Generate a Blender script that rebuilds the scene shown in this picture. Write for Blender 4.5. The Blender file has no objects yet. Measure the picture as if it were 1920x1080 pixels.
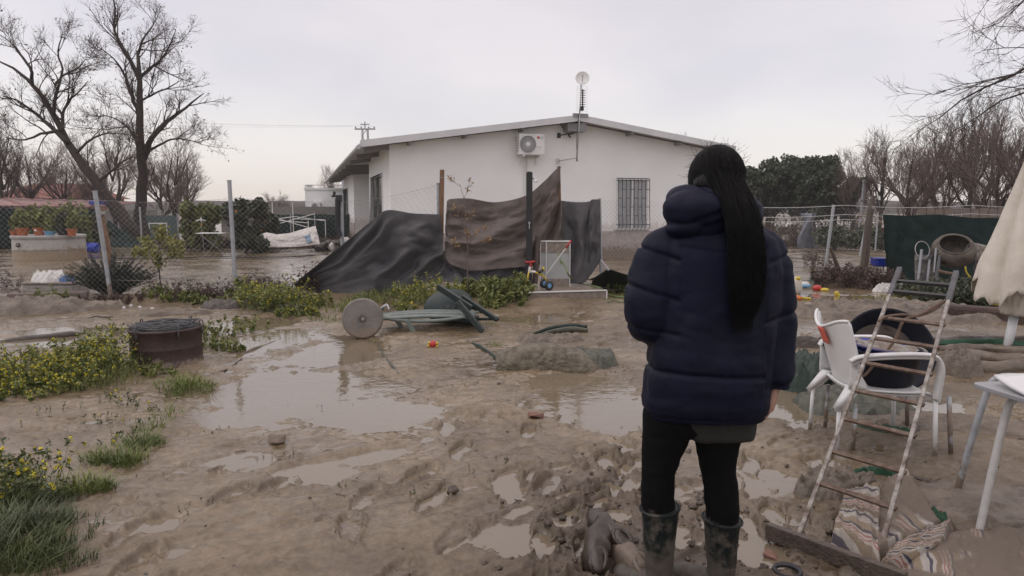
import bpy, math, random
import numpy as np
from mathutils import Vector, Matrix, noise as mn
R = math.radians
scene = bpy.context.scene

# ---------------------------------------------------------------- camera
FPX = 1280.0; TILT = math.atan(150 / 1280.0); CAMZ = 1.5
cd = bpy.data.cameras.new('camera'); cam = bpy.data.objects.new('camera', cd)
scene.collection.objects.link(cam); scene.camera = cam
cd.sensor_width = 36; cd.lens = 24; cd.clip_start = .05; cd.clip_end = 3000
cam.location = (0, 0, CAMZ); cam.rotation_euler = (math.pi / 2 - TILT, 0, 0)

# ---------------------------------------------------------------- sky and light
w = bpy.data.worlds.new("World"); scene.world = w; w.use_nodes = True
nt = w.node_tree; nt.nodes.clear()
def wn(t, **k):
    n = nt.nodes.new(t)
    for a, b in k.items(): setattr(n, a, b)
    return n
SUN_EL, SUN_AZ = R(50), R(-105)
sky = wn('ShaderNodeTexSky'); sky.sky_type = 'NISHITA'; sky.sun_disc = False
sky.sun_elevation = SUN_EL; sky.sun_rotation = SUN_AZ; sky.dust_density = 1; sky.air_density = 1
bg1 = wn('ShaderNodeBackground'); bg1.inputs['Strength'].default_value = .05
nt.links.new(sky.outputs[0], bg1.inputs[0])
tc = wn('ShaderNodeTexCoord'); mp = wn('ShaderNodeMapping'); mp.inputs['Scale'].default_value = (1, 1, 2.2)
nt.links.new(tc.outputs['Generated'], mp.inputs[0])
n1 = wn('ShaderNodeTexNoise'); n1.inputs['Scale'].default_value = 3.2; n1.inputs['Detail'].default_value = 5; n1.inputs['Roughness'].default_value = .45
nt.links.new(mp.outputs[0], n1.inputs['Vector'])
cr = wn('ShaderNodeValToRGB')
cr.color_ramp.elements[0].position = .38; cr.color_ramp.elements[0].color = (.645, .570, .558, 1)
cr.color_ramp.elements[1].position = .60; cr.color_ramp.elements[1].color = (.745, .655, .618, 1)
nt.links.new(n1.outputs['Fac'], cr.inputs[0])
bg2 = wn('ShaderNodeBackground'); bg2.inputs['Strength'].default_value = .93
nt.links.new(cr.outputs[0], bg2.inputs[0])
# overcast sky: brighter towards the zenith
sz = wn('ShaderNodeSeparateXYZ'); nt.links.new(tc.outputs['Generated'], sz.inputs[0])
zr = wn('ShaderNodeMapRange'); zr.inputs['From Min'].default_value = .38; zr.inputs['From Max'].default_value = 1; zr.inputs['To Min'].default_value = .985; zr.inputs['To Max'].default_value = 1.95
nt.links.new(sz.outputs['Z'], zr.inputs[0]); nt.links.new(zr.outputs[0], bg2.inputs[1])
ad = wn('ShaderNodeAddShader'); out = wn('ShaderNodeOutputWorld')
nt.links.new(bg1.outputs[0], ad.inputs[0]); nt.links.new(bg2.outputs[0], ad.inputs[1]); nt.links.new(ad.outputs[0], out.inputs[0])
sl = bpy.data.lights.new('sun', 'SUN'); sl.energy = .5; sl.angle = R(50); sl.color = (1, .97, .93)
so = bpy.data.objects.new('sun', sl); scene.collection.objects.link(so)
sd = Vector((math.sin(SUN_AZ) * math.cos(SUN_EL), math.cos(SUN_AZ) * math.cos(SUN_EL), math.sin(SUN_EL)))
so.rotation_euler = (-sd).to_track_quat('-Z', 'Y').to_euler()
scene.view_settings.view_transform = 'Standard'; scene.view_settings.look = 'None'
scene.view_settings.exposure = 0; scene.view_settings.gamma = 1

# ---------------------------------------------------------------- pixel geometry (photo pixels, 1920 wide -> real places)
def ray(px, py):
    u = (px - 960) / FPX; v = (540 - py) / FPX
    return np.array([u, math.cos(TILT) + v * math.sin(TILT), -math.sin(TILT) + v * math.cos(TILT)])
def W(px, py, Y):
    d = ray(px, py); return np.array([0, 0, CAMZ]) + d * (Y / d[1])
def GP(px, py, z=0.0):
    d = ray(px, py); return np.array([0, 0, CAMZ]) + d * ((z - CAMZ) / d[2])

# ---------------------------------------------------------------- numpy noise
def _h(ix, iy, s):
    n = (ix.astype(np.int64) * 374761393 + iy.astype(np.int64) * 668265263 + s * 1442695041) & 0xffffffff
    n = ((n ^ (n >> 13)) * 1274126177) & 0xffffffff
    n = n ^ (n >> 16)
    return (n & 0xffff) / 65535.0
def vn(x, y, s=0):
    ix = np.floor(x); iy = np.floor(y); fx = x - ix; fy = y - iy
    fx = fx * fx * fx * (fx * (fx * 6 - 15) + 10); fy = fy * fy * fy * (fy * (fy * 6 - 15) + 10)
    a = _h(ix, iy, s); b = _h(ix + 1, iy, s); c = _h(ix, iy + 1, s); d = _h(ix + 1, iy + 1, s)
    return (a + (b - a) * fx) * (1 - fy) + (c + (d - c) * fx) * fy
def fbm(x, y, o=4, s=0, g=.5):
    x = np.asarray(x, float); y = np.asarray(y, float)
    t = 0; a = 1; m = 0
    for i in range(o):
        t = t + a * (vn(x, y, s + i * 7) * 2 - 1); m += a; a *= g
        x, y = x * 1.63 + y * 1.21 + 3.1, y * 1.63 - x * 1.21 + 7.7
    return t / m
def ridge(x, y, o=4, s=0):
    x = np.asarray(x, float); y = np.asarray(y, float)
    t = 0; a = 1; m = 0
    for i in range(o):
        t = t + a * (1 - np.abs(vn(x, y, s + i * 5) * 2 - 1)); m += a; a *= .5
        x, y = x * 1.6 + y * 1.2 + 3.1, y * 1.6 - x * 1.2 + 7.7
    return t / m
def sst(a, b, x):
    t = np.clip((x - a) / (b - a), 0, 1); return t * t * (3 - 2 * t)

# ---------------------------------------------------------------- materials
def mat(name, c1, c2=None, rough=.6, rough2=None, scale=6, bump=.15, bscale=40, metal=0, mud=0, mudz=None, mudc=(.20, .155, .12), spec=.5, detail=6, stretch=(1, 1, 1), wave=None, coat=0):
    m = bpy.data.materials.new(name); m.use_nodes = True; t = m.node_tree; N = t.nodes; L = t.links
    b = N['Principled BSDF']; c2 = c2 or tuple(min(1, x * 1.3 + .005) for x in c1); rough2 = rough if rough2 is None else rough2
    tc = N.new('ShaderNodeTexCoord'); mp = N.new('ShaderNodeMapping'); L.new(tc.outputs['Object'], mp.inputs[0]); mp.inputs['Scale'].default_value = stretch
    n = N.new('ShaderNodeTexNoise'); n.inputs['Scale'].default_value = scale; n.inputs['Detail'].default_value = detail; n.inputs['Roughness'].default_value = .6
    L.new(mp.outputs[0], n.inputs['Vector'])
    r = N.new('ShaderNodeMapRange'); r.inputs['From Min'].default_value = .33; r.inputs['From Max'].default_value = .67; L.new(n.outputs['Fac'], r.inputs[0])
    mx = N.new('ShaderNodeMix'); mx.data_type = 'RGBA'; mx.inputs[6].default_value = (*c1, 1); mx.inputs[7].default_value = (*c2, 1); L.new(r.outputs[0], mx.inputs[0])
    col = mx.outputs[2]
    mr = N.new('ShaderNodeMix'); mr.inputs[2].default_value = rough; mr.inputs[3].default_value = rough2; L.new(r.outputs[0], mr.inputs[0]); ro = mr.outputs[0]
    if wave:   # (scale, direction, colour, threshold)
        wv = N.new('ShaderNodeTexWave'); wv.bands_direction = wave[1]; wv.inputs['Scale'].default_value = wave[0]; wv.inputs['Distortion'].default_value = wave[4] if len(wave) > 4 else 0
        L.new(tc.outputs['Object'], wv.inputs[0]); g = N.new('ShaderNodeMath'); g.operation = 'GREATER_THAN'; g.inputs[1].default_value = wave[3]; L.new(wv.outputs['Fac'], g.inputs[0])
        m2 = N.new('ShaderNodeMix'); m2.data_type = 'RGBA'; L.new(g.outputs[0], m2.inputs[0]); L.new(col, m2.inputs[6]); m2.inputs[7].default_value = (*wave[2], 1); col = m2.outputs[2]
    if mud:
        n2 = N.new('ShaderNodeTexNoise'); n2.inputs['Scale'].default_value = 9; n2.inputs['Detail'].default_value = 8; n2.inputs['Roughness'].default_value = .7; L.new(tc.outputs['Object'], n2.inputs['Vector'])
        src = n2.outputs['Fac']
        if mudz:
            ge = N.new('ShaderNodeNewGeometry'); sx = N.new('ShaderNodeSeparateXYZ'); L.new(ge.outputs['Position'], sx.inputs[0])
            mz = N.new('ShaderNodeMapRange'); mz.inputs['From Min'].default_value = mudz[0]; mz.inputs['From Max'].default_value = mudz[1]; mz.inputs['To Min'].default_value = .45; mz.inputs['To Max'].default_value = -.2; L.new(sx.outputs['Z'], mz.inputs[0])
            a = N.new('ShaderNodeMath'); a.operation = 'ADD'; L.new(src, a.inputs[0]); L.new(mz.outputs[0], a.inputs[1]); src = a.outputs[0]
        k = N.new('ShaderNodeMapRange'); k.inputs['From Min'].default_value = 1 - mud * .55; k.inputs['From Max'].default_value = 1 - mud * .55 + .12; L.new(src, k.inputs[0])
        m3 = N.new('ShaderNodeMix'); m3.data_type = 'RGBA'; L.new(k.outputs[0], m3.inputs[0]); L.new(col, m3.inputs[6]); m3.inputs[7].default_value = (*mudc, 1); col = m3.outputs[2]
        m4 = N.new('ShaderNodeMix'); L.new(k.outputs[0], m4.inputs[0]); L.new(ro, m4.inputs[2]); m4.inputs[3].default_value = .5; ro = m4.outputs[0]
    L.new(col, b.inputs['Base Color']); L.new(ro, b.inputs['Roughness'])
    b.inputs['Metallic'].default_value = metal; b.inputs['Specular IOR Level'].default_value = spec; b.inputs['Coat Weight'].default_value = coat
    if bump:
        nb = N.new('ShaderNodeTexNoise'); nb.inputs['Scale'].default_value = bscale; nb.inputs['Detail'].default_value = 5; L.new(mp.outputs[0], nb.inputs['Vector'])
        bp = N.new('ShaderNodeBump'); bp.inputs['Strength'].default_value = bump; bp.inputs['Distance'].default_value = .02; L.new(nb.outputs['Fac'], bp.inputs['Height']); L.new(bp.outputs[0], b.inputs['Normal'])
    return m

MUD = (.20, .155, .12)
M = {}
M['stucco'] = mat('stucco', (.80, .805, .80), (.87, .875, .87), .85, bump=.12, bscale=25, scale=.8, mud=.42, mudz=(.9, 1.5), mudc=(.66, .63, .60))
M['stone'] = mat('stone_band', (.30, .26, .245), (.46, .41, .39), .6, scale=9, bump=.1, mud=.75, mudz=(.0, .75))
M['roof'] = mat('roof_metal', (.42, .42, .42), (.52, .52, .52), .45, scale=2, bump=.05)
M['roof_edge'] = mat('roof_edge', (.55, .56, .57), (.64, .64, .65), .45, scale=3, bump=.03)
M['beam'] = mat('beam_steel', (.22, .22, .23), (.30, .30, .31), .5, scale=5)
M['black_metal'] = mat('black_metal', (.018, .018, .019), (.03, .028, .027), .45, scale=10, bump=.05)
M['glass'] = mat('window_glass', (.30, .31, .34), (.38, .39, .41), .12, scale=2, bump=0)
M['darkglass'] = mat('dark_glass', (.035, .035, .04), (.06, .06, .065), .12, scale=2, bump=0)
M['galv'] = mat('galvanised', (.30, .32, .34), (.42, .43, .45), .5, .65, scale=14, metal=.3, bump=.05, mud=.45, mudz=(0, 1.0))
M['wire'] = mat('wire', (.26, .26, .26), (.38, .37, .36), .5, metal=.4, bump=0)
M['alu'] = mat('aluminium', (.45, .45, .46), (.55, .55, .55), .35, metal=.8, bump=.02)
M['white_paint'] = mat('white_paint', (.66, .66, .65), (.74, .74, .73), .4, scale=4, bump=.03)
M['plastic_white'] = mat('white_plastic', (.60, .60, .60), (.68, .68, .68), .35, scale=5, bump=.03, mud=.36, mudz=(-.05, .5), mudc=(.36, .31, .26))
M['wood'] = mat('weathered_wood', (.14, .075, .04), (.25, .14, .08), .75, scale=5, stretch=(9, 9, 1), bump=.4, bscale=14)
M['wood_grey'] = mat('grey_wood', (.13, .10, .085), (.21, .17, .145), .8, scale=5, stretch=(1, 9, 9), bump=.4, bscale=14, mud=.5)
M['wood_mud'] = mat('muddy_wood', (.045, .033, .026), (.10, .072, .055), .45, scale=6, stretch=(1, 8, 8), bump=.4, bscale=12, mud=.45)
M['net_grey'] = mat('shade_cloth_grey', (.050, .049, .054), (.080, .077, .082), .75, scale=4, bump=.5, bscale=55, mud=.22, mudz=(0, .5))
M['net_brown'] = mat('shade_cloth_brown', (.088, .070, .062), (.145, .118, .106), .75, scale=5, bump=.6, bscale=55)
M['net_green'] = mat('shade_net_green', (.008, .018, .017), (.014, .028, .025), .85, scale=4, bump=.3, bscale=90, spec=.2)
M['net_bright'] = mat('green_net_bright', (.02, .075, .05), (.035, .10, .07), .7, scale=4, bump=.2)
M['tarp_green'] = mat('green_tarp', (.010, .025, .018), (.02, .038, .028), .45, scale=6, bump=.3, mud=.72)
M['bright_green'] = mat('green_strip', (.010, .05, .024), (.016, .075, .035), .55, scale=6, bump=.3, mud=.55)
M['rust'] = mat('rusty_steel', (.07, .032, .018), (.16, .12, .09), .7, scale=22, bump=.5, bscale=60, mud=.5, mudc=(.27, .21, .15))
M['rust_rail'] = mat('flaking_paint_steel', (.09, .055, .04), (.36, .34, .31), .6, scale=16, bump=.5, bscale=50, mud=.62, mudc=(.17, .10, .06))
M['rust_dark'] = mat('dark_rust', (.028, .014, .012), (.055, .03, .025), .55, scale=5, bump=.25, bscale=50, mud=.35, mudz=(0, .35))
M['dark_iron'] = mat('dark_iron', (.045, .045, .05), (.09, .09, .095), .5, scale=12, bump=.3)
M['concrete'] = mat('concrete', (.27, .26, .25), (.37, .36, .34), .8, scale=5, bump=.4, bscale=50)
M['concrete_mud'] = mat('muddy_concrete', (.13, .12, .105), (.21, .19, .17), .7, scale=6, bump=.4, bscale=50, mud=.5, mudz=(0, .55))
M['tile'] = mat('stone_tile', (.16, .13, .11), (.30, .25, .21), .7, scale=14, bump=.5, bscale=30, mud=.45)
M['panel_grey'] = mat('grey_panel', (.34, .35, .35), (.42, .43, .43), .5, scale=3, bump=.05, mud=.35, mudz=(0, .9))
M['terracotta'] = mat('terracotta', (.32, .09, .035), (.42, .13, .05), .7, scale=6)
M['blue'] = mat('blue_plastic', (.012, .03, .30), (.02, .05, .40), .35, scale=6, bump=.05, mud=.3)
M['lightblue'] = mat('pale_blue_plastic', (.10, .28, .48), (.16, .36, .55), .4)
M['yellow'] = mat('yellow_plastic', (.45, .33, .02), (.56, .42, .04), .4, bump=.05, mud=.62)
M['red'] = mat('red_plastic', (.36, .02, .02), (.48, .04, .03), .4, bump=.03, mud=.42)
M['orange'] = mat('orange_plastic', (.45, .12, .015), (.55, .17, .02), .4, bump=.03, mud=.5)
M['red_label'] = mat('red_label', (.55, .09, .06), (.62, .13, .09), .5, bump=0)
M['rubber'] = mat('black_rubber', (.012, .012, .014), (.024, .022, .026), .45, scale=5, bump=.1)
M['tub'] = mat('black_tub', (.004, .0045, .010), (.008, .009, .016), .5, scale=5, bump=.1, spec=.2)
M['mudfill'] = mat('mud_fill', (.045, .030, .020), (.085, .060, .042), .35, scale=7, bump=.4, bscale=12)
M['mudfill_pale'] = mat('pale_mud_fill', (.14, .11, .085), (.19, .15, .115), .2, scale=5, bump=.3, bscale=9)
M['chair_green'] = mat('dark_green_plastic', (.014, .024, .023), (.025, .037, .035), .35, scale=6, bump=.05, mud=.42, mudc=(.10, .085, .065))
M['chair_pale'] = mat('grey_green_plastic', (.12, .15, .135), (.19, .215, .20), .4, scale=7, bump=.08, mud=.74, mudc=(.19, .15, .12))
M['canvas'] = mat('beige_canvas', (.50, .45, .38), (.62, .57, .50), .85, scale=4, bump=.2, bscale=60, mud=.5, mudc=(.36, .28, .2))
M['bag_white'] = mat('white_sacking', (.55, .53, .51), (.68, .67, .66), .6, scale=6, bump=.5, bscale=22, mud=.48, mudc=(.36, .29, .24))
M['bag_blue'] = mat('blue_sacking', (.04, .09, .25), (.10, .18, .36), .6, scale=9, bump=.4)
M['mudcloth'] = mat('mud_soaked_cloth', (.10, .08, .06), (.18, .145, .112), .42, scale=7, bump=.6, bscale=26)
M['mudcloth_green'] = mat('mud_soaked_green_cloth', (.048, .052, .036), (.09, .092, .066), .42, scale=7, bump=.6, bscale=26, mud=.68, mudc=(.18, .145, .11))
M['mudcloth_dark'] = mat('mud_soaked_dark_cloth', (.045, .035, .03), (.08, .062, .05), .4, scale=7, bump=.6, bscale=26, mud=.66, mudc=(.16, .125, .095))
M['bark'] = mat('bark', (.028, .021, .018), (.055, .042, .036), .9, scale=8, bump=.8, bscale=16, stretch=(1, 1, .3))
M['twig'] = mat('twig', (.045, .032, .027), (.075, .052, .044), .9, bump=0)
M['twig_red'] = mat('reddish_twig', (.10, .072, .064), (.165, .122, .108), .9, bump=0)
M['twig_grey'] = mat('grey_twig', (.11, .095, .088), (.16, .14, .13), .9, bump=0)
M['leaf_dark'] = mat('dark_foliage', (.026, .036, .018), (.065, .078, .038), .6, scale=7, bump=0)
M['leaf_pine'] = mat('pine_foliage', (.030, .040, .025), (.075, .088, .055), .8, scale=1.8, bump=0)
M['leaf_mid'] = mat('mid_foliage', (.060, .085, .018), (.20, .215, .055), .6, scale=9, bump=0)
M['leaf_yellow'] = mat('yellowing_foliage', (.13, .14, .025), (.26, .25, .05), .6, scale=5, bump=0)
M['leaf_brown'] = mat('withered_leaves', (.12, .07, .04), (.22, .14, .07), .8, scale=5, bump=0)
M['rosemary'] = mat('rosemary_foliage', (.018, .028, .018), (.042, .058, .036), .7, scale=5, bump=0)
M['grass'] = mat('grass', (.065, .10, .018), (.20, .23, .05), .5, scale=4, bump=0)
M['grass_dark'] = mat('dark_grass', (.030, .048, .012), (.085, .105, .028), .5, scale=4, bump=0)
M['petal'] = mat('yellow_petals', (.50, .43, .03), (.66, .58, .06), .6, bump=0)
M['fruit'] = mat('orange_fruit', (.55, .16, .01), (.65, .22, .02), .5, bump=0)
M['rooftile'] = mat('red_roof_tile', (.16, .055, .04), (.26, .11, .085), .8, scale=5, bump=.4)
M['brick'] = mat('brick_wall', (.18, .085, .06), (.26, .14, .10), .85, scale=9, bump=.3)
M['pinkroof'] = mat('faded_red_sheet', (.22, .07, .065), (.42, .30, .28), .6, scale=1.2, stretch=(1, 4, 1), bump=.1)
M['greenwall'] = mat('green_wall', (.05, .085, .085), (.07, .11, .105), .6, bump=.05)
M['greywall'] = mat('grey_wall', (.16, .15, .14), (.22, .21, .20), .8)
M['rope'] = mat('old_rope', (.11, .07, .05), (.19, .13, .095), .9, bump=.6, bscale=90)
M['hose'] = mat('green_hose', (.10, .14, .05), (.15, .19, .08), .5)
M['stonebit'] = mat('muddy_stone', (.15, .115, .09), (.24, .19, .155), .6, scale=8, bump=.5, bscale=25)
M['brickbit'] = mat('broken_brick', (.17, .085, .06), (.24, .13, .1), .7, scale=9, bump=.5)
M['litter'] = mat('dead_litter', (.045, .028, .022), (.11, .07, .055), .85, scale=9, bump=.3)
M['litter_pale'] = mat('pale_litter', (.5, .48, .46), (.62, .6, .58), .7, scale=9, bump=.1)
# the person
M['skin'] = mat('skin', (.30, .165, .12), (.36, .20, .15), .5, scale=9, bump=.1, bscale=70)
M['hair'] = mat('black_hair', (.0020, .0018, .0022), (.0045, .004, .005), .45, scale=20, bump=0, spec=.18)
M['navy'] = mat('navy_nylon', (.0027, .0040, .0135), (.0045, .0063, .0215), .45, .70, scale=4, bump=.25, bscale=16, spec=.16)
M['shirt'] = mat('dark_grey_jersey', (.014, .012, .012), (.020, .018, .018), .9, bump=.2)
M['legging'] = mat('black_leggings', (.0022, .0022, .0022), (.0038, .0038, .0038), .9, bump=.1, bscale=160, spec=.12, mud=.30, mudz=(.2, .62), mudc=(.10, .09, .08))
M['boot'] = mat('dark_green_rubber', (.004, .0075, .0078), (.008, .013, .0125), .5, scale=6, bump=.15, mud=.66, mudz=(-.05, .62), mudc=(.085, .074, .062), spec=.25)

# ---------------------------------------------------------------- mesh building
col = scene.collection
def tag(o, label=None, cat=None, group=None, kind=None):
    if label: o['label'] = label
    if cat: o['category'] = cat
    if group: o['group'] = group
    if kind: o['kind'] = kind
    return o
def thing(name, label, cat, loc=(0, 0, 0), rz=0, group=None):
    o = bpy.data.objects.new(name, None); col.objects.link(o); o.location = [float(a) for a in loc]; o.rotation_euler = (0, 0, rz); o.empty_display_size = .2
    return tag(o, label, cat, group)
class MB:
    def __init__(s): s.v = []; s.f = []; s.m = []; s.n = 0
    def add(s, v, f, mi=0):
        v = np.asarray(v, float).reshape(-1, 3); s.v.append(v)
        f = [tuple(int(i) + s.n for i in q) for q in f]; s.f += f; s.m += [mi] * len(f); s.n += len(v); return s
    def box(s, c, d, rz=0, rot=None, mi=0):
        x, y, z = [a / 2 for a in d]
        v = np.array([(-x, -y, -z), (x, -y, -z), (x, y, -z), (-x, y, -z), (-x, -y, z), (x, -y, z), (x, y, z), (-x, y, z)])
        if rot is not None: v = v @ np.array(rot.to_3x3()).T
        elif rz: v = v @ np.array(Matrix.Rotation(rz, 3, 'Z')).T
        return s.add(v + np.asarray(c, float), [(0, 3, 2, 1), (4, 5, 6, 7), (0, 1, 5, 4), (1, 2, 6, 5), (2, 3, 7, 6), (3, 0, 4, 7)], mi)
    def bar(s, a, b, wd, ht, up=(0, 0, 1), mi=0):
        a = Vector(a); b = Vector(b); d = (b - a); L = d.length; d.normalize(); u = Vector(up); sx = d.cross(u)
        if sx.length < 1e-3: sx = Vector((1, 0, 0))
        sx.normalize(); u = sx.cross(d); v = []
        for p in (a, b):
            for i, j in ((-1, -1), (1, -1), (1, 1), (-1, 1)): v.append(p + sx * (i * wd / 2) + u * (j * ht / 2))
        return s.add([tuple(q) for q in v], [(0, 1, 2, 3), (7, 6, 5, 4), (0, 4, 5, 1), (1, 5, 6, 2), (2, 6, 7, 3), (3, 7, 4, 0)], mi)
    def tube(s, pts, r, n=8, cap=True, mi=0, sq=None):
        P = np.asarray([tuple(p) for p in pts], float); K = len(P); r = np.ones(K) * r if np.isscalar(r) else np.interp(np.linspace(0, 1, K), np.linspace(0, 1, len(r)), r)
        T = np.gradient(P, axis=0); T /= np.linalg.norm(T, axis=1)[:, None] + 1e-12
        ref = np.array([0, 0, 1.]) if abs(T[0, 2]) < .9 else np.array([1., 0, 0]); u = ref - T[0] * ref.dot(T[0]); u /= np.linalg.norm(u); V = []
        a = np.arange(n) * 2 * math.pi / n
        for k in range(K):
            u = u - T[k] * u.dot(T[k]); u /= np.linalg.norm(u) + 1e-12; b = np.cross(T[k], u)
            V.append(P[k] + r[k] * (np.cos(a)[:, None] * u + np.sin(a)[:, None] * b * (sq or 1)))
        F = []
        for k in range(K - 1):
            for i in range(n):
                j = (i + 1) % n; F.append((k * n + i, k * n + j, (k + 1) * n + j, (k + 1) * n + i))
        if cap: F.append(tuple(range(n - 1, -1, -1))); F.append(tuple((K - 1) * n + i for i in range(n)))
        return s.add(np.concatenate(V), F, mi)
    def tubes(s, P, Rr, n=3, mi=0):           # P [N,K,3], Rr [N,K]
        P = np.asarray(P, float); N, K, _ = P.shape; Rr = np.broadcast_to(Rr, (N, K))
        T = np.gradient(P, axis=1); T /= np.linalg.norm(T, axis=2, keepdims=True) + 1e-12
        ref = np.where(np.abs(T[:, :1, 2:3]) < .9, np.array([0, 0, 1.]), np.array([1., 0, 0])); ref = np.broadcast_to(ref, T.shape)
        u = np.cross(T, ref); u /= np.linalg.norm(u, axis=2, keepdims=True) + 1e-12; b = np.cross(T, u)
        a = np.arange(n) * 2 * math.pi / n
        V = P[:, :, None] + Rr[:, :, None, None] * (np.cos(a)[None, None, :, None] * u[:, :, None] + np.sin(a)[None, None, :, None] * b[:, :, None])
        i = np.arange(n); j = (i + 1) % n; k = np.arange(K - 1)[:, None] * n
        q = np.stack([k + i, k + j, k + n + j, k + n + i], -1).reshape(-1, 4)
        F = (q[None] + (np.arange(N) * K * n)[:, None, None]).reshape(-1, 4)
        return s.addq(V.reshape(-1, 3), F, mi)
    def addq(s, V, F, mi=0):
        s.v.append(np.asarray(V, float)); F = (np.asarray(F) + s.n).tolist(); s.f += F; s.m += [mi] * len(F); s.n += len(V); return s
    def loft(s, rings, cap=True, mi=0, closed=True):
        K = len(rings); n = len(rings[0]); F = []
        for k in range(K - 1):
            for i in range(n if closed else n - 1):
                j = (i + 1) % n; F.append((k * n + i, k * n + j, (k + 1) * n + j, (k + 1) * n + i))
        if cap: F.append(tuple(range(n - 1, -1, -1))); F.append(tuple((K - 1) * n + i for i in range(n)))
        return s.add(np.concatenate([np.asarray(r, float) for r in rings]), F, mi)
    def lathe(s, prof, n=24, c=(0, 0, 0), rot=None, cap=False, mi=0, jit=0):
        a = np.arange(n) * 2 * math.pi / n; rings = []
        for r, z in prof:
            v = np.stack([np.cos(a) * r, np.sin(a) * r, np.full(n, z)], 1)
            if rot is not None: v = v @ np.array(rot.to_3x3()).T
            rings.append(v + np.asarray(c, float))
        return s.loft(rings, cap, mi)
    def ell(s, c, r, n=16, m=10, rot=None, mi=0):
        pr = [(max(1e-4, math.sin(math.pi * i / m)), -math.cos(math.pi * i / m)) for i in range(m + 1)]
        a = np.arange(n) * 2 * math.pi / n; rings = []
        for q, z in pr:
            v = np.stack([np.cos(a) * q * r[0], np.sin(a) * q * r[1], np.full(n, z * r[2])], 1)
            if rot is not None: v = v @ np.array(rot.to_3x3()).T
            rings.append(v + np.asarray(c, float))
        return s.loft(rings, True, mi)
    def grid(s, G, mi=0):
        a, b, _ = G.shape; i, j = np.meshgrid(np.arange(a - 1), np.arange(b - 1), indexing='ij'); k = (i * b + j).ravel()
        return s.addq(G.reshape(-1, 3), np.stack([k, k + 1, k + b + 1, k + b], 1), mi)
    def quads(s, C, U, V, mi=0):              # diamond leaves: centre, half-length axis, half-width axis
        n = len(C); P = np.stack([C - U, C + V, C + U, C - V], 1).reshape(-1, 3)
        return s.addq(P, np.arange(n * 4).reshape(n, 4), mi)
    def build(s, name, mats, parent=None, smooth=False, solid=0, bevel=0, off=0):
        me = bpy.data.meshes.new(name); me.from_pydata(np.concatenate(s.v).tolist(), [], s.f)
        mats = mats if isinstance(mats, (list, tuple)) else [mats]
        for m in mats: me.materials.append(m)
        if len(mats) > 1: me.polygons.foreach_set('material_index', s.m)
        if smooth: me.polygons.foreach_set('use_smooth', [True] * len(me.polygons))
        me.update(); o = bpy.data.objects.new(name, me); col.objects.link(o)
        if parent: o.parent = parent
        if solid: q = o.modifiers.new('solid', 'SOLIDIFY'); q.thickness = solid; q.offset = off
        if bevel: q = o.modifiers.new('bevel', 'BEVEL'); q.width = bevel; q.segments = 2; q.limit_method = 'ANGLE'
        return o
def copy_thing(o, loc, rz=0, label=None, scale=None, group=None):
    c = o.copy(); col.objects.link(c); c.location = [float(a) for a in loc]; c.rotation_euler = (0, 0, rz)
    if scale: c.scale = (scale,) * 3 if np.isscalar(scale) else scale
    if label: c['label'] = label
    if group: c['group'] = group
    for ch in list(o.children):
        d = ch.copy(); col.objects.link(d); d.parent = c
        for g in ch.children:
            e = g.copy(); col.objects.link(e); e.parent = d
    return c
def remesh(mb, voxel, smooth=4, fac=.6):
    me = bpy.data.meshes.new('tmp'); me.from_pydata(np.concatenate(mb.v).tolist(), [], mb.f); o = bpy.data.objects.new('tmp', me); col.objects.link(o)
    q = o.modifiers.new('r', 'REMESH'); q.mode = 'VOXEL'; q.voxel_size = voxel
    if smooth: q = o.modifiers.new('s', 'SMOOTH'); q.iterations = smooth; q.factor = fac
    dg = bpy.context.evaluated_depsgraph_get(); ev = o.evaluated_get(dg); m2 = ev.to_mesh()
    n = len(m2.vertices); V = np.empty(n * 3); m2.vertices.foreach_get('co', V); NN = np.empty(n * 3); m2.vertices.foreach_get('normal', NN)
    F = [tuple(p.vertices) for p in m2.polygons]; ev.to_mesh_clear(); bpy.data.objects.remove(o); bpy.data.meshes.remove(me)
    return V.reshape(-1, 3), NN.reshape(-1, 3), F
def arc(c, r, a0, a1, n, ax='xz'):
    out = []
    for i in range(n):
        a = a0 + (a1 - a0) * i / (n - 1); p = list(c); k = 'xyz'.index(ax[0]); l = 'xyz'.index(ax[1]); p[k] += r * math.cos(a); p[l] += r * math.sin(a); out.append(p)
    return out
def smoothpts(pts, n=24):
    P = np.asarray([tuple(p) for p in pts], float); m = len(P)
    if m < 3: return P
    t = np.linspace(0, m - 1, n); i = np.clip(t.astype(int), 0, m - 2); f = (t - i)[:, None]
    Q = np.concatenate([2 * P[:1] - P[1:2], P, 2 * P[-1:] - P[-2:-1]]); p0, p1, p2, p3 = Q[i], Q[i + 1], Q[i + 2], Q[i + 3]
    return .5 * (2 * p1 + (p2 - p0) * f + (2 * p0 - 5 * p1 + 4 * p2 - p3) * f ** 2 + (-p0 + 3 * p1 - 3 * p2 + p3) * f ** 3)

# ================================================================ the ground
rg = np.random.RandomState(5)
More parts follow.
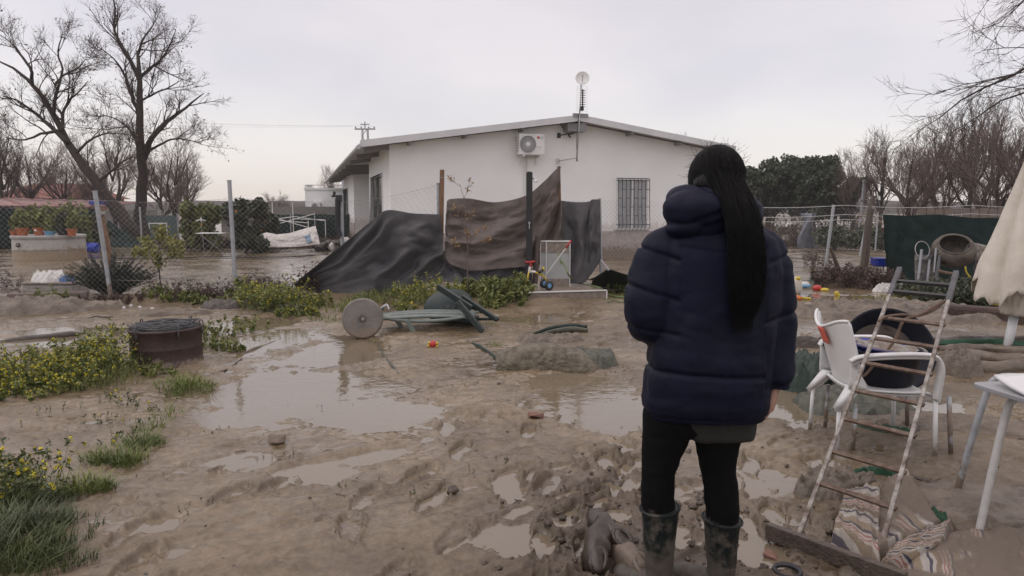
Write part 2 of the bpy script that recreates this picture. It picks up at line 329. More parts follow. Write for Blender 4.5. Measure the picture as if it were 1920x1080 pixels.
# puddles: photo pixel centre, half-sizes, depth
PUD = [(560, 735, 215, 60, .03, -8), (610, 660, 110, 40, .022, -5), (520, 640, 110, 30, .02, 5), (690, 770, 150, 40, .018, 8), (1110, 750, 120, 60, .05, 0),
       (1060, 715, 90, 22, .045, 0), (1420, 740, 90, 42, .03, 0), (1500, 700, 70, 30, .02, 0), (250, 620, 300, 12, .02, 0), (80, 640, 130, 12, .02, 0),
       (455, 610, 90, 22, .02, 0), (960, 1005, 70, 38, .022, 0), (955, 915, 28, 24, .03, 10), (1160, 967, 34, 14, .03, 0), (1060, 988, 22, 12, .03, 0),
       (300, 988, 35, 16, .02, 15), (1440, 900, 90, 45, .025, 0), (1560, 880, 70, 30, .02, 0), (1420, 1040, 60, 40, .02, 0),
       (590, 890, 90, 26, .01, 10), (700, 860, 70, 14, .018, 35), (450, 870, 80, 24, .008, 0), (1640, 560, 60, 8, .02, 0), (1560, 560, 60, 10, .02, 0),
       (1780, 770, 120, 22, .02, 0), (1850, 600, 90, 10, .014, 0), (230, 790, 120, 8, .014, 5), (100, 810, 90, 8, .014, 5), (330, 1040, 40, 20, .008, 0), (1000, 600, 110, 10, .006, 0)]
PUDG = []
for px, py, rx, ry, dp, an in PUD:
    c = GP(px, py); ax = abs(GP(px + rx, py)[0] - c[0]); ay = (GP(px, py - ry)[1] - GP(px, min(py + ry, 1079))[1]) / 2; PUDG.append((c[0], c[1], ax, ay, dp, R(an)))
# footprints (real places in the yard)
FEET = []
def walk(x0, y0, x1, y1, side=.11, step=.36, jit=.05):
    d = math.hypot(x1 - x0, y1 - y0); n = int(d / step); a = math.atan2(y1 - y0, x1 - x0)
    for i in range(n):
        t = (i + .5) / n; s = side if i % 2 else -side
        FEET.append((x0 + (x1 - x0) * t - math.sin(a) * s + rg.randn() * jit, y0 + (y1 - y0) * t + math.cos(a) * s + rg.randn() * jit, a + rg.randn() * .3, rg.uniform(.018, .045)))
walk(.35, 1.6, .2, 5.2); walk(.75, 1.9, .45, 4.0); walk(-.7, 1.6, -.3, 5.0); walk(.0, 1.9, 1.2, 5.8); walk(-1.5, 1.5, -1.6, 4.0); walk(.1, 2.2, .7, 2.6, jit=.1); walk(.4, 2.7, 1.1, 3.2, jit=.12)
walk(1.2, 3.0, 1.5, 6.5); walk(1.5, 2.2, 2.2, 6); walk(.6, 5.8, 1.6, 8.8); walk(.1, 3.2, .9, 3.6, jit=.1); walk(1.8, 5.5, 4.2, 8.5); walk(.5, 3.4, .2, 3.0)
for i in range(40):
    FEET.append((rg.uniform(.0, 1.5), rg.uniform(2.0, 4.0), rg.uniform(.4, 2.4), rg.uniform(.015, .042)))
for i in range(26):
    FEET.append((rg.uniform(-1.6, 0.2), rg.uniform(1.7, 3.6), rg.uniform(.6, 1.6), rg.uniform(.01, .028)))
def churn_mask(x, y):
    def blob(cx, cy, rx, ry): return np.exp(-(((x - cx) / rx) ** 2 + ((y - cy) / ry) ** 2))
    n = fbm(x * 1.3, y * 1.3, 3, 91) * .5
    m = 1.15 * blob(.55, 3.0, .75, .85) + .8 * blob(1.0, 2.1, 1.2, .6) + .55 * blob(1.9, 5.6, .9, 1.0) + .6 * blob(2.7, 3.3, .9, 1.2) + .5 * blob(5.0, 7.5, 2.2, 2.2) + .45 * blob(1.3, 7.5, .8, .8) + .35 * blob(-.6, 2.3, 1.3, .8)
    return np.clip(m + n * (m > .15) * .8, 0, 1)
def ground_h(x, y, fine=True):
    x = np.asarray(x, float); y = np.asarray(y, float)
    near = sst(11.5, 9.5, y)
    h = .028 + .020 * fbm(x * .5, y * .5, 3, 3) + .012 * fbm(x * 1.7, y * 1.7, 3, 13)
    h = h * near + (1 - near) * (.012 + .016 * fbm(x * .5, y * .9, 4, 33) + .012 * fbm(x * 3, y * 4, 4, 34, .6))
    ch = churn_mask(x, y)
    pm = np.zeros_like(x); pd = np.zeros_like(x)
    wx = .75 * fbm(x * 2.3, y * 3.2, 5, 51, .6); wy = .75 * fbm(x * 1.3, y * 1.9, 4, 61); wz_ = .30 * fbm(x * 9, y * 13, 4, 63, .6)
    for cx, cy, ax, ay, dp, an in PUDG:
        sel = (np.abs(x - cx) < (ax + ay) * 1.8) & (np.abs(y - cy) < (ay + ax) * 1.8)
        if not sel.any(): continue
        dx = x[sel] - cx; dy = y[sel] - cy; u = (dx * math.cos(an) + dy * math.sin(an)) / ax; v = (-dx * math.sin(an) + dy * math.cos(an)) / ay
        r = np.sqrt(u * u + v * v) + wx[sel] * .55 + .35 * wy[sel] + wz_[sel]
        k = sst(1.22, .45, r); q = k > pm[sel]
        a = pm[sel]; b = pd[sel]; a[q] = k[q]; b[q] = dp; pm[sel] = a; pd[sel] = b
    h = h * (1 - pm) + pm * (-pd + .016 * fbm(x * 2.2, y * 3.6, 4, 71))
    # beds of raised earth along the fence
    h = h + .10 * np.exp(-((y - 11.2 + .15 * np.sin(x)) / .32) ** 2) * (x < -1.2) * (.6 + .5 * fbm(x * 1.2, y, 2, 5))
    h = h + .10 * np.exp(-((y - 10.9) / .5) ** 2 - ((x - .1) / 1.1) ** 2) * .7
    if fine:
        cm = ch * (1 - .75 * pm)
        h = h + cm * (.036 * (ridge(x * 4.2, y * 4.6, 4, 21) - .58) + .014 * fbm(x * 17, y * 17, 4, 22, .65) + .012 * np.abs(fbm(x * 7, y * 9, 3, 24)))
        # slumped ledges and dragged streaks in the soft mud
        xr = x * .82 + y * .57; yr = -x * .57 + y * .82
        tn = fbm(xr * .9, yr * 2.6, 4, 48) * 3.2; fr = tn - np.floor(tn); led = np.floor(tn) + sst(.86, 1.0, fr); h = h + (near * (1 - pm) * .015) * led * .8 - near * (1 - pm) * .015 * tn * .75
        h = h + near * (1 - .8 * pm) * .011 * fbm(xr * 2.2, yr * 13, 4, 49, .6) * sst(-.25, .25, fbm(x * .8, y * .8, 2, 50))
        sp = fbm(x * 3.1, y * 4.2, 4, 57, .6); h = h - near * (1 - pm) * .020 * sst(.30, .46, sp) + near * .007 * np.exp(-((sp - .27) / .045) ** 2) * (1 - pm)
        sm = (1 - cm) * near
        h = h + sm * (.011 * (ridge(x * 1.8 + y * .5, y * 3.6, 4, 41) - .6)) * (1 - .6 * pm) + sm * (.0035 * fbm(x * 14, y * 14, 3, 44) + .0022 * fbm(x * 38, y * 46, 3, 45, .6) * sst(9, 5, y))
        sc = ridge(x * 2.6, y * 5.0, 3, 46); h = h - sm * (1 - pm) * .010 * sst(.83, .93, sc)
        for fx, fy, fa, fd in FEET:
            sel = (np.abs(x - fx) < .30) & (np.abs(y - fy) < .30)
            if not sel.any(): continue
            dx = x[sel] - fx; dy = y[sel] - fy; u = dx * math.cos(fa) + dy * math.sin(fa); v = -dx * math.sin(fa) + dy * math.cos(fa)
            v = v + .02 * np.sin(u * 12); wdt = .048 + .010 * np.sin(u * 14 + .6)
            nn = fbm(dx * 9 + fx * 9, dy * 9 + fy * 5, 4, 8, .62); r = np.sqrt((u / .145) ** 2 + (v / wdt) ** 2) + .55 * nn
            sdn = .5 + .9 * np.clip(.5 + fbm(dx * 5 + fy * 7, dy * 5 + fx * 3, 2, 9), 0, 1); h[sel] = h[sel] - fd * .85 * sst(1.18, .80, r) + fd * .50 * sdn * np.exp(-((r - 1.30) / .20) ** 2) * (1 + nn) + .003 * np.sin(u * 210) * (r < .8) * (fd > .03)
    return h
def gz(x, y): return float(ground_h(np.array([float(x)]), np.array([float(y)]), True)[0])

NR, NC = 1150, 1050
ys = .75 * np.exp(np.linspace(0, math.log(75 / .75), NR)); us = np.linspace(-1, 1, NC); us = us * 1.0 + .45 * us ** 3
X = us[None, :] * (ys[:, None] + .5); Y = np.repeat(ys[:, None], NC, 1)
Z = ground_h(X.ravel(), Y.ravel()).reshape(X.shape); Cm = churn_mask(X, Y)
me = bpy.data.meshes.new('ground'); nv = NR * NC
me.vertices.add(nv); me.vertices.foreach_set('co', np.stack([X, Y, Z], -1).astype(np.float32).ravel())
i, j = np.meshgrid(np.arange(NR - 1), np.arange(NC - 1), indexing='ij'); k = (i * NC + j).ravel(); q = np.stack([k, k + 1, k + NC + 1, k + NC], 1); nf = len(q)
me.loops.add(nf * 4); me.loops.foreach_set('vertex_index', q.ravel().astype(np.int32)); me.polygons.add(nf)
me.polygons.foreach_set('loop_start', np.arange(0, nf * 4, 4, dtype=np.int32)); me.polygons.foreach_set('loop_total', np.full(nf, 4, np.int32)); me.polygons.foreach_set('use_smooth', np.ones(nf, bool))
at = me.attributes.new('churn', 'FLOAT', 'POINT'); at.data.foreach_set('value', Cm.astype(np.float32).ravel())
me.update(calc_edges=True)
gm = bpy.data.materials.new('wet_mud'); gm.use_nodes = True; t = gm.node_tree; N = t.nodes; L = t.links; b = N['Principled BSDF']
def nd(tp, **kw):
    n = N.new(tp)
    for a, c in kw.items(): n.inputs[a].default_value = c
    return n
ge = N.new('ShaderNodeNewGeometry'); atn = N.new('ShaderNodeAttribute'); atn.attribute_name = 'churn'
na = nd('ShaderNodeTexNoise', Scale=1.3, Detail=8, Roughness=.62); nb_ = nd('ShaderNodeTexNoise', Scale=22, Detail=8, Roughness=.65); nc_ = nd('ShaderNodeTexNoise', Scale=1.4, Detail=7, Roughness=.6)
for n in (na, nb_, nc_): L.new(ge.outputs['Position'], n.inputs['Vector'])
r1 = N.new('ShaderNodeValToRGB'); e = r1.color_ramp.elements; e[0].position = .32; e[0].color = (.117, .085, .050, 1); e[1].position = .68; e[1].color = (.242, .188, .124, 1); L.new(na.outputs['Fac'], r1.inputs[0])
mA = N.new('ShaderNodeMix'); mA.data_type = 'RGBA'; mA.blend_type = 'MIX'; mA.inputs[7].default_value = (.078, .056, .038, 1); L.new(r1.outputs[0], mA.inputs[6])
cc = N.new('ShaderNodeMath'); cc.operation = 'MULTIPLY'; L.new(atn.outputs['Fac'], cc.inputs[0]); cc.inputs[1].default_value = .8; L.new(cc.outputs[0], mA.inputs[0])
mB = N.new('ShaderNodeMix'); mB.data_type = 'RGBA'; mB.blend_type = 'MULTIPLY'; mB.inputs[0].default_value = .75; L.new(mA.outputs[2], mB.inputs[6])
r2 = N.new('ShaderNodeValToRGB'); e = r2.color_ramp.elements; e[0].position = .35; e[0].color = (.55, .52, .5, 1); e[1].position = .62; e[1].color = (1.1, 1.1, 1.1, 1); L.new(nb_.outputs['Fac'], r2.inputs[0]); L.new(r2.outputs[0], mB.inputs[7])
# bright silt drying on flats + small dark debris specks
vo = nd('ShaderNodeTexVoronoi', Scale=7.5); L.new(ge.outputs['Position'], vo.inputs['Vector']); lt = N.new('ShaderNodeMath'); lt.operation = 'LESS_THAN'; lt.inputs[1].default_value = .07; L.new(vo.outputs['Distance'], lt.inputs[0])
n5 = nd('ShaderNodeTexNoise', Scale=2.1, Detail=2); L.new(ge.outputs['Position'], n5.inputs['Vector']); g5 = N.new('ShaderNodeMath'); g5.operation = 'GREATER_THAN'; g5.inputs[1].default_value = .53; L.new(n5.outputs['Fac'], g5.inputs[0])
mm = N.new('ShaderNodeMath'); mm.operation = 'MULTIPLY'; L.new(lt.outputs[0], mm.inputs[0]); L.new(g5.outputs[0], mm.inputs[1])
mC = N.new('ShaderNodeMix'); mC.data_type = 'RGBA'; L.new(mm.outputs[0], mC.inputs[0]); L.new(mB.outputs[2], mC.inputs[6]); mC.inputs[7].default_value = (.05, .035, .026, 1)
L.new(mC.outputs[2], b.inputs['Base Color'])
r3 = N.new('ShaderNodeMapRange'); r3.inputs['From Min'].default_value = .35; r3.inputs['From Max'].default_value = .65; r3.inputs['To Min'].default_value = .12; r3.inputs['To Max'].default_value = .58; L.new(nc_.outputs['Fac'], r3.inputs[0])
ra = N.new('ShaderNodeMath'); ra.operation = 'MULTIPLY_ADD'; ra.inputs[1].default_value = .22; L.new(atn.outputs['Fac'], ra.inputs[0]); L.new(r3.outputs[0], ra.inputs[2])
# saturated mud close to the water level is a smooth wet film
szn = N.new('ShaderNodeSeparateXYZ'); L.new(ge.outputs['Position'], szn.inputs[0]); n7 = nd('ShaderNodeTexNoise', Scale=6, Detail=5); L.new(ge.outputs['Position'], n7.inputs['Vector'])
zj = N.new('ShaderNodeMath'); zj.operation = 'MULTIPLY_ADD'; zj.inputs[1].default_value = .03; L.new(n7.outputs['Fac'], zj.inputs[0]); zk = N.new('ShaderNodeMath'); zk.operation = 'SUBTRACT'; L.new(szn.outputs['Z'], zk.inputs[0]); zk.inputs[1].default_value = .015; L.new(zk.outputs[0], zj.inputs[2])
wz = N.new('ShaderNodeMapRange'); wz.inputs['From Min'].default_value = .004; wz.inputs['From Max'].default_value = .026; wz.inputs['To Min'].default_value = .09; wz.inputs['To Max'].default_value = 1; L.new(zj.outputs[0], wz.inputs[0])
rm_ = N.new('ShaderNodeMath'); rm_.operation = 'MULTIPLY'; L.new(ra.outputs[0], rm_.inputs[0]); rq = N.new('ShaderNodeMapRange'); rq.inputs['From Min'].default_value = 0; rq.inputs['To Min'].default_value = .25; L.new(wz.outputs[0], rq.inputs[0]); L.new(rq.outputs[0], rm_.inputs[1]); L.new(rm_.outputs[0], b.inputs['Roughness'])
b.inputs['Specular IOR Level'].default_value = .55
bm1 = nd('ShaderNodeTexNoise', Scale=30, Detail=9, Roughness=.65); L.new(ge.outputs['Position'], bm1.inputs['Vector'])
bs0 = N.new('ShaderNodeMath'); bs0.operation = 'MULTIPLY_ADD'; bs0.inputs[1].default_value = .6; bs0.inputs[2].default_value = .48; L.new(atn.outputs['Fac'], bs0.inputs[0]); bs = N.new('ShaderNodeMath'); bs.operation = 'MULTIPLY'; L.new(bs0.outputs[0], bs.inputs[0]); L.new(wz.outputs[0], bs.inputs[1])
bp = N.new('ShaderNodeBump'); bp.inputs['Distance'].default_value = .012; L.new(bs.outputs[0], bp.inputs['Strength']); L.new(bm1.outputs['Fac'], bp.inputs['Height']); L.new(bp.outputs[0], b.inputs['Normal'])
me.materials.append(gm); go = bpy.data.objects.new('ground', me); col.objects.link(go); tag(go, kind='structure')
# field to the horizon
o = MB().grid(np.array([[(-440, -60, -.09), (440, -60, -.09)], [(-440, 420, -.09), (440, 420, -.09)]], float)).build('field', mat('field_earth', (.13, .11, .085), (.17, .15, .11), .7, scale=.05)); tag(o, kind='structure')
# muddy standing water at one level, seen wherever the mud lies lower
wm = bpy.data.materials.new('muddy_water'); wm.use_nodes = True; t = wm.node_tree; N = t.nodes; L = t.links; b = N['Principled BSDF']
b.inputs['Base Color'].default_value = (.170, .135, .092, 1); b.inputs['Roughness'].default_value = .03; b.inputs['IOR'].default_value = 1.75
ge = N.new('ShaderNodeNewGeometry'); n = nd('ShaderNodeTexNoise', Scale=9, Detail=3); L.new(ge.outputs['Position'], n.inputs['Vector'])
bp = N.new('ShaderNodeBump'); bp.inputs['Strength'].default_value = .10; bp.inputs['Distance'].default_value = .02; L.new(n.outputs['Fac'], bp.inputs['Height']); L.new(bp.outputs[0], b.inputs['Normal'])
g = [[(-1.35 * (.85 + .5), .85, 0), (1.35 * (.85 + .5), .85, 0)], [(-1.35 * 72, 72, 0), (1.35 * 72, 72, 0)]]
o = MB().grid(np.array(g, float)).build('puddle_water', wm); tag(o, kind='structure')

# ================================================================ plants: generators
def spawn(P, Rr, nper, ln, ang, up, K=5, seed=0, tmin=.25, wob=.25, rfac=.55, rmax=.05, tipr=.35, grav=None, rmin=.0):
    g = np.random.RandomState(seed); P = np.asarray(P, float); N, K0, _ = P.shape; Rr = np.broadcast_to(Rr, (N, K0)); n = N * nper
    idx = np.repeat(np.arange(N), nper); t = g.uniform(tmin, 1, n); x = t * (K0 - 1); i = np.clip(x.astype(int), 0, K0 - 2); f = (x - i)[:, None]
    p0 = P[idx, i] * (1 - f) + P[idx, i + 1] * f; r0 = Rr[idx, i] * (1 - f[:, 0]) + Rr[idx, i + 1] * f[:, 0]
    T = P[idx, i + 1] - P[idx, i]; T /= np.linalg.norm(T, axis=1)[:, None] + 1e-9
    rn = g.randn(n, 3); rn -= T * (rn * T).sum(1)[:, None]; rn /= np.linalg.norm(rn, axis=1)[:, None] + 1e-9
    a = ang * g.uniform(.6, 1.35, n)[:, None]; D = T * np.cos(a) + rn * np.sin(a); D[:, 2] += up
    D /= np.linalg.norm(D, axis=1)[:, None]
    plen = np.linalg.norm(P[:, -1] - P[:, 0], axis=1)[idx]; L = ln * g.uniform(.5, 1.15, n) * (1.15 - .55 * t)
    if ln < 1.0 and False: L = L * plen
    Q = [p0]; cur = D.copy()
    for k in range(K - 1):
        cur = cur + g.randn(n, 3) * wob * .5; cur[:, 2] += up * .35
        cur /= np.linalg.norm(cur, axis=1)[:, None]; Q.append(Q[-1] + cur * (L / (K - 1))[:, None])
    Q = np.stack(Q, 1); ra = np.maximum(np.minimum(r0 * rfac, rmax), rmin); Rn = ra[:, None] * np.linspace(1, tipr, K)[None]
    return Q, Rn
def resample(pts, rad, K=14):
    P = smoothpts(pts, K * 3); d = np.concatenate([[0], np.cumsum(np.linalg.norm(np.diff(P, axis=0), axis=1))]); t = np.linspace(0, d[-1], K)
    Q = np.stack([np.interp(t, d, P[:, k]) for k in range(3)], 1); return Q, np.interp(np.linspace(0, 1, K), np.linspace(0, 1, len(rad)), rad)
def tree_from(limbs, parent, seed, specs, trunkmat='bark', twigmat='twig', K=14, rt=1.0):
    """limbs: list of (3-D points, radii). specs: list of spawn levels."""
    tb = MB(); Ps = []; Rs = []; g = np.random.RandomState(seed)
    for pts, rad in limbs:
        Q, r = resample(pts, rad, K); Q[1:-1] += g.randn(K - 2, 3) * r[1:-1, None] * .18; tb.tube(Q, r, 7 if r[0] > .05 else 5); Ps.append(Q); Rs.append(r)
    tb.build('trunk', M[trunkmat], parent, smooth=True)
    P = np.stack(Ps); Rr = np.stack(Rs); cb = MB(); ends = []
    for li, sp in enumerate(specs):
        P, Rr = spawn(P, Rr, seed=seed * 10 + li, **sp); cb.tubes(P, Rr, 3 if li else 4); ends.append(P)
    cb.build('crown', M[twigmat], parent); return ends
def leaves_on(P, n, size, seed, spread=.5, elong=1.6):
    g = np.random.RandomState(seed); N, K, _ = P.shape; i = g.randint(0, N, n); k = g.randint(1, K, n); C = P[i, k] + g.randn(n, 3) * spread
    U = g.randn(n, 3); U /= np.linalg.norm(U, axis=1)[:, None]; V = np.cross(U, g.randn(n, 3)); V /= np.linalg.norm(V, axis=1)[:, None]
    s = size * g.uniform(.6, 1.3, n)[:, None]; return C, U * s * elong / 2, V * s / 2
def crownleaves(mb, lobes, n, size, seed, mi=0, shell=.55, gap=-.22):
    """leaf clusters through irregular lobes: (centre, radii)"""
    g = np.random.RandomState(seed)
    for c, r in lobes:
        m = n // len(lobes); d = g.randn(m, 3); d /= np.linalg.norm(d, axis=1)[:, None]; rr = g.uniform(shell ** 3, 1, m) ** (1 / 3.)
        lump = 1 + .42 * fbm(d[:, 0] * 2.6 + c[0], d[:, 2] * 2.6 + d[:, 1] * 1.7, 3, seed)
        keep = fbm(d[:, 0] * 4 + c[0] * 3, d[:, 2] * 4 + d[:, 1] * 4, 2, seed + 3) > gap
        C = (np.array(c) + d * np.array(r) * (rr * lump)[:, None])[keep]; m = len(C)
        U = g.randn(m, 3); U /= np.linalg.norm(U, axis=1)[:, None]; V = np.cross(U, g.randn(m, 3)); V /= np.linalg.norm(V, axis=1)[:, None]; s = size * g.uniform(.5, 1.4, m)[:, None]
        mb.quads(C, U * s * .8, V * s * .5, mi)
def blades(mb, cx, cy, rx, ry, n, h, wd, seed, lean=.5, mi=0, z=None):
    g = np.random.RandomState(seed); a = g.uniform(0, 6.283, n); q = np.sqrt(g.uniform(0, 1.5, n)); x = cx + rx * q * np.cos(a); y = cy + ry * q * np.sin(a)
    k_ = fbm(x * 7, y * 7, 3, 17) + .45 * (1 - q) > -.05 + .2 * g.randn(n); a, q, x, y = a[k_], q[k_], x[k_], y[k_]; n = len(x)
    z0 = ground_h(x, y, False) - .01 if z is None else np.full(n, z)
    H = h * g.uniform(.25, 1.2, n) * (1.1 - .45 * np.minimum(q, 1.2)); an = g.uniform(0, 6.283, n); ln = lean * g.uniform(.2, 1.2, n) * H
    dx = np.cos(an) * ln + np.cos(a) * q * ln * .6; dy = np.sin(an) * ln + np.sin(a) * q * ln * .6; w_ = wd * g.uniform(.6, 1.3, n) / 2; px = -np.sin(an) * w_; py = np.cos(an) * w_
    b0 = np.stack([x, y, z0], 1); m = np.stack([x + dx * .35, y + dy * .35, z0 + H * .6], 1); tp = np.stack([x + dx, y + dy, z0 + H * .95], 1); s = np.stack([px, py, np.zeros(n)], 1)
    V = np.stack([b0 - s, b0 + s, m + s * .8, m - s * .8, tp + s * .15, tp - s * .15], 1).reshape(-1, 3); k = np.arange(n)[:, None] * 6
    return mb.addq(V, np.concatenate([k + np.array([0, 1, 2, 3]), k + np.array([3, 2, 4, 5])]), mi)
def weeds(mb, cx, cy, rx, ry, n, h, seed, lf=.02, nl=9, nf=4, fs=.012, z=None, fl=1, st=0):
    """leafy stems (slot 0 green) with small yellow heads (slot 1)"""
    g = np.random.RandomState(seed); n = int(n * 1.25); a = g.uniform(0, 6.283, n); q = np.sqrt(g.uniform(0, 1.25, n)); x = cx + rx * q * np.cos(a); y = cy + ry * q * np.sin(a)
    if n > 20: cl = fbm(x * 4.5, y * 4.5, 3, 7); k_ = cl + .25 * (1 - q) > .05 + .18 * g.randn(n) * .8; a, q, x, y = a[k_], q[k_], x[k_], y[k_]; n = len(x); lf = lf * .62; nl = int(nl * 1.1)
    z0 = ground_h(x, y, False) - .01 if z is None else np.full(n, z); H = h * g.uniform(.35, 1.15, n) * (1.1 - .45 * np.minimum(q, 1)); K = 5
    base = np.stack([x, y, z0], 1); D = np.stack([g.randn(n) * .28, g.randn(n) * .28, np.ones(n)], 1); P = [base]
    for k in range(K - 1): P.append(P[-1] + D * (H / (K - 1))[:, None]); D = D + np.concatenate([g.randn(n, 2) * .16, np.zeros((n, 1))], 1)
    P = np.stack(P, 1); mb.tubes(P, np.linspace(.003, .0012, K)[None] * (h / .3) ** .5, 3, st)
    Q, Rq = spawn(P, .002, 3, h * .35, .6, .25, K=4, seed=seed + 1, rmax=.0015, tmin=.35); mb.tubes(Q, Rq, 3, st)
    C, U, V = leaves_on(P, n * nl, lf, seed + 2, h * .06, 3.0); mb.quads(C, U, V, 0); C, U, V = leaves_on(Q, n * nl, lf * .8, seed + 3, h * .05, 2.8); mb.quads(C, U, V, 0)
    if nf:
        tips = np.concatenate([P[:, -1], Q[:, -1], Q[:, -2]]); m = min(len(tips), int(n * nf * .65) if n > 20 else int(n * nf)); C = tips[g.choice(len(tips), m, replace=False)] + g.randn(m, 3) * .004
        s = fs * .78 * g.uniform(.6, 1.3, m)[:, None]
        for ax in ((1, 0, 0.2), (0, 1, .2), (.6, .6, .5)):
            U = np.array([ax]) * s; V = np.cross(U, g.randn(m, 3)); V /= np.linalg.norm(V, axis=1)[:, None] + 1e-9; mb.quads(C, U * 1.0, V * s, fl)
    return P

# ================================================================ far background
# --- the two tall bare trees behind the left yard
def pts(L, Y, seed=0, amp=.0):
    g = np.random.RandomState(seed); n = len(L); off = np.cumsum(g.randn(n) * amp); off -= off[0]
    return [W(x, y, Y + (o if isinstance(Y, (int, float)) else 0)) for (x, y), o in zip(L, off)]
def tall_tree(name, label, limbs, Y, seed, base, specs, grp):
    r0 = thing(name, label, 'tree', base, 0, grp); b = np.array(base)
    ll = [([p - b for p in pts(L, Y, seed + i * 3, amp)], rad) for i, (L, rad, amp) in enumerate(limbs)]
    return tree_from(ll, r0, seed, specs), r0
SP = [dict(nper=8, ln=1.75, ang=.75, up=.16, K=6, tmin=.12, wob=.32, rmax=.035, rmin=.012), dict(nper=7, ln=1.0, ang=.7, up=.13, K=5, wob=.35, rmax=.014, rmin=.007),
      dict(nper=6, ln=.55, ang=.7, up=.1, K=4, wob=.4, rmax=.008, rmin=.0055)]
YB = 30
limbsB = [([(268, 462), (266, 400), (268, 330), (262, 240), (263, 160), (258, 95)], [.30, .24, .20, .16, .12, .06], .12),
          ([(262, 150), (240, 105), (215, 60), (216, 20), (208, -25)], [.10, .08, .055, .035, .015], .35),
          ([(268, 300), (285, 262), (310, 232), (345, 205), (382, 175)], [.15, .12, .09, .055, .02], .3),
          ([(260, 215), (243, 165), (228, 130), (208, 105), (180, 85)], [.10, .075, .05, .03, .015], .3),
          ([(258, 150), (280, 130), (302, 112), (318, 85), (330, 55)], [.08, .06, .05, .03, .012], .3),
          ([(260, 100), (268, 75), (285, 50), (296, 30)], [.06, .04, .03, .012], .3),
          ([(262, 270), (240, 240), (215, 222), (190, 215)], [.07, .05, .03, .012], .3),
          ([(275, 285), (320, 262), (350, 262), (378, 270)], [.06, .045, .03, .012], .3),
          ([(262, 190), (290, 175), (315, 165), (340, 150)], [.05, .04, .03, .012], .3)]
endsB, tB = tall_tree('bare_tree', 'tall bare tree with an upright trunk forking beside the citrus trees, behind the left yard', limbsB, YB, 11, tuple(GP(268, 462)[:2] * 0 + W(268, 462, YB)[:2]) + (0.,), SP, 'tall bare trees')
limbsA = [([(262, 450), (238, 420), (205, 380), (165, 320), (140, 285), (118, 250), (92, 200), (62, 160), (28, 130), (-8, 112)], [.30, .27, .24, .20, .17, .14, .11, .09, .06, .03], .1),
          ([(128, 268), (98, 240), (70, 215), (35, 190), (5, 180)], [.12, .09, .07, .045, .02], .25),
          ([(100, 215), (104, 180), (110, 160), (118, 130), (108, 100), (118, 60)], [.08, .065, .05, .04, .03, .012], .25),
          ([(60, 158), (58, 130), (40, 105), (20, 80), (0, 65)], [.08, .06, .05, .03, .012], .25),
          ([(103, 160), (118, 142), (145, 128), (160, 112)], [.05, .04, .03, .012], .25),
          ([(118, 245), (118, 215), (128, 190), (150, 170), (165, 152)], [.08, .06, .05, .03, .012], .25),
          ([(145, 285), (170, 262), (200, 250), (235, 252)], [.06, .045, .03, .012], .2),
          ([(110, 245), (80, 250), (45, 262), (10, 258)], [.07, .05, .035, .015], .3),
          ([(180, 345), (210, 320), (235, 300), (262, 292)], [.07, .05, .03, .012], .3)]
endsA, tA = tall_tree('bare_tree', 'big bare tree leaning left over the planters, its trunk slanting down to the right', limbsA, 29, 17, tuple(W(262, 455, 29)[:2]) + (0.,), SP, 'tall bare trees')
for e_, r_, sd_, lb in ((endsB, tB, 5, 'a'), (endsA, tA, 6, 'b')):
    mb = MB(); C, U, V = leaves_on(e_[-1], 420, .07, sd_, .05, 1.2); mb.quads(C, U, V); mb.build('dead_leaves', M['leaf_brown'], r_)

# --- smaller bare trees: three prototypes, many individuals
def small_bare(name, label, h, seed, specs, twig, loc, rad=.11, nl=7, spread=.45, group=None, tw=None):
    r0 = thing(name, label, 'tree', loc, 0, group); g = np.random.RandomState(seed); limbs = [([(0, 0, -.1), (g.randn() * .1, g.randn() * .1, h * .25), (g.randn() * .2, g.randn() * .2, h * .55), (g.randn() * .3, g.randn() * .3, h * .92)], [rad, rad * .8, rad * .5, .02])]
    for i in range(nl):
        z = h * g.uniform(.12, .6); a = i * 2.4 + g.uniform(0, 1); d = np.array([math.cos(a), math.sin(a), 0]); L = h * g.uniform(.3, .5)
        limbs.append(([(0, 0, z), d * L * spread * .5 + (0, 0, z + L * .4), d * L * spread + (0, 0, z + L * 1.0)], [rad * .5, rad * .3, .012]))
    tree_from(limbs, r0, seed, specs, 'bark', twig, K=10); return r0
SPs = [dict(nper=8, ln=1.6, ang=.55, up=.25, K=5, tmin=.1, wob=.25, rmax=.022, rmin=.010), dict(nper=5, ln=.95, ang=.55, up=.2, K=4, wob=.3, rmax=.011, rmin=.008), dict(nper=4, ln=.55, ang=.6, up=.12, K=3, wob=.4, rmax=.008, rmin=.007)]
def xy(px, Y): return (float(W(px, 390, Y)[0]), Y, -.02)
GR = 'bare winter trees in the background'
bp1 = small_bare('bare_tree', 'brown bare tree at the far left edge beside the leaning tree', 5.6, 31, SPs, 'twig', xy(8, 36), group=GR)
bp2 = small_bare('bare_tree', 'low bushy bare tree behind the dark netting on the left', 4.2, 32, SPs, 'twig_red', xy(120, 40), nl=9, spread=.8, group=GR)
bp3 = small_bare('bare_tree', 'reddish bare tree right of the upright trunk', 4.6, 33, SPs, 'twig_red', xy(330, 36), nl=9, spread=.6, group=GR)
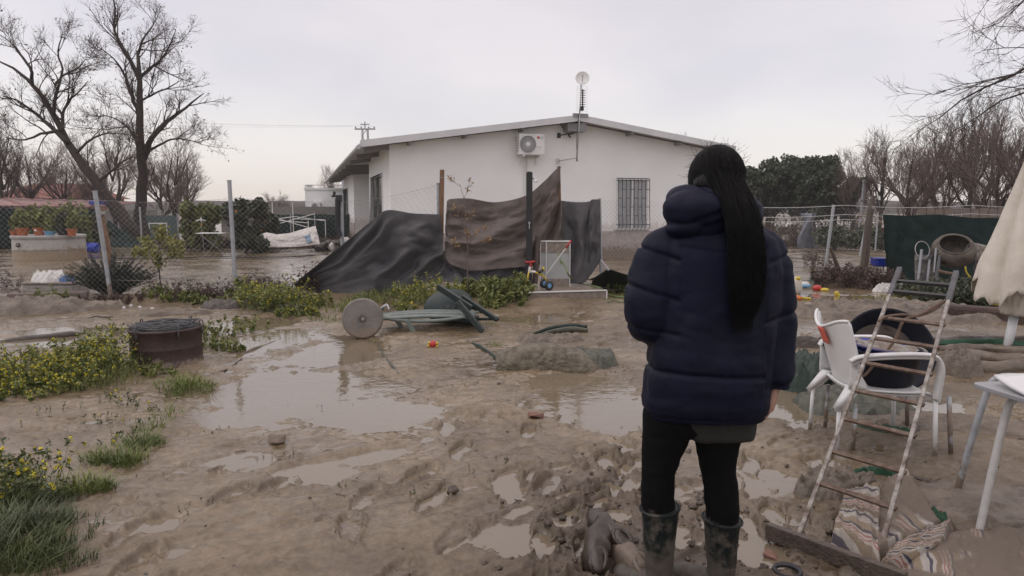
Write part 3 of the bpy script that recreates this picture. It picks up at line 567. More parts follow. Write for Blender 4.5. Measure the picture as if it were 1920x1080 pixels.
bl = [(bp1, -70, 38, 1.05, 'bare tree half outside the left edge, behind the green netting'), (bp2, 60, 44, 1.25, 'bare tree rising behind the house with the red tiled roof'), (bp3, 215, 41, 1.15, 'bare tree between the leaning trunk and the upright trunk'),
      (bp2, 300, 46, 1.1, 'hazy bare tree behind the green wall'), (bp1, 350, 47, .85, 'slim bare tree above the first citrus tree'), (bp3, 165, 50, 1.2, 'farther bare tree behind the leaning trunk'),
      (bp2, 522, 60, .62, 'small bare bush left of the white flat-roofed building'), (bp3, 625, 62, .95, 'bare treetop peeping over the white flat-roofed building'),
      (bp1, 1275, 48, 1.02, 'bare treetop showing over the right roof slope'), (bp3, 1235, 52, 1.22, 'thin bare treetop over the roof next to the woman'),
      (bp3, 1600, 38, .85, 'bare tree just right of the dark evergreens'), (bp1, 1650, 33, .85, 'bare tree behind the tall wooden stake'), (bp2, 1700, 27, .92, 'bare bushy tree behind the left end of the dark green net'),
      (bp3, 1760, 30, 1.02, 'bare tree behind the middle of the dark green net'), (bp1, 1815, 28, .98, 'straight bare tree left of the folded parasol'), (bp2, 1870, 25, 1.0, 'bare tree directly behind the folded parasol'),
      (bp3, 1930, 24, 1.1, 'bare tree cut by the right edge of the picture'), (bp2, 1740, 44, 1.3, 'hazier bare tree in the second row behind the net'), (bp3, 1840, 42, 1.4, 'hazy bare tree in the second row near the parasol'), (bp1, 1990, 30, 1.2, 'bare tree just beyond the right edge'),
      (bp2, 1530, 50, .8, 'low bare tree in front of the dark evergreens'), (bp3, 1450, 46, .6, 'short bare tree beside the woman\'s shoulder')]
for i, (pr, px, Y, s, lb) in enumerate(bl): copy_thing(pr, xy(px, Y), i * 1.9, lb, s)
# near tree reaching in from the right, trunk outside the frame
nb0 = (6.6, 6.4, 0.)
r0 = thing('overhanging_tree', 'bare tree on the right whose dark twiggy branches hang into the top right corner', 'tree', nb0)
bt = np.array(nb0); rel = lambda L, Y: [W(x, y, Y + k * .12) - bt for k, (x, y) in enumerate(L)]
tl = [([(0, 0, -.1), (.05, .1, 1.2), (0, .2, 2.4), (-.1, .2, 3.6), (-.2, .3, 4.4)], [.16, .14, .12, .09, .05])]
hb = [([(0, .2, 2.5)] + rel([(1990, 100), (1930, 128), (1870, 155), (1815, 178), (1770, 215), (1722, 245)], 6.6), [.06, .035, .022, .017, .012, .008, .003]),
      ([(0, .2, 2.2)] + rel([(1985, 150), (1925, 172), (1870, 192), (1825, 225), (1770, 255)], 6.9), [.05, .03, .017, .012, .008, .003]),
      ([(0, .2, 3.2)] + rel([(1985, -40), (1930, -5), (1895, 25), (1870, 45), (1835, 58)], 6.7), [.05, .03, .015, .010, .006, .003]),
      ([(0, .2, 2.9)] + rel([(1975, 60), (1930, 88), (1880, 90), (1840, 95)], 6.5), [.05, .025, .014, .007, .003]),
      ([(0, .2, 3.4)] + rel([(1985, -60), (1925, -30), (1880, -12), (1850, 2)], 6.4), [.05, .025, .012, .006, .003]),
      ([(0, .2, 2.3)] + rel([(1985, 120), (1920, 135), (1860, 150), (1800, 160), (1755, 175)], 6.2), [.05, .025, .013, .009, .005, .003])]
ends = tree_from(tl + hb, r0, 41, [dict(nper=9, ln=.75, ang=.45, up=-.05, K=6, tmin=.35, wob=.28, rmax=.006, rmin=.0035), dict(nper=6, ln=.38, ang=.55, up=-.02, K=5, wob=.35, rmax=.0035, rmin=.0024), dict(nper=3, ln=.18, ang=.6, up=.0, K=4, wob=.4, rmax=.002, rmin=.0016)], 'bark', 'twig', K=14)

# --- evergreens on the right
def evergreen(px, Y, h, wd, seed, label, n=24000):
    r0 = thing('evergreen_tree', label, 'tree', xy(px, Y), 0, 'dark evergreen trees'); g = np.random.RandomState(seed)
    limbs = [([(0, 0, 0), (.1, 0, h * .3), (0, .1, h * .8)], [.22, .16, .05])] + [([(0, 0, h * .3), (math.cos(a) * wd * .3, math.sin(a) * wd * .3, h * .55), (math.cos(a) * wd * .6, math.sin(a) * wd * .6, h * .75)], [.1, .06, .03]) for a in g.uniform(0, 6.28, 5)]
    tb = MB(); [tb.tube(*resample(p, r, 8), 6) for p, r in limbs]; tb.build('trunk', M['bark'], r0, smooth=True)
    lobes = [((g.uniform(-1, 1) * wd * .95, g.uniform(-.5, .5) * wd, h * g.uniform(.28, .86) * (1 - .0)), (wd * g.uniform(.16, .34), wd * .32, h * g.uniform(.08, .17))) for _ in range(22)] + [((0, 0, h * .84), (wd * .3, wd * .3, h * .14))]
    cb = MB(); crownleaves(cb, lobes, n, .14, seed, shell=.3, gap=-.06); cb.build('crown', M['leaf_pine'], r0)
evergreen(1440, 42, 4.6, 2.4, 51, 'dark round-topped evergreen right behind the woman\'s hood'); evergreen(1520, 44, 5.0, 2.2, 52, 'tallest dark evergreen of the group right of the woman')
evergreen(1562, 40, 4.0, 1.6, 53, 'dark evergreen at the right end of the group'); evergreen(1405, 47, 4.2, 2.0, 54, 'dark evergreen partly hidden by the woman\'s head')
# --- citrus trees on the left
def citrus(px, Y, h, wd, seed, label):
    r0 = thing('citrus_tree', label, 'tree', xy(px, Y), 0, 'citrus trees in the left yard'); g = np.random.RandomState(seed); tb = MB(); tb.tube([(0, 0, 0), (.05, 0, h * .3), (0, .05, h * .7)], [.07, .05, .02], 6)
    for a in range(6): tb.tube([(0, 0, h * .25), (math.cos(a) * wd * .6, math.sin(a) * wd * .6, h * .7)], [.03, .012], 5)
    tb.build('trunk', M['bark'], r0, smooth=True); lobes = [((g.uniform(-.6, .6) * wd, g.uniform(-.6, .6) * wd, h * g.uniform(.16, .86)), (wd * g.uniform(.22, .42), wd * .36, h * g.uniform(.11, .22))) for _ in range(15)]
    cb = MB(); crownleaves(cb, lobes, 9000, .10, seed, shell=.2); cb.build('crown', M['leaf_mid'] if seed % 2 else M['leaf_dark'], r0)
    for _ in range(9): c, r = lobes[g.randint(15)]; d = g.randn(3); d /= np.linalg.norm(d); d[1] = -abs(d[1]); MB().ell(np.array(c) + d * np.array(r), (.035,) * 3, 8, 5).build('fruit', M['fruit'], r0, smooth=True)
citrus(375, 24, 1.75, .85, 61, 'green citrus tree right of the upright bare trunk'); citrus(458, 22.5, 1.75, .8, 62, 'darker citrus tree behind the tall steel fence post'); citrus(500, 25, 1.35, .6, 64, 'smallest citrus tree, leaning over the white tarpaulin')
# low brown brushwood under the citrus trees
def brush(label, px, Y, wx, h, seed, m='litter', n=5000):
    g = np.random.RandomState(seed); x0 = W(px, 390, Y)[0]; x = x0 + wx * g.uniform(-1, 1, n); hh = h * (.6 + .5 * fbm(x * 1.3, x * 0 + seed, 3, seed)); z = hh * g.uniform(0, 1, n) ** 1.2; y = Y + g.randn(n) * .35; C = np.stack([x, y, z], 1)
    U = g.randn(n, 3); U /= np.linalg.norm(U, axis=1)[:, None]; V = np.cross(U, g.randn(n, 3)); V /= np.linalg.norm(V, axis=1)[:, None]; mb = MB(); mb.quads(C, U * .07, V * .022); k = n // 4; P = np.stack([C[:k] * (1, 1, .2), C[:k], C[:k] + U[:k] * .25 + (0, 0, .12)], 1); mb.tubes(P, .006, 3); tag(mb.build('brushwood', M[m]), label, kind='stuff')
brush('low brown brushwood heaped under the citrus trees', 420, 25.5, 2.4, .62, 3); brush('brown leaf litter bank behind the white tarpaulin', 560, 26.5, 1.6, .3, 4); brush('dark scrub line behind the right-hand wire fence', 1580, 27, 3.4, .75, 5); brush('grey brown scrub line farther behind the right-hand wire fence', 1560, 40, 6, 1.3, 6, n=6000)
# --- shrubs behind the pots, and low scrub on the right
def shrub(name, px, Y, h, wd, seed, label, m, n=4000, leaf=.09, twig=True, cat='shrub', group=None, z0=0, dy=.6):
    r0 = thing(name, label, cat, (W(px, 390, Y)[0], Y, z0), 0, group); g = np.random.RandomState(seed); tb = MB()
    P = np.zeros((1, 2, 3)); P[0, 1, 2] = h * .3; Q, q = spawn(P, .012, 22, h * .8, .8, .35, K=5, seed=seed, tmin=0, rmax=.008, rmin=.004); Q[:, :, 0] *= max(1, wd / h)
    tb.tubes(Q, q, 3); Q2, q2 = spawn(Q, q, 5, h * .4, .7, .15, K=4, seed=seed + 1, rmax=.004, rmin=.0025); tb.tubes(Q2, q2, 3); tb.build('stems', M['twig_red'], r0)
    if n:
        lobes = [((g.uniform(-.7, .7) * wd, g.uniform(-.7, .7) * wd * dy, h * g.uniform(.3, .7)), (wd * .38, wd * .35 * dy, h * g.uniform(.22, .38))) for _ in range(9)]
        cb = MB(); crownleaves(cb, lobes, n, leaf, seed, shell=.2); cb.build('foliage', M[m], r0)
    return r0
shrub('leafy_shrub', 90, 23, 1.75, 1.3, 71, 'yellowish green shrub behind the left terracotta pots', 'leaf_mid', 5000); shrub('leafy_shrub', 160, 24.5, 1.5, 1.1, 72, 'dark green shrub right of the round planter', 'leaf_dark', 5000)
shrub('low_scrub', 1600, 24, 1.0, 1.3, 73, 'dull green scrub beyond the leaning steel post', 'leaf_dark', 2600); shrub('low_scrub', 1510, 26, 1.5, .8, 74, 'bare scrub with a rag caught in it, right of the woman', 'leaf_dark', 0)
shrub('low_scrub', 1465, 30, 1.4, 1.6, 75, 'bare tangled scrub close to the woman\'s right sleeve', 'leaf_dark', 300); shrub('low_scrub', 1690, 30, 1.6, 1.9, 76, 'brown scrub behind the left end of the green net', 'leaf_brown', 500)
o = MB(); 
G = np.array([[W(1500 + 30 * v + 6 * math.sin(6 * u + 3 * v), 400 + 70 * u, 25.6 + .25 * math.sin(7 * v + 5 * u)) for v in np.linspace(0, 1, 8)] for u in np.linspace(0, 1, 12)]); 
tag(o.grid(G).build('snagged_rag', mat('grey_rag', (.12, .13, .16), (.2, .21, .24), .8), smooth=True, solid=.01), 'grey rag snagged on the bare scrub right of the woman', 'rag')

# --- far left: shed, netting, house, green wall, goal
def quadwall(name, px0, px1, Y0, Y1, zt, th, m, parent, zb=-.1):
    a = W(px0, 390, Y0); b = W(px1, 390, Y1); return MB().bar((a[0], a[1], (zt + zb) / 2), (b[0], b[1], (zt + zb) / 2), th, zt - zb).build(name, M[m], parent)
r0 = thing('garden_shed', 'low shed on the left wrapped in dark green netting under a faded red sheet roof', 'shed', (W(0, 390, 25)[0], 25, 0))
def sub(o): o.location = [-a for a in o.parent.location]; return o
g_ = []; a = W(-140, 390, 22.5); b = W(185, 390, 29)
for u in np.linspace(0, 1, 40):
    p = a + (b - a) * u; g_.append([(p[0], p[1] + .06 * math.sin(u * 31) + .05 * math.sin(u * 67), z) for z in np.linspace(0, 1.45 + .02 * math.sin(u * 20), 8)])
sub(MB().grid(np.array(g_)).build('netting', M['net_green'], r0, smooth=True, solid=.02))
A = np.array([a + (0, -.25, 0), b + (0, -.25, 0)]); top = []
for u in np.linspace(0, 1, 60):
    p = A[0] + (A[1] - A[0]) * u; top.append([(p[0], p[1] + v * 4, 1.62 - .10 * u + v * .25 + .02 * math.sin(u * 160)) for v in (0, .5, 1)])
sub(MB().grid(np.array(top)).build('sheet_roof', M['pinkroof'], r0, smooth=True, solid=.05))
sub(MB().box((W(180, 382, 28.5)[0], 28.9, 1.72), (.8, .5, .16)).build('blue_roof_box', M['blue'], r0, bevel=.04))
r0 = thing('brick_house', 'far brick house with a red tiled roof behind the shed on the left', 'house', (W(115, 390, 52)[0], 52, 0))
MB().box((0, 0, 1.1), (6.2, 6, 2.4)).build('wall', M['brick'], r0)
MB().add([(-3.5, -3.4, 2.2), (3.5, -3.4, 2.2), (3.5, 3.4, 2.2), (-3.5, 3.4, 2.2), (-1.8, 0, 3.35), (1.8, 0, 3.35)], [(0, 1, 5, 4), (1, 2, 5), (2, 3, 4, 5), (3, 0, 4), (0, 3, 2, 1)]).build('roof', M['rooftile'], r0)
for x in (-1.8, .6): wo = MB().box((x, -3.01, 1.3), (.8, .05, .9)).build('window', M['darkglass'], r0)
r0 = thing('green_wall_panel', 'grey green boarded wall behind a white goal frame in the left yard', 'wall', (W(302, 390, 33)[0], 33, 0)); MB().box((0, 0, .55), (1.6, .1, 1.2)).build('panel', M['greenwall'], r0); 
for x in (-.8, .8): MB().box((x, -.06, .6), (.07, .07, 1.3)).build('post', M['beam'], r0)
r0 = thing('goal_frame', 'small white tube goal frame in front of the grey green wall', 'goal', (W(294, 390, 31.5)[0], 31.5, 0)); zt = W(294, 419, 31.5)[2]
for x in (-.4, .4): MB().tube([(x, 0, 0), (x, 0, zt)], .025, 6).build('post', M['white_paint'], r0)
MB().tube([(-.42, 0, zt), (.42, 0, zt)], .025, 6).build('crossbar', M['white_paint'], r0)
r0 = thing('low_wall', 'long grey garden wall far behind the two tall trees', 'wall', (W(240, 390, 45)[0], 45, 0)); MB().box((0, 0, .6), (4.4, .2, 1.5)).build('wall_face', M['greywall'], r0)
for x in np.linspace(-2.1, 2.1, 4): MB().box((x, -.14, .62), (.2, .1, 1.55)).build('pier', M['concrete'], r0)
r0 = thing('fallen_net', 'dark green netting sloping down beside the leaning trunk', 'netting', (W(230, 390, 27)[0], 27, 0)); g_ = []
for u in np.linspace(0, 1, 20):
    tp = W(200 + 66 * u, 412 + 44 * u, 27); g_.append([(tp[0] + .03 * math.sin(9 * v), 27 - .8 * v + .07 * math.sin(14 * u + 5 * v), max(-.02, tp[2] * (1 - v))) for v in np.linspace(0, 1, 9)])
sub(MB().grid(np.array(g_)).build('net_sheet', M['net_green'], r0, smooth=True, solid=.01))
r0 = thing('steel_post', 'thin grey post standing by the foot of the upright trunk', 'post', (W(262, 390, 28)[0], 28, 0)); MB().tube([(0, 0, 0), (0, 0, 1.5)], .04, 6).build('shaft', M['galv'], r0); MB().ell((0, 0, 1.5), (.05, .05, .04)).build('cap', M['galv'], r0)
# round concrete planter with pots
Yp = 20.2; px0 = 88; c = W(px0, 390, Yp); r0 = thing('round_planter', 'round whitewashed concrete basin carrying a row of plant pots, muddy at its foot', 'planter', (c[0], Yp, 0))
M['basin'] = mat('basin_render', (.36, .34, .31), (.44, .42, .39), .8, scale=5, mud=.95, mudz=(-.02, .52), mudc=(.28, .21, .14))
MB().lathe([(.93, -.05), (.93, .05), (.91, .66), (.90, .70), (.82, .70), (.80, .6), (.02, .6)], 48).build('basin', M['basin'], r0, smooth=False)
MB().lathe([(.935, .62), (.95, .66), (.95, .70), (.9, .72), (.88, .70)], 48).build('rim', M['concrete'], r0); MB().lathe([(.05, 0), (.07, .02), (.05, .04), (.02, .05)], 12, (-.28, -.9, .46), Matrix.Rotation(R(90), 4, 'X')).build('drain_ring', M['rust_dark'], r0)
MB().lathe([(.925, .30), (.945, .305), (.925, .31)], 48).build('joint', M['beam'], r0)
pots = [(27, .12, .15, 'terracotta', 'wide low terracotta pot at the left end of the planter'), (47, .17, .22, 'terracotta', 'second terracotta pot from the left on the planter'), (74, .16, .23, 'terracotta', 'terracotta pot with a white tag, third on the planter'), (98, .15, .13, 'lightblue', 'pale blue bowl between the pots on the planter'), (120, .20, .24, 'rubber', 'big black pot on the planter'), (139, .13, .2, 'terracotta', 'small terracotta pot at the right end of the planter')]
for i, (px, r, h, m, lb) in enumerate(pots):
    x = W(px, 440, Yp - .35)[0]; rt = thing('plant_pot', lb, 'pot', (x, Yp - .35 - .1 * (i % 2), .705), 0, 'pots on the round planter')
    MB().lathe([(.01, 0), (r * .72, 0), (r * .95, h * .85), (r * 1.06, h * .85), (r * 1.06, h), (r * .93, h), (r * .9, h * .88), (.01, h * .86)], 20).build('pot', M[m], rt, smooth=False)
    cb = MB(); crownleaves(cb, [((0, 0, h + .16), (r * 1.1, r * 1.1, .22)), ((.05, 0, h + .3), (r * .8, r * .8, .16))], 500 if i not in (3,) else 160, .07, 80 + i, shell=.1); cb.build('plant', M['leaf_mid' if i != 4 else 'leaf_dark'], rt)
    if i == 2: MB().box((0, -r * .98, h * .7), (.07, .01, .05)).build('tag', M['white_paint'], rt)
c = W(164, 462, 23); r0 = thing('plastic_barrel', 'blue plastic barrel lying on its side right of the round planter', 'barrel', (c[0], 23, .17)); q = Matrix.Rotation(R(90), 4, 'Y')
MB().lathe([(.01, -.33), (.15, -.33), (.17, -.30), (.17, -.1), (.178, -.08), (.17, -.06), (.17, .1), (.178, .12), (.17, .14), (.17, .3), (.15, .33), (.01, .33)], 20, (0, 0, 0), q).build('drum', M['blue'], r0, smooth=True); MB().lathe([(.001, .33), (.04, .33), (.04, .36), (.001, .36)], 10, (0, 0, .08), q).build('cap', M['blue'], r0)

# --- middle distance: gazebo frame, drying rack, tarpaulin, white building, pylon
r0 = thing('white_building', 'far white flat-roofed building with a wall air conditioner and chimney', 'building', (W(640, 390, 44)[0], 44, 0))
MB().box((0, 3, 1.2), (4.6, 6, 2.9)).build('wall', M['stucco'], r0); MB().box((0, 3, 2.70), (4.7, 6.1, .12)).build('cornice', M['white_paint'], r0); MB().box((-2.1, .3, 2.84), (.45, .5, .24)).build('parapet_corner', M['white_paint'], r0)
MB().tube([(-.05, 1, 2.7), (-.05, 1, 3.5)], .13, 8).build('chimney', M['galv'], r0); MB().tube([(-2.2, 0, 2.95), (2.3, 0, 2.95)], .025, 5).build('railing', M['galv'], r0)
ac = MB().box((-1.55, -.16, 1.62), (.55, .3, .45)).build('air_conditioner', M['white_paint'], r0); MB().lathe([(.001, 0), (.16, 0), (.17, .02)], 16, (-1.62, -.33, 1.62), Matrix.Rotation(R(90), 4, 'X')).build('fan_grille', M['beam'], ac)
MB().box((-.6, -.02, 1.45), (1.4, .03, .04)).build('pipe', M['beam'], r0); MB().box((1.0, -.02, 2.1), (.12, .05, .12)).build('lamp', M['black_metal'], r0)
r0 = thing('dark_green_fence', 'dark green screened fence in front of the white flat-roofed building', 'fence', (W(590, 390, 34)[0], 34, 0)); g_ = [[(x, .05 * math.sin(3 * x), z) for z in (0.0, .4, .8, 1.18 + .02 * math.sin(5 * x))] for x in np.linspace(-2.5, 2.2, 30)]
MB().grid(np.array(g_)).build('screen', M['net_green'], r0, smooth=True, solid=.02)
for x in (-2.4, -1.2, 0, 1.2, 2.1): MB().tube([(x, -.06, 0), (x, -.06, 1.25)], .03, 6).build('post', M['galv'], r0)
o = thing('grey_shed_roof', 'long low grey roof left of the white flat-roofed building', 'shed', (W(540, 390, 42)[0], 42, 0)); MB().box((0, 0, 1.2), (7.5, 3, .75)).build('roof', M['greywall'], o); MB().box((0, .1, .4), (7.2, 2.7, .85)).build('wall', M['greywall'], o)
r0 = thing('gazebo_frame', 'bare white metal gazebo frame beyond the citrus trees', 'frame', (W(545, 390, 30)[0], 30, 0)); L0 = W(517, 390, 30)[0] - r0.location[0]; L1 = W(577, 390, 30)[0] - r0.location[0]
for x, y in ((L0 - .15, 0), (L0 + .1, 2), (L1, 0), (L1 + .2, 2)): MB().tube([(x, y, 0), (x, y, 1.75 if x < 0 else .95)], .022, 6).build('leg', M['white_paint'], r0)
for a, b in (((L0 - .4, 0, 1.0), (L1, 0, .85)), ((L0 - .15, 0, .75), (L1 + .3, 0, 1.25)), ((L0 - .6, .3, .95), (0, .5, 1.12)), ((0, .5, 1.12), (L1 + .2, 2, .9)), ((L0 + .1, 2, 1.0), (L1 + .2, 2, .95)), ((L0, 0, 1.05), (L1, 0, .65))): MB().tube([a, b], .018, 5).build('strut', M['white_paint'], r0)
r0 = thing('drying_rack', 'white wire clothes rack in front of the green citrus tree', 'rack', (W(396, 390, 22)[0], 22, 0)); zt = W(396, 437, 22)[2]
for y in np.linspace(-.25, .25, 6): MB().tube([(-.42, y, zt), (.42, y, zt)], .008, 4).build('rail', M['white_paint'], r0)
for x in (-.42, 0, .42): MB().tube([(x, -.27, zt), (x, .27, zt)], .011, 5).build('end_bar', M['white_paint'], r0)
for a, b in (((-.35, -.2, zt), (.3, .2, 0)), ((.35, -.2, zt), (-.3, .2, 0))): MB().tube([a, b], .012, 5).build('leg', M['wire'], r0)
r0 = thing('wall_lamp', 'small white spoked lamp hanging in front of the green citrus tree', 'lamp', tuple(W(377, 414, 22.4))); MB().tube([(0, 0, -.02), (0, 0, .12)], .02, 6).build('stem', M['white_paint'], r0)
for a in np.linspace(0, math.pi, 4)[:-1]: MB().tube([(-.16 * math.cos(a), -.16 * math.sin(a), 0), (0, 0, .05), (.16 * math.cos(a), .16 * math.sin(a), 0)], .012, 4).build('arm', M['white_paint'], r0)
MB().tube([(0, 0, -.02), (0, .1, W(377, 414, 22.4)[2] * -1)], .01, 4).build('pole', M['wire'], r0)
# white tarpaulin (crumpled, printed in blue)
g_ = []; Tt = [(476, 445), (500, 436), (520, 440), (545, 437), (575, 428), (592, 424)]; Bt = [(478, 462), (500, 464), (530, 464), (560, 463), (585, 460), (600, 458)]
for u in np.linspace(0, 1, 60):
    x = u * 5; i = min(4, int(x)); f = x - i; tp = np.array(Tt[i]) * (1 - f) + np.array(Tt[i + 1]) * f; bt_ = np.array(Bt[i]) * (1 - f) + np.array(Bt[i + 1]) * f; rowp = []
    for v in np.linspace(0, 1, 26): q = bt_ * (1 - v) + tp * v; rowp.append(W(q[0], q[1], 23.8 - .5 * (1 - v) + .14 * float(fbm(u * 7, v * 3, 4, 9)) + .5 * max(0, v - .8)))
    g_.append(rowp)
M['tarp_white'] = mat('white_tarpaulin', (.50, .46, .42), (.62, .59, .56), .6, scale=2.2, bump=.5, bscale=9, mud=.5, mudz=(0, .6), mudc=(.38, .31, .26))
r0 = thing('white_tarpaulin', 'dirty white tarpaulin with a blue mark, heaped along the yard beside the citrus trees', 'tarpaulin', (W(540, 460, 23.8)[0], 23.8, 0)); sub(MB().grid(np.array(g_)).build('sheet', M['tarp_white'], r0, smooth=True, solid=.02))
g2 = np.array(g_)[44:50, 4:17].copy(); g2[..., 1] -= .035; sub(MB().grid(g2).build('blue_print', mat('blue_print', (.10, .25, .42), (.35, .42, .5), .6, scale=9), r0, smooth=True, solid=.004))
# rubbish heap between the tarpaulin and the fence post
r0 = thing('rubbish_heap', 'heap of dark and white rubbish bags between the white tarpaulin and the fence post', 'rubbish', (W(622, 455, 24)[0], 24, 0)); g = np.random.RandomState(4)
for i in range(12):
    mb = MB(); mb.ell((g.uniform(-.5, .5), g.uniform(-.3, .3), g.uniform(.05, .35)), (g.uniform(.1, .25), .2, g.uniform(.07, .16)), 10, 7); V = mb.v[0]; V += .05 * np.stack([fbm(V[:, 1] * 9, V[:, 2] * 9 + i, 2, 1), fbm(V[:, 0] * 9, V[:, 2] * 9, 2, 2), fbm(V[:, 0] * 9, V[:, 1] * 9, 2, 3)], 1)
    mb.build('bag', M['bag_white'] if i % 3 == 0 else M['mudcloth_dark'], r0, smooth=True)
for x in (.35, .6): MB().box((x, .2, .3), (.08, .08, .6)).build('stake', M['rust'], r0)
# pylon
r0 = thing('electricity_pylon', 'distant lattice electricity pylon above the left end of the roof', 'pylon', (W(688, 390, 70)[0], 75, 0)); h = 11.6; mb = MB()
r0.location[0] = W(688, 390, 75)[0]; h = W(688, 242, 75)[2]
for sx in (-1, 1):
    for sy in (-1, 1): mb.tube([(sx * .45, sy * .45, 0), (sx * .28, sy * .28, h)], .05, 4)
for k in range(12):
    z0, z1 = h * k / 12, h * (k + 1) / 12; q0 = .45 - .17 * k / 12; q1 = .45 - .17 * (k + 1) / 12; s = 1 if k % 2 else -1; mb.tube([(-s * q0, -q0, z0), (s * q1, -q1, z1)], .035, 4)
mb.build('lattice', M['beam'], r0); MB().bar((-1.1, 0, h), (1.1, 0, h), .1, .14).build('crossarm', M['beam'], r0); MB().bar((-.5, 0, h + .5), (.5, 0, h + .5), .08, .1).build('top_arm', M['beam'], r0)
MB().tube([(0, 0, h), (0, 0, h + .8)], .06, 5).build('mast', M['beam'], r0)
for x in (-1, -.4, .4, 1): MB().lathe([(.02, 0), (.09, .05), (.09, .12), (.03, .2)], 8, (x, 0, h + .08)).build('insulator', M['concrete'], r0)
for k, (dz, x) in enumerate(((0, -1), (.1, 0), (0, 1))):
    p = np.array([r0.location[0] + x, 75, h + .3 + dz]); q = p + np.array([-60, -8, 3.5 + k * .5]); L = [p * (1 - u) + q * u - np.array([0, 0, 6 * u * (1 - u)]) for u in np.linspace(0, 1, 24)]
    tag(MB().tube(L, .006, 4).build('power_line', M['wire']), 'faint power line running left from the distant pylon', 'power line', 'power lines from the pylon')
# far low terrain / town haze line
g_ = []
for u in np.linspace(-1, 1, 160):
    x = u * 260; z = 3.0 + 2.2 * float(fbm(x * .02, 3, 4, 77)) + .5 * float(fbm(x * .2, 1, 3, 78)); g_.append([(x, 190, -1), (x, 190 + 3, z * .7), (x, 196, z), (x, 230, z * .6), (x, 300, -1)])
tag(MB().grid(np.array(g_)).build('far_woodland', mat('far_woodland', (.045, .042, .035), (.07, .06, .05), .9, scale=.3, bump=.8, bscale=2), smooth=False), kind='structure')

# ================================================================ the white house
HA = math.atan2(.293, .956); HC = (-3.24, 18.33)
HM = Matrix.Translation((HC[0], HC[1], 0)) @ Matrix.Rotation(HA, 4, 'Z'); HI = np.array(HM.inverted())
def onwall(px, py, yl=0.0):
    d = ray(px, py); o = np.array([0, 0, CAMZ]); ol = HI[:3, :3] @ o + HI[:3, 3]; dl = HI[:3, :3] @ d; t = (yl - ol[1]) / dl[1]; return ol + dl * t
house = thing('white_house', 'single-storey white rendered house with a low gable roof, stone skirting and barred windows', 'house', (HC[0], HC[1], 0), HA)
WID = 10.46; RX = WID / 2; WE = 9.75; sl_ = .144; ze = lambda x: 3.06 + sl_ * (min(x, WID - x) + .7)
LEN = 20.5; y1, y2, inset = 5.8, 13.2, 1.3
wallb = MB()
def prism(x0, x1, ya, yb):     # wall block following the gable underside
    xs = [x0] + ([RX] if x0 < RX < x1 else []) + [x1]; n = len(xs); v = []
    for y in (ya, yb):
        v += [(x, y, -.1) for x in xs] + [(x, y, ze(x)) for x in reversed(xs)]
    m = 2 * n; f = [tuple(range(m)), tuple(range(2 * m - 1, m - 1, -1))] + [(i, i + m, (i + 1) % m + m, (i + 1) % m) for i in range(m)]
    wallb.add(v, f)
prism(0, WE, 0, y1); prism(inset, WE, y1, y2); prism(0, WE, y2, LEN)
wallb.build('wall', M['stucco'], house)
sk = MB()
for a, b in (((-.03, -.03), (WID + .03, -.03)),): sk.bar((a[0], -.012, .36), (WE + .03, -.012, .36), .03, .92)
sk.bar((-.012, 0, .36), (-.012, y1, .36), .03, .92); sk.bar((inset - .012, y1, .36), (inset - .012, y2, .36), .03, .92); sk.bar((-.012, y2, .36), (-.012, LEN, .36), .03, .92)
sk.build('stone_skirting', M['stone'], house)
# roof: two sheet slopes with ribs along the left eave
rf = MB(); OV = .45; RL = 26.5
for s in (0, 1):
    X = (lambda x: x) if s == 0 else (lambda x: WID - x)
    xs = np.array([-.72 if s == 0 else .22, RX]); v = []
    for y in (-OV, RL):
        for x in xs: v += [(X(x), y, ze(x) + .03), (X(x), y, ze(x) + .10)]
    rf.add(v, [(0, 1, 3, 2), (4, 6, 7, 5), (0, 4, 5, 1), (2, 3, 7, 6), (1, 5, 7, 3), (0, 2, 6, 4)] if s == 0 else [(0, 2, 3, 1), (4, 5, 7, 6), (0, 1, 5, 4), (2, 6, 7, 3), (1, 3, 7, 5), (0, 4, 6, 2)])
rf.build('roof', M['roof'], house)
rb = MB()
for y in np.arange(-OV + .15, RL, .25):
    for s in (0, 1):
        f = (lambda x: x) if s == 0 else (lambda x: WID - x); e0 = -.74 if s == 0 else .20; rb.bar((f(e0), y, ze(e0) + .125), (f(RX - .05), y, ze(RX - .05) + .125), .07, .05)
rb.build('roof_ribs', M['roof'], house)
eb = MB()
for s in (0, 1):
    f = (lambda x: x) if s == 0 else (lambda x: WID - x); e0 = -.78 if s == 0 else .18; eb.bar((f(e0), -OV - .02, ze(e0) + .075), (f(RX), -OV - .02, ze(RX) + .075), .05, .17)
eb.build('verge_trim', M['roof_edge'], house)
MB().bar((RX - .22, -OV - .03, ze(RX) + .14), (RX + .22, -OV - .03, ze(RX) + .14), .08, .1).build('ridge_cap', M['beam'], house)
MB().tube([(-.82, -OV + .05, ze(-.82) + .01), (-.82, RL, ze(-.82) + .01)], .06, 8).build('gutter', M['roof'], house)
for k, y in enumerate([.1, 2.6, 5.1, 7.8, 10.4, 13.0, 15.6, 18.2, 20.6, 23.4]):     # rafters under the left eave
    MB().bar((-.66, y, ze(-.66) - .06), (.05 if not y1 < y < y2 else inset, y, ze(.0) - .05), .09, .13).build('rafter', M['beam'], house)
for k, x in enumerate([.5, 2.0, 3.6, 6.9, 8.5]):                                     # purlin ends under the gable overhang
    MB().bar((x, -OV + .06, ze(x) - .035), (x, .0, ze(x) - .035), .07, .10).build('purlin', M['beam'], house)
MB().box((RX - .05, -.2, ze(RX) - .17), (.55, .36, .22)).build('ridge_beam', M['beam'], house)
MB().tube([(0.9, LEN + 3.5, 0), (.9, LEN + 3.5, 3.1)], .08, 8).build('porch_post', M['white_paint'], house)
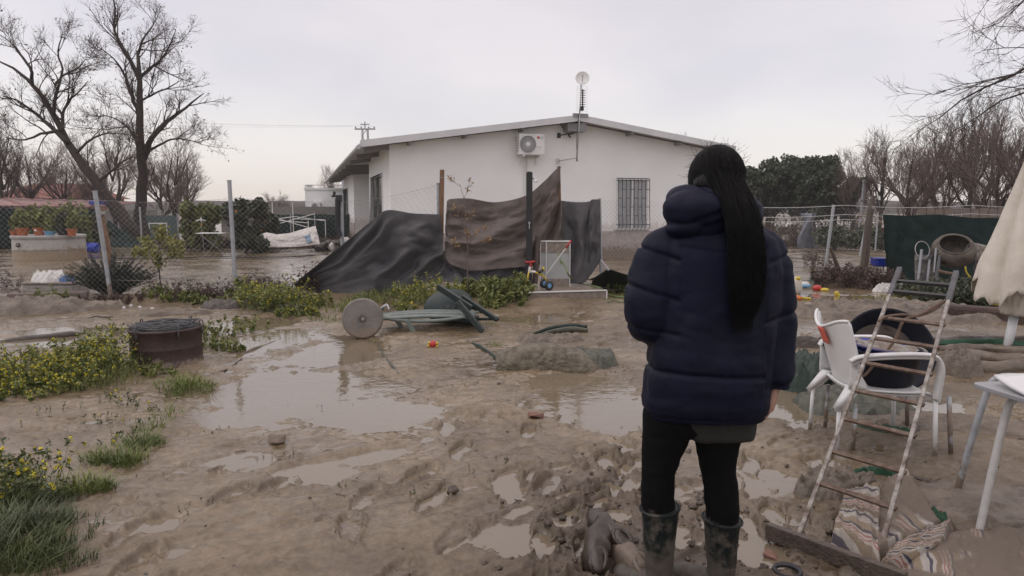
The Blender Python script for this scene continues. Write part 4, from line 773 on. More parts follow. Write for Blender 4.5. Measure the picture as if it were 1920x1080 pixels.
# windows
def grille(mb, x0, x1, z0, z1, dep, n):
    xs = np.linspace(x0, x1, n)
    for k, x in enumerate(xs):
        mb.tube(smoothpts([(x, -.01, z1), (x, -dep * .55, z1 - .01), (x, -dep * .6, z1 - .15), (x, -dep * .8, z0 + .45), (x, -dep, z0 + .16), (x, -dep * .8, z0 + .02), (x, -.01, z0)], 14), .010, 5)
    for q, z in enumerate(np.linspace(z1 - .06, z0 + .14, 6)):
        d = dep * (.6 + .35 * q / 5)
        if q in (0, 5): mb.tube([(x0, -.01, z), (x0, -d, z), (x1, -d, z), (x1, -.01, z)], .010, 5)
        else:
            for k in range(n - 1):
                if (k + q) % 2 == 0: mb.tube([(xs[k], -d, z), (xs[k + 1], -d, z)], .009, 4)
    mb.tube([(x0, -.01, z1), (x1, -.01, z1)], .012, 5)
def window(parent, x0, x1, z0, z1, n, dep=.16, gl='glass', rot=None, leaf=True):
    f = MB(); t_ = .05
    f.box(((x0 + x1) / 2, -.008, z1 + t_ / 2), (x1 - x0 + 2 * t_, .05, t_)); f.box(((x0 + x1) / 2, -.02, z0 - .03), (x1 - x0 + .2, .10, .06)); f.box((x0 - t_ / 2, -.008, (z0 + z1) / 2), (t_, .05, z1 - z0)); f.box((x1 + t_ / 2, -.008, (z0 + z1) / 2), (t_, .05, z1 - z0)); f.box(((x0 + x1) / 2, -.018, (z0 + z1) / 2), (.05, .03, z1 - z0))
    w_ = f.build('window', M['white_paint'], parent)
    MB().box(((x0 + x1) / 2, -.006, (z0 + z1) / 2), (x1 - x0, .012, z1 - z0)).build('pane', M[gl], w_)
    gb = MB(); grille(gb, x0 - .05, x1 + .05, z0 - .04, z1 + .06, dep, n); gb.build('grille', M['black_metal'], w_)
    if rot is not None: w_.rotation_euler = (0, 0, rot)
    return w_
a = onwall(1157, 335); b = onwall(1213, 432)
window(house, a[0] + .04, b[0] - .06, b[2] + .08, a[2] - .05, 9, .2)
# side windows (wall plane X=0, facing -X): build along local x then turn
for (s0, s1) in ((1.75, 4.2), (16.9, 19.6)):
    w_ = window(house, -s1, -s0, .90, 2.42, 12, .16, 'darkglass', rot=-math.pi / 2)
# air conditioner
p0 = onwall(973, 250, -.35); p1 = onwall(1021, 291, -.35); cx, cz = (p0[0] + p1[0]) / 2, (p0[2] + p1[2]) / 2; aw, ah = p1[0] - p0[0], p0[2] - p1[2] 
ac = MB().box((cx, -.23, cz), (aw, .28, ah)).build('air_conditioner', M['white_paint'], house, bevel=.02)
rx = Matrix.Rotation(R(90), 4, 'X'); fx = cx - aw * .16; fr = ah * .40
MB().lathe([(.001, 0), (fr * .93, 0), (fr, .012), (fr * 1.02, .0)], 32, (fx, -.385 + .012, cz), rx).build('fan_opening', mat('fan_dark', (.12, .12, .125), (.16, .16, .165), .5, bump=0), ac)
gb = MB()
for k in range(30):
    a_ = k * math.pi / 15; gb.tube([(fx + .04 * math.cos(a_), -.392, cz + .04 * math.sin(a_)), (fx + fr * math.cos(a_ + .25), -.392, cz + fr * math.sin(a_ + .25))], .0045, 4)
for rr in (.35, .55, .78, 1.0): gb.tube([(fx + fr * rr * math.cos(t), -.392, cz + fr * rr * math.sin(t)) for t in np.linspace(0, 6.283, 28)], .0045, 4, cap=False)
gb.build('fan_guard', M['roof_edge'], ac); MB().lathe([(.001, 0), (.05, 0), (.05, .012), (.001, .012)], 16, (fx, -.39, cz), rx).build('fan_hub', M['white_paint'], ac)
lx = cx + aw * .24; MB().lathe([(.001, 0), (.035, 0), (.035, .006), (.001, .006)], 20, (lx, -.372, cz + ah * .33), rx).build('round_red_emblem', M['red'], ac)
def text(s, size, loc, parent, m, name, rot=(math.pi / 2, 0, 0), ext=.002):
    cu = bpy.data.curves.new(name, 'FONT'); cu.body = s; cu.size = size; cu.extrude = ext; cu.align_x = 'LEFT'; cu.align_y = 'CENTER'; to = bpy.data.objects.new(name, cu); col.objects.link(to)
    dg = bpy.context.evaluated_depsgraph_get(); m_ = bpy.data.meshes.new_from_object(to.evaluated_get(dg)); bpy.data.objects.remove(to); m_.materials.clear(); m_.materials.append(m)
    o = bpy.data.objects.new(name, m_); col.objects.link(o); o.location = loc; o.rotation_euler = rot; o.parent = parent; return o
text('LG', .085, (lx + .05, -.373, cz + ah * .33), ac, mat('grey_ink', (.22, .22, .23), bump=0), 'brand_lettering'); text('DUAL Inverter', .028, (lx - .06, -.373, cz - ah * .12), ac, mat('grey_ink_small', (.3, .3, .3), bump=0), 'model_lettering')
gx = MB()
for k in range(6): gx.box((cx - aw / 2 - .002, -.23, cz - ah * .3 + k * ah * .12), (.006, .2, .02))
gx.build('side_louvre', M['beam'], ac)
for s in (-1, 1):
    x = cx + s * aw * .32; bk = MB(); bk.bar((x, -.02, cz - ah / 2 - .03), (x, -.42, cz - ah / 2 - .03), .035, .04); bk.bar((x, -.015, cz - ah / 2 - .25), (x, -.015, cz - ah / 2), .035, .03); bk.build('wall_bracket', M['white_paint'], ac)
pb = MB(); pb.tube([(cx - .1, -.03, cz - ah / 2 + .02), (cx - .1, -.03, .9)], .022, 6); pb.tube([(cx - .03, -.03, cz - ah / 2 + .02), (cx - .03, -.03, 1.2)], .014, 6); pb.build('pipe', M['white_paint'], house)
# cable loop and bracket under the ridge
# antenna mast and dish
m0 = onwall(1081, 300, -.55); m1 = onwall(1090, 148, -.55); tilt = np.array([m1[0] - m0[0], 0, m1[2] - m0[2]])
mast = thing('antenna_mast', 'thin antenna mast with a round white dish bracketed to the gable wall', 'antenna'); mast.parent = None; mast.matrix_world = HM.copy()
def mp(px, py, y=-.55): return onwall(px, py, y)
MB().tube([mp(1081, 302), mp(1086, 230), mp(1090, 150)], .022, 8).build('mast', M['alu'], mast, smooth=True)
for (py, ex) in ((247, 0), (296, 0)):
    q = mp(1083 if py < 260 else 1081, py); w0 = np.array([q[0] - .35, -.02, q[2] - .06]); bk = MB(); bk.tube([w0, q + (.03, 0, 0)], .016, 6); bk.box(w0, (.1, .03, .14)); bk.build('wall_bracket', M['alu'] if py > 260 else M['black_metal'], mast)
MB().tube(smoothpts([mp(1051, 232, -.05), mp(1060, 246, -.05), mp(1067, 254, -.06), mp(1070, 258, -.06), mp(1066, 253, -.05), mp(1078, 249, -.1)], 20), .014, 5).build('cable', M['black_metal'], mast)
MB().tube(smoothpts([mp(1083, 303), mp(1081, 270, -.5), mp(1083, 240, -.56), mp(1089, 190, -.58)], 20), .008, 4).build('coax_cable', M['rubber'], mast)
dc = mp(1092, 146, -.62); dr = .19; rd = Matrix.Rotation(R(-20), 4, 'Z') @ Matrix.Rotation(R(76), 4, 'X')
MB().lathe([(dr * k / 8, -.055 + .055 * (k / 8) ** 2) for k in range(9)] + [(dr, -.006)] + [(dr * k / 8, -.065 + .055 * (k / 8) ** 2) for k in range(8, -1, -1)], 32, dc, rd).build('dish', M['white_paint'], mast, smooth=True)
fd = dc + np.array(rd.to_3x3() @ Vector((0, 0, .13))); MB().tube([dc + np.array(rd.to_3x3() @ Vector((0, -.12, -.04))), fd], .007, 5).ell(fd, (.02, .03, .02), 8, 6).build('feed_arm', M['beam'], mast)
yb = MB(); base = mp(1090, 186)
for k in range(8):
    z = base[2] - .22 + k * .062; yb.tube([(base[0] - .07, -.66, z), (base[0] + .07, -.66, z)], .010, 4)
yb.box((base[0], -.64, base[2]), (.03, .03, .5)); yb.build('yagi_dipoles', M['black_metal'], mast)
rb = MB()
for k in range(12): rb.tube([(base[0] - .15, -.60, base[2] - .33 + k * .06), (base[0] + .15, -.60, base[2] - .33 + k * .06)], .0035, 3)
for x in (-.15, 0, .15): rb.tube([(base[0] + x, -.60, base[2] - .35), (base[0] + x, -.60, base[2] + .36)], .0035, 3)
for k in range(6): rb.tube([(base[0] + .02, -.52, base[2] - .72 + k * .06), (base[0] + .22, -.5, base[2] - .72 + k * .06)], .003, 3)
rb.build('reflector_grid', M['alu'], mast); MB().box((base[0] - .01, -.62, base[2] - .26), (.09, .08, .12)).build('junction_box', M['rubber'], mast, bevel=.01)
for ch in list(mast.children): pass

# ================================================================ fence line and cloths
def chain(a, b, z0, z1a, z1b, cell=.085, r=.0019, sag=0.0, seed=0, warp=.02):
    """chain-link panel from a to b (x,y) as crossing zigzag wires"""
    a = np.array(a, float); b = np.array(b, float); Ln = np.linalg.norm(b - a); n = int(Ln / cell); d = (b - a) / Ln; nn = np.array([-d[1], d[0]])
    m = int((max(z1a, z1b) - z0) / cell); out = []
    for k in range(n + 1):
        u = k * cell; zt = z1a + (z1b - z1a) * k / n - sag * math.sin(math.pi * k / n); i = np.arange(m + 1); z = z0 + (zt - z0) * i / m
        x = u + (i % 2) * cell * 1.02 ; wv = warp * fbm(x * 1.3 + seed, z * 1.7, 2, seed + 3)
        out.append(np.stack([a[0] + d[0] * x + nn[0] * (wv + (i % 2) * .004), a[1] + d[1] * x + nn[1] * (wv + (i % 2) * .004), z], 1))
        x2 = u + ((i + 1) % 2) * cell * 1.02 - cell; out.append(np.stack([a[0] + d[0] * x2 + nn[0] * wv, a[1] + d[1] * x2 + nn[1] * wv, z], 1))
    mb = MB(); mb.tubes(np.stack(out), r, 3); return mb
def post(parent, base, top, r, m, name='post', n=10, cap=True):
    base = np.array(base, float); top = np.array(top, float); mb = MB(); mb.tube([base, top], r, n)
    if cap: mb.tube([top, top + (top - base) / np.linalg.norm(top - base) * .02], r * 1.15, n)
    return mb.build(name, M[m], parent, smooth=False)
def wp(px, py, Y): return W(px, py, Y)
F0 = thing('chain_link_fence', 'sagging chain link fence on grey steel posts across the left of the yard', 'fence')
p1b, p1t = wp(211, 576, 10.95), wp(178, 360, 11.0); p2b, p2t = wp(443, 566, 11.35), wp(430, 340, 11.35); p3b, p3t = wp(643, 520, 11.75), wp(640, 366, 11.75); p4b, p4t = wp(824, 540, 12.0), wp(822, 345, 12.0)
for b_, t_ in ((p1b, p1t), (p2b, p2t), (p3b, p3t), (p4b, p4t)): post(F0, b_, t_, .034, 'galv')
xy2 = lambda p: (p[0], p[1])
pm1 = wp(-420, 400, 10.4)
for (a, b, za, zb, s) in ((pm1, p1b, 1.72, 1.68, 1), (p1b, p2b, 1.62, 1.66, 2), (p2b, p3b, 1.68, 1.66, 3), (p3b, p4b, 1.60, 1.92, 4)):
    chain(xy2(a), xy2(b), .05, za, zb, seed=s, sag=.06 if s != 4 else .10).build('wire_mesh', M['wire'], F0)
for za, zb, pa, pb in ((1.62, 1.66, p1b, p2b), (.35, .4, p1b, p2b), (1.68, 1.62, p2b, p3b), (1.6, 1.9, p3b, p4b), (1.7, 1.62, pm1, p1b)):
    MB().tube([(pa[0] + (pb[0] - pa[0]) * u, pa[1] + (pb[1] - pa[1]) * u, za + (zb - za) * u - .05 * math.sin(math.pi * u)) for u in np.linspace(0, 1, 14)], .002, 4).build('tension_wire', M['wire'], F0)
# fittings on post 3
q = p3t; mb = MB(); mb.box((q[0] - .02, q[1] - .06, q[2] - .05), (.09, .09, .1)); mb.box((q[0] - .09, q[1] - .06, q[2] - .02), (.12, .04, .03)); mb.tube([(q[0] - .11, q[1] - .06, q[2] - .02), (q[0] - .10, q[1] - .06, q[2] + .06)], .025, 6); mb.tube([(q[0] - .05, q[1] - .05, q[2] - .05), (q[0] - .07, q[1] - .05, q[2] - .55), (q[0] - .03, q[1] - .05, q[2] - .7)], .045, 7); mb.build('strap_bundle', M['rubber'], F0)
o = thing('wooden_stake', 'leaning brown wooden stake right behind the leftmost steel fence post', 'stake', wp(214, 520, 11.5)); MB().tube([(0, 0, -.1), np.array(wp(188, 392, 11.5)) - np.array(wp(214, 520, 11.5))], [.055, .045], 9).build('shaft', M['wood'], o); MB().tube([np.array(wp(190, 402, 11.45)) - np.array(wp(214, 520, 11.5)), np.array(wp(189, 397, 11.45)) - np.array(wp(214, 520, 11.5))], .058, 9).build('wire_tie', M['wire'], o)
o = thing('wooden_post', 'upright reddish wooden post between the grey shade cloth and the brown shade cloth', 'post', wp(826, 530, 11.95)); a = np.array(wp(829, 318, 11.95)) - np.array(wp(826, 530, 11.95)); MB().bar((0, 0, 0), a, .075, .06, up=(0, 1, 0)).build('shaft', M['wood'], o, bevel=.006); MB().box(a * .93, (.085, .07, .012)).build('metal_strap', M['wire'], o)
# dead plant litter caught low in the mesh
mb = MB(); g = np.random.RandomState(8); n = 2600; u = g.uniform(0, 1, n); x = p1b[0] + .5 + (p3b[0] - p1b[0] - .2) * u; y = 11.0 + (x - p1b[0]) * .22 + g.randn(n) * .03; z = np.abs(g.randn(n)) * .17 * (1 + .8 * fbm(x * 2, x * 0, 3, 4)) + .04
C = np.stack([x, y, z], 1); U = g.randn(n, 3); U[:, 1] *= .3; U /= np.linalg.norm(U, axis=1)[:, None]; V = np.cross(U, g.randn(n, 3)); V /= np.linalg.norm(V, axis=1)[:, None]
s = .018 * g.uniform(.5, 2, n)[:, None]; mb.quads(C, U * s, V * s * .4); P = np.stack([C[:900], C[:900] + U[:900] * .09, C[:900] + U[:900] * .16 + g.randn(900, 3) * .02], 1); mb.tubes(P, .0025, 3)
tag(mb.build('dead_litter', M['litter']), 'dark dead stalks and leaves caught along the foot of the left fence', 'litter', kind='stuff')

def sheet(name, label, cat, top, bot, fold, m, seed, nu=90, nv=60, th=.006, parent=None, topsag=0, diag=0, freq=6, crump=.03):
    """top, bot: lists of 3-D points; folds pushed mostly towards -Y"""
    Tt = smoothpts(top, nu) if len(top) > 2 else np.array([np.array(top[0]) + (np.array(top[1]) - np.array(top[0])) * u for u in np.linspace(0, 1, nu)])
    Bt = smoothpts(bot, nu) if len(bot) > 2 else np.array([np.array(bot[0]) + (np.array(bot[1]) - np.array(bot[0])) * u for u in np.linspace(0, 1, nu)])
    u = np.linspace(0, 1, nu)[:, None]; v = np.linspace(0, 1, nv)[None]; G = Tt[:, None] * (1 - v[..., None]) + Bt[:, None] * v[..., None]
    wob = fbm(u * 2.2, v * 2.2, 3, seed); ph_ = u * freq + diag * v + .9 * wob; amp_ = .55 + .9 * fbm(u * 3 + 5, v * 1.5, 2, seed + 1); cr_ = np.sin(2 * math.pi * ph_); cr_ = np.sign(cr_) * np.abs(cr_) ** 1.4
    f = fold * .36 * cr_ * amp_ + fold * .25 * wob + crump * .6 * fbm(u * 10 + diag * v * 3, v * 7, 4, seed + 4) + crump * .5 * (ridge(u * 5 + diag * v * 1.5, v * 3 - u * 2, 3, seed + 6) - .6)
    env = np.clip(4 * v, 0, 1) * np.clip(4 * (1 - v), .25, 1); G[..., 1] -= f * env; G[..., 2] += f * env * .3
    o = MB().grid(G).build(name, M[m] if isinstance(m, str) else m, parent, smooth=True, solid=th)
    if label: tag(o, label, cat)
    return o
# dark grey shade cloth thrown over the fence, sweeping to the ground on the left
top = [wp(552, 532, 11.4), wp(600, 492, 11.45), wp(655, 448, 11.5), wp(697, 414, 11.52), wp(726, 394, 11.55), wp(775, 400, 11.62), wp(826, 402, 11.72)]
bot = [GP(556, 540, .03), GP(590, 549, .03), GP(640, 553, .04), GP(700, 551, .06), wp(755, 543, 11.45), wp(800, 532, 11.5), wp(835, 524, 11.55)]
sheet('shade_cloth', 'dark grey shade cloth sweeping down to the ground left of the wooden post', 'shade cloth', top, bot, .30, 'net_grey', 12, diag=2.2, freq=3.0, crump=.035)
top = [wp(830, 470, 11.9), wp(900, 488, 11.9), wp(990, 484, 11.95)]; bot = [wp(830, 528, 11.5), wp(900, 534, 11.5), wp(990, 530, 11.6)]
sheet('shade_cloth', 'dark grey cloth strip showing under the brown shade cloth above the leafy bushes', 'shade cloth', top, bot, .12, 'net_grey', 15)
top = [wp(838, 377, 11.92), wp(846, 373, 11.92), wp(880, 372, 11.9), wp(930, 379, 11.9), wp(985, 367, 11.9), wp(1018, 342, 11.9), wp(1042, 318, 11.9), wp(1049, 314, 11.9)]
bot = [wp(833, 478, 11.6), wp(846, 496, 11.55), wp(885, 508, 11.55), wp(930, 505, 11.55), wp(985, 500, 11.6), wp(1018, 495, 11.8), wp(1046, 480, 11.8), wp(1056, 460, 11.8)]
sheet('shade_cloth', 'brown shade cloth behind the small sapling, rising to a peak on the right', 'shade cloth', top, bot, .30, 'net_brown', 19, nu=110, nv=80, diag=1.4, freq=2.6, crump=.10)
o = thing('peak_post', 'slim brown post holding up the peak of the brown shade cloth', 'post', wp(1053, 525, 11.95)); MB().tube([(0, 0, 0), np.array(wp(1048, 316, 11.95)) - np.array(wp(1053, 525, 11.95))], .025, 8).build('shaft', M['wood'], o); MB().ell(np.array(wp(1048, 314, 11.95)) - np.array(wp(1053, 525, 11.95)), (.035, .035, .03), 8, 6).build('knot', M['net_brown'], o)
top = [wp(1050, 376, 12.03), wp(1080, 379, 12.0), wp(1104, 378, 12.0), wp(1110, 374, 12.0), wp(1125, 374, 12.0)]
bot = [wp(1046, 528, 11.85), wp(1075, 532, 11.7), wp(1095, 530, 11.7), wp(1108, 515, 11.8), wp(1127, 488, 11.85)]
sheet('shade_cloth', 'dark grey shade cloth hanging right of the brown one beside the small stone cabinet', 'shade cloth', top, bot, .16, 'net_grey', 23, freq=2.4, crump=.03)
F1 = thing('chain_link_fence', 'chain link fence in front of the barred gable window, running behind the woman', 'fence')
q0 = wp(1125, 505, 12.1); q1 = wp(1330, 500, 13.2); q2 = wp(1420, 500, 14.2); post(F1, wp(1127, 520, 12.05), wp(1124, 374, 12.05), .03, 'galv'); post(F1, wp(1330, 500, 13.2), wp(1330, 380, 13.2), .03, 'galv')
chain(xy2(q0), xy2(q1), .1, 1.64, 1.62, seed=7).build('wire_mesh', M['wire'], F1); chain(xy2(wp(1057, 500, 12.0)), xy2(q0), .5, 1.62, 1.64, seed=8).build('wire_mesh', M['wire'], F1)
# right-hand fence: wires, posts
F2 = thing('wire_fence', 'wire fence on leaning posts running across the right of the yard', 'fence')
rb = wp(1547, 506, 15.4); rt = wp(1563, 386, 15.4); post(F2, rb, rt, .035, 'galv'); post(F2, wp(1612, 480, 16.5), wp(1625, 415, 16.5), .025, 'galv'); post(F2, wp(1641, 470, 17.5), wp(1646, 400, 17.5), .02, 'galv')
for k, (za, zb) in enumerate(((385, 385), (404, 399), (412, 410))):
    a = wp(1340, za, 14.2); b = wp(2050, zb, 15.0); MB().tube([a * (1 - u) + b * u - np.array([0, 0, .05 * math.sin(math.pi * ((u * 3) % 1))]) for u in np.linspace(0, 1, 40)], .0055, 4).build('wire_strand', M['alu'], F2)
chain((wp(1340, 400, 14.2)[0], 14.2), (wp(1655, 400, 14.8)[0], 14.8), .1, 1.5, 1.5, cell=.08, r=.0014, seed=12, warp=.05).build('wire_mesh', M['wire'], F2)
o = thing('wooden_stake', 'tall dark wooden stake left of the dark green net', 'stake', wp(1613, 536, 14.2)); a = np.array(wp(1638, 367, 14.2)) - np.array(wp(1613, 536, 14.2)); MB().tube(smoothpts([(0, 0, -.1), a * .3 + (.02, 0, 0), a * .7 - (.02, 0, 0), a], 10), [.085, .075, .07, .05], 9).build('shaft', M['wood_mud'], o); MB().tube([a * .86, a * .89], .062, 9).build('wire_tie', M['wire'], o)
o = thing('wooden_stake', 'short broken stake leaning left between the two fence posts right of the woman', 'stake', wp(1575, 512, 14.0)); MB().tube([(0, 0, 0), np.array(wp(1557, 464, 14.0)) - np.array(wp(1575, 512, 14.0))], [.05, .03], 7).build('shaft', M['wood_mud'], o); MB().ell((0, 0, .02), (.07, .07, .05), 8, 5).build('mud_clump', M['mudcloth_dark'], o)
o = thing('utility_pole', 'thin far pole rising between the evergreens and the bare trees', 'pole', wp(1612, 430, 34)); a = np.array(wp(1621, 340, 34)) - np.array(wp(1612, 430, 34)); MB().tube([(0, 0, 0), a], .09, 6).build('shaft', M['beam'], o); MB().tube([a * .99, a * 1.03], .12, 6).build('cap', M['beam'], o)
# dark green net on the right
top = [wp(1655, 402, 14.0), wp(1700, 404, 13.9), wp(1760, 402, 13.7), wp(1820, 408, 13.5), wp(1875, 408, 13.3), wp(2050, 408, 12.9)]; bot = [wp(1662, 545, 13.9), wp(1700, 548, 13.8), wp(1760, 548, 13.6), wp(1820, 552, 13.4), wp(1875, 555, 13.2), wp(2050, 560, 12.8)]
sheet('shade_net', 'dark green shade net closing off the right side of the yard behind the cement mixer', 'shade net', top, bot, .12, 'net_green', 29, freq=9, crump=.05)
o = thing('board_fence', 'weathered board fence peeping over the dark green net on the right', 'fence', (wp(1850, 390, 17)[0], 17, 0))
for k in range(16): MB().box((-1.6 + k * .22, 0, .75 + .02 * math.sin(k * 3)), (.19, .025, 1.48)).build('board', M['wood_grey'], o)
o = thing('blue_crate', 'small blue plastic crate between the dark stake and the dark green net', 'crate', wp(1648, 492, 14.3)); MB().box((0, 0, 0), (.26, .26, .17)).build('tray', M['blue'], o, bevel=.04); MB().box((0, 0, .085), (.29, .29, .02)).build('rim', M['blue'], o, bevel=.008)
for x in (-.1, .1): MB().tube([(x, 0, -.6), (x, 0, -.08)], .015, 6).build('leg', M['wire'], o)

# ================================================================ yard: things in the middle
# low platform with tiled face
pa, pb = GP(984, 568, 0), GP(1137, 563, 0); an = math.atan2(pb[1] - pa[1], pb[0] - pa[0]); wd = np.linalg.norm(pb - pa); o = thing('stone_step', 'low mud-covered concrete step with a tiled face under the toy tricycle', 'step', pa, an)
MB().box((wd / 2, .62, .075), (wd, 1.2, .17)).build('slab', mat('muddy_slab', (.19, .15, .115), (.25, .2, .16), .35, scale=3, bump=.3, bscale=12), o); MB().box((wd / 2, .012, .07), (wd - .02, .03, .15)).build('tiled_face', M['tile'], o); MB().bar((0, .0, .165), (wd, .0, .165), .04, .018).build('edge_strip', M['white_paint'], o)
MB().bar((wd, .0, -.02), (wd, .0, .16), .02, .03).build('corner_strip', M['white_paint'], o)
Yc = 11.75; zs = .16
def at(px, py, Y=Yc): return np.array(W(px, py, Y))
# small tiled cabinet
c0, c1 = at(1013, 527), at(1068, 527); cw = c1[0] - c0[0]; zt = at(1040, 453)[2]; o = thing('stone_cabinet', 'small cabinet with stone-tile bands and grey panel standing on the step', 'cabinet', ((c0[0] + c1[0]) / 2, Yc + .12, zs)); H = zt - zs
MB().box((0, 0, H * .5), (cw - .02, .24, H - .01)).build('grey_panel', M['panel_grey'], o)
MB().box((0, -.012, H * .87), (cw - .01, .25, H * .22)).build('top_band', M['tile'], o); MB().box((0, -.012, H * .08), (cw - .01, .25, H * .17)).build('bottom_band', M['tile'], o)
for x in (-cw / 2 + .0, cw / 2, -cw / 2 + .10): MB().box((x, -.145, H / 2), (.014, .016, H)).build('edge_strip', M['white_paint'], o)
MB().box((0, -.01, H + .008), (cw + .02, .28, .02)).build('top_slab', M['white_paint'], o); MB().tube([(.09, -.14, H * .55), (.09, -.2, H * .56), (.11, -.22, H * .5)], .012, 6).build('tap', M['hose'], o)
# black shower column
b_, t_ = at(992, 528, 11.6), at(992, 321, 11.6); o = thing('shower_column', 'tall black square outdoor shower column with a small chrome shower head near its top', 'shower', (b_[0], 11.6, zs - .02)); H = t_[2] - zs
MB().box((0, 0, H / 2), (.105, .09, H)).build('column', M['rubber'], o, bevel=.006); MB().box((0, 0, .015), (.2, .18, .03)).build('base', M['rubber'], o); mb = MB(); mb.tube(smoothpts([(.05, -.02, H - .10), (.08, -.05, H - .09), (.10, -.07, H - .13)], 8), .012, 7); mb.lathe([(.001, .03), (.018, .025), (.035, -.01), (.035, -.02), (.001, -.02)], 14, (.105, -.075, H - .145)); mb.build('shower_head', M['alu'], o, smooth=True)
mb = MB(); mb.tube([(.0, -.045, H * .57), (.0, -.09, H * .57)], .018, 8); mb.tube([(.0, -.085, H * .57 + .0), (.0, -.085, H * .57 - .10)], .008, 5); mb.build('mixer_tap', M['alu'], o); MB().tube([(0, 0, H), (0, 0, H + .012)], .04, 8).build('filler_cap', M['rubber'], o)
o = thing('brown_pole', 'short brown pole standing between the black shower column and the small cabinet', 'pole', at(1003, 525, 11.65)); MB().tube([(0, 0, -.06), at(1009, 443, 11.65) - at(1003, 525, 11.65)], .048, 10).build('shaft', mat('brown_tube', (.07, .05, .045), (.10, .075, .068), .6), o); MB().tube([at(1009, 444, 11.65) - at(1003, 525, 11.65), at(1009, 442, 11.65) - at(1003, 525, 11.65)], .052, 10).build('cap', M['net_brown'], o)
# tricycle
Yt = 11.15; o = thing('toy_tricycle', 'small yellow, white and red toy tricycle with a long parent push handle', 'tricycle', at(1005, 535, Yt)); o.location[2] = zs; B0 = np.array(o.location)
t3 = lambda px, py, dy=0: at(px, py, Yt + dy) - B0
def wheel(c, r, wd_, hub, ax):
    rt = Matrix.Rotation(R(90), 4, 'X') if ax is None else ax
    w_ = MB().lathe([(r * .55, -wd_ / 2), (r * .9, -wd_ / 2), (r, -wd_ * .3), (r, wd_ * .3), (r * .9, wd_ / 2), (r * .55, wd_ / 2)], 22, c, rt).build('wheel', M['rubber'], o, smooth=True)
    MB().lathe([(.001, -wd_ * .55), (r * .45, -wd_ * .5), (r * .58, -wd_ * .3), (r * .58, wd_ * .3), (r * .45, wd_ * .5), (.001, wd_ * .55)], 16, c, rt).build('hub', M[hub], w_)
r_ = .088; tl_ = Matrix.Rotation(R(30), 4, 'Z') @ Matrix.Rotation(R(90), 4, 'X')
wheel(t3(987, 529) * (1, 1, 0) + (0, 0, r_), .088, .045, 'orange', tl_); wheel(t3(1029, 534) * (1, 1, 0) + (0, -.05, .078), .078, .05, 'lightblue', tl_); wheel(t3(1024, 527) * (1, 1, 0) + (-.02, .3, .078), .078, .05, 'lightblue', tl_)
fw = t3(987, 529) * (1, 1, 0) + (0, 0, r_); hd = t3(992, 508)
mb = MB(); [mb.tube([fw + (s * .02, -.04, 0) if s < 0 else fw + (.02, .04, 0), hd + (0, s * .02, 0)], .012, 7) for s in (-1, 1)]; mb.build('fork', M['yellow'], o, smooth=True)
MB().tube([hd - (0, 0, .03), t3(994, 500)], .022, 9).build('head_tube', M['white_paint'], o); MB().tube([t3(994, 502), t3(996, 491)], .018, 8).build('stem', M['red'], o)
mb = MB(); mb.tube(smoothpts([t3(985, 491), t3(990, 492), t3(996, 491), t3(1003, 490.5)], 10), [.022, .016, .016, .020], 8); mb.build('handlebar', M['red'], o, smooth=True)
MB().tube([t3(993, 507), t3(1004, 511), t3(1016, 515), t3(1023, 522), t3(1026, 531)], [.014, .018, .018, .013, .01], 8).build('frame', M['yellow'], o, smooth=True); MB().tube([t3(995, 509), t3(1004, 510)], .02, 8).build('frame_sleeve', M['white_paint'], o)
MB().ell(t3(1014, 509), (.055, .07, .022), 14, 8, Matrix.Rotation(R(-25), 4, 'Y')).build('saddle', M['rubber'], o, smooth=True); MB().ell(t3(1019, 504), (.02, .06, .04), 12, 8, Matrix.Rotation(R(-25), 4, 'Y')).build('seat_back', M['yellow'], o, smooth=True)
MB().tube([t3(1024, 515, .1), t3(1062, 464, -.1)], .009, 7).build('push_pole', M['white_paint'], o); MB().tube([t3(1061, 465, -.1), t3(1071, 451, -.12)], [.014, .019, .016], 8).build('push_grip', M['red'], o, smooth=True)
# hose
L = [at(1046, 474, 11.5), at(1050, 485, 11.4), at(1060, 500, 11.3), at(1066, 515, 11.2)] + [GP(px, py, .2) for px, py in ((1080, 529), (1100, 534), (1125, 540))] + [GP(px, py, .05) for px, py in ((1140, 552), (1155, 556), (1180, 558), (1215, 556))]
tag(MB().tube(smoothpts(L, 60), .014, 7).build('garden_hose', M['hose'], smooth=True), 'green garden hose running from the cabinet tap over the step to the right', 'hose')
tag(MB().tube(smoothpts([GP(x, y, .05) for x, y in ((1140, 566), (1150, 562), (1165, 566), (1180, 563), (1200, 566))], 40), .012, 6).build('garden_hose', M['hose'], smooth=True), 'loose loop of green hose lying in the mud right of the step', 'hose')
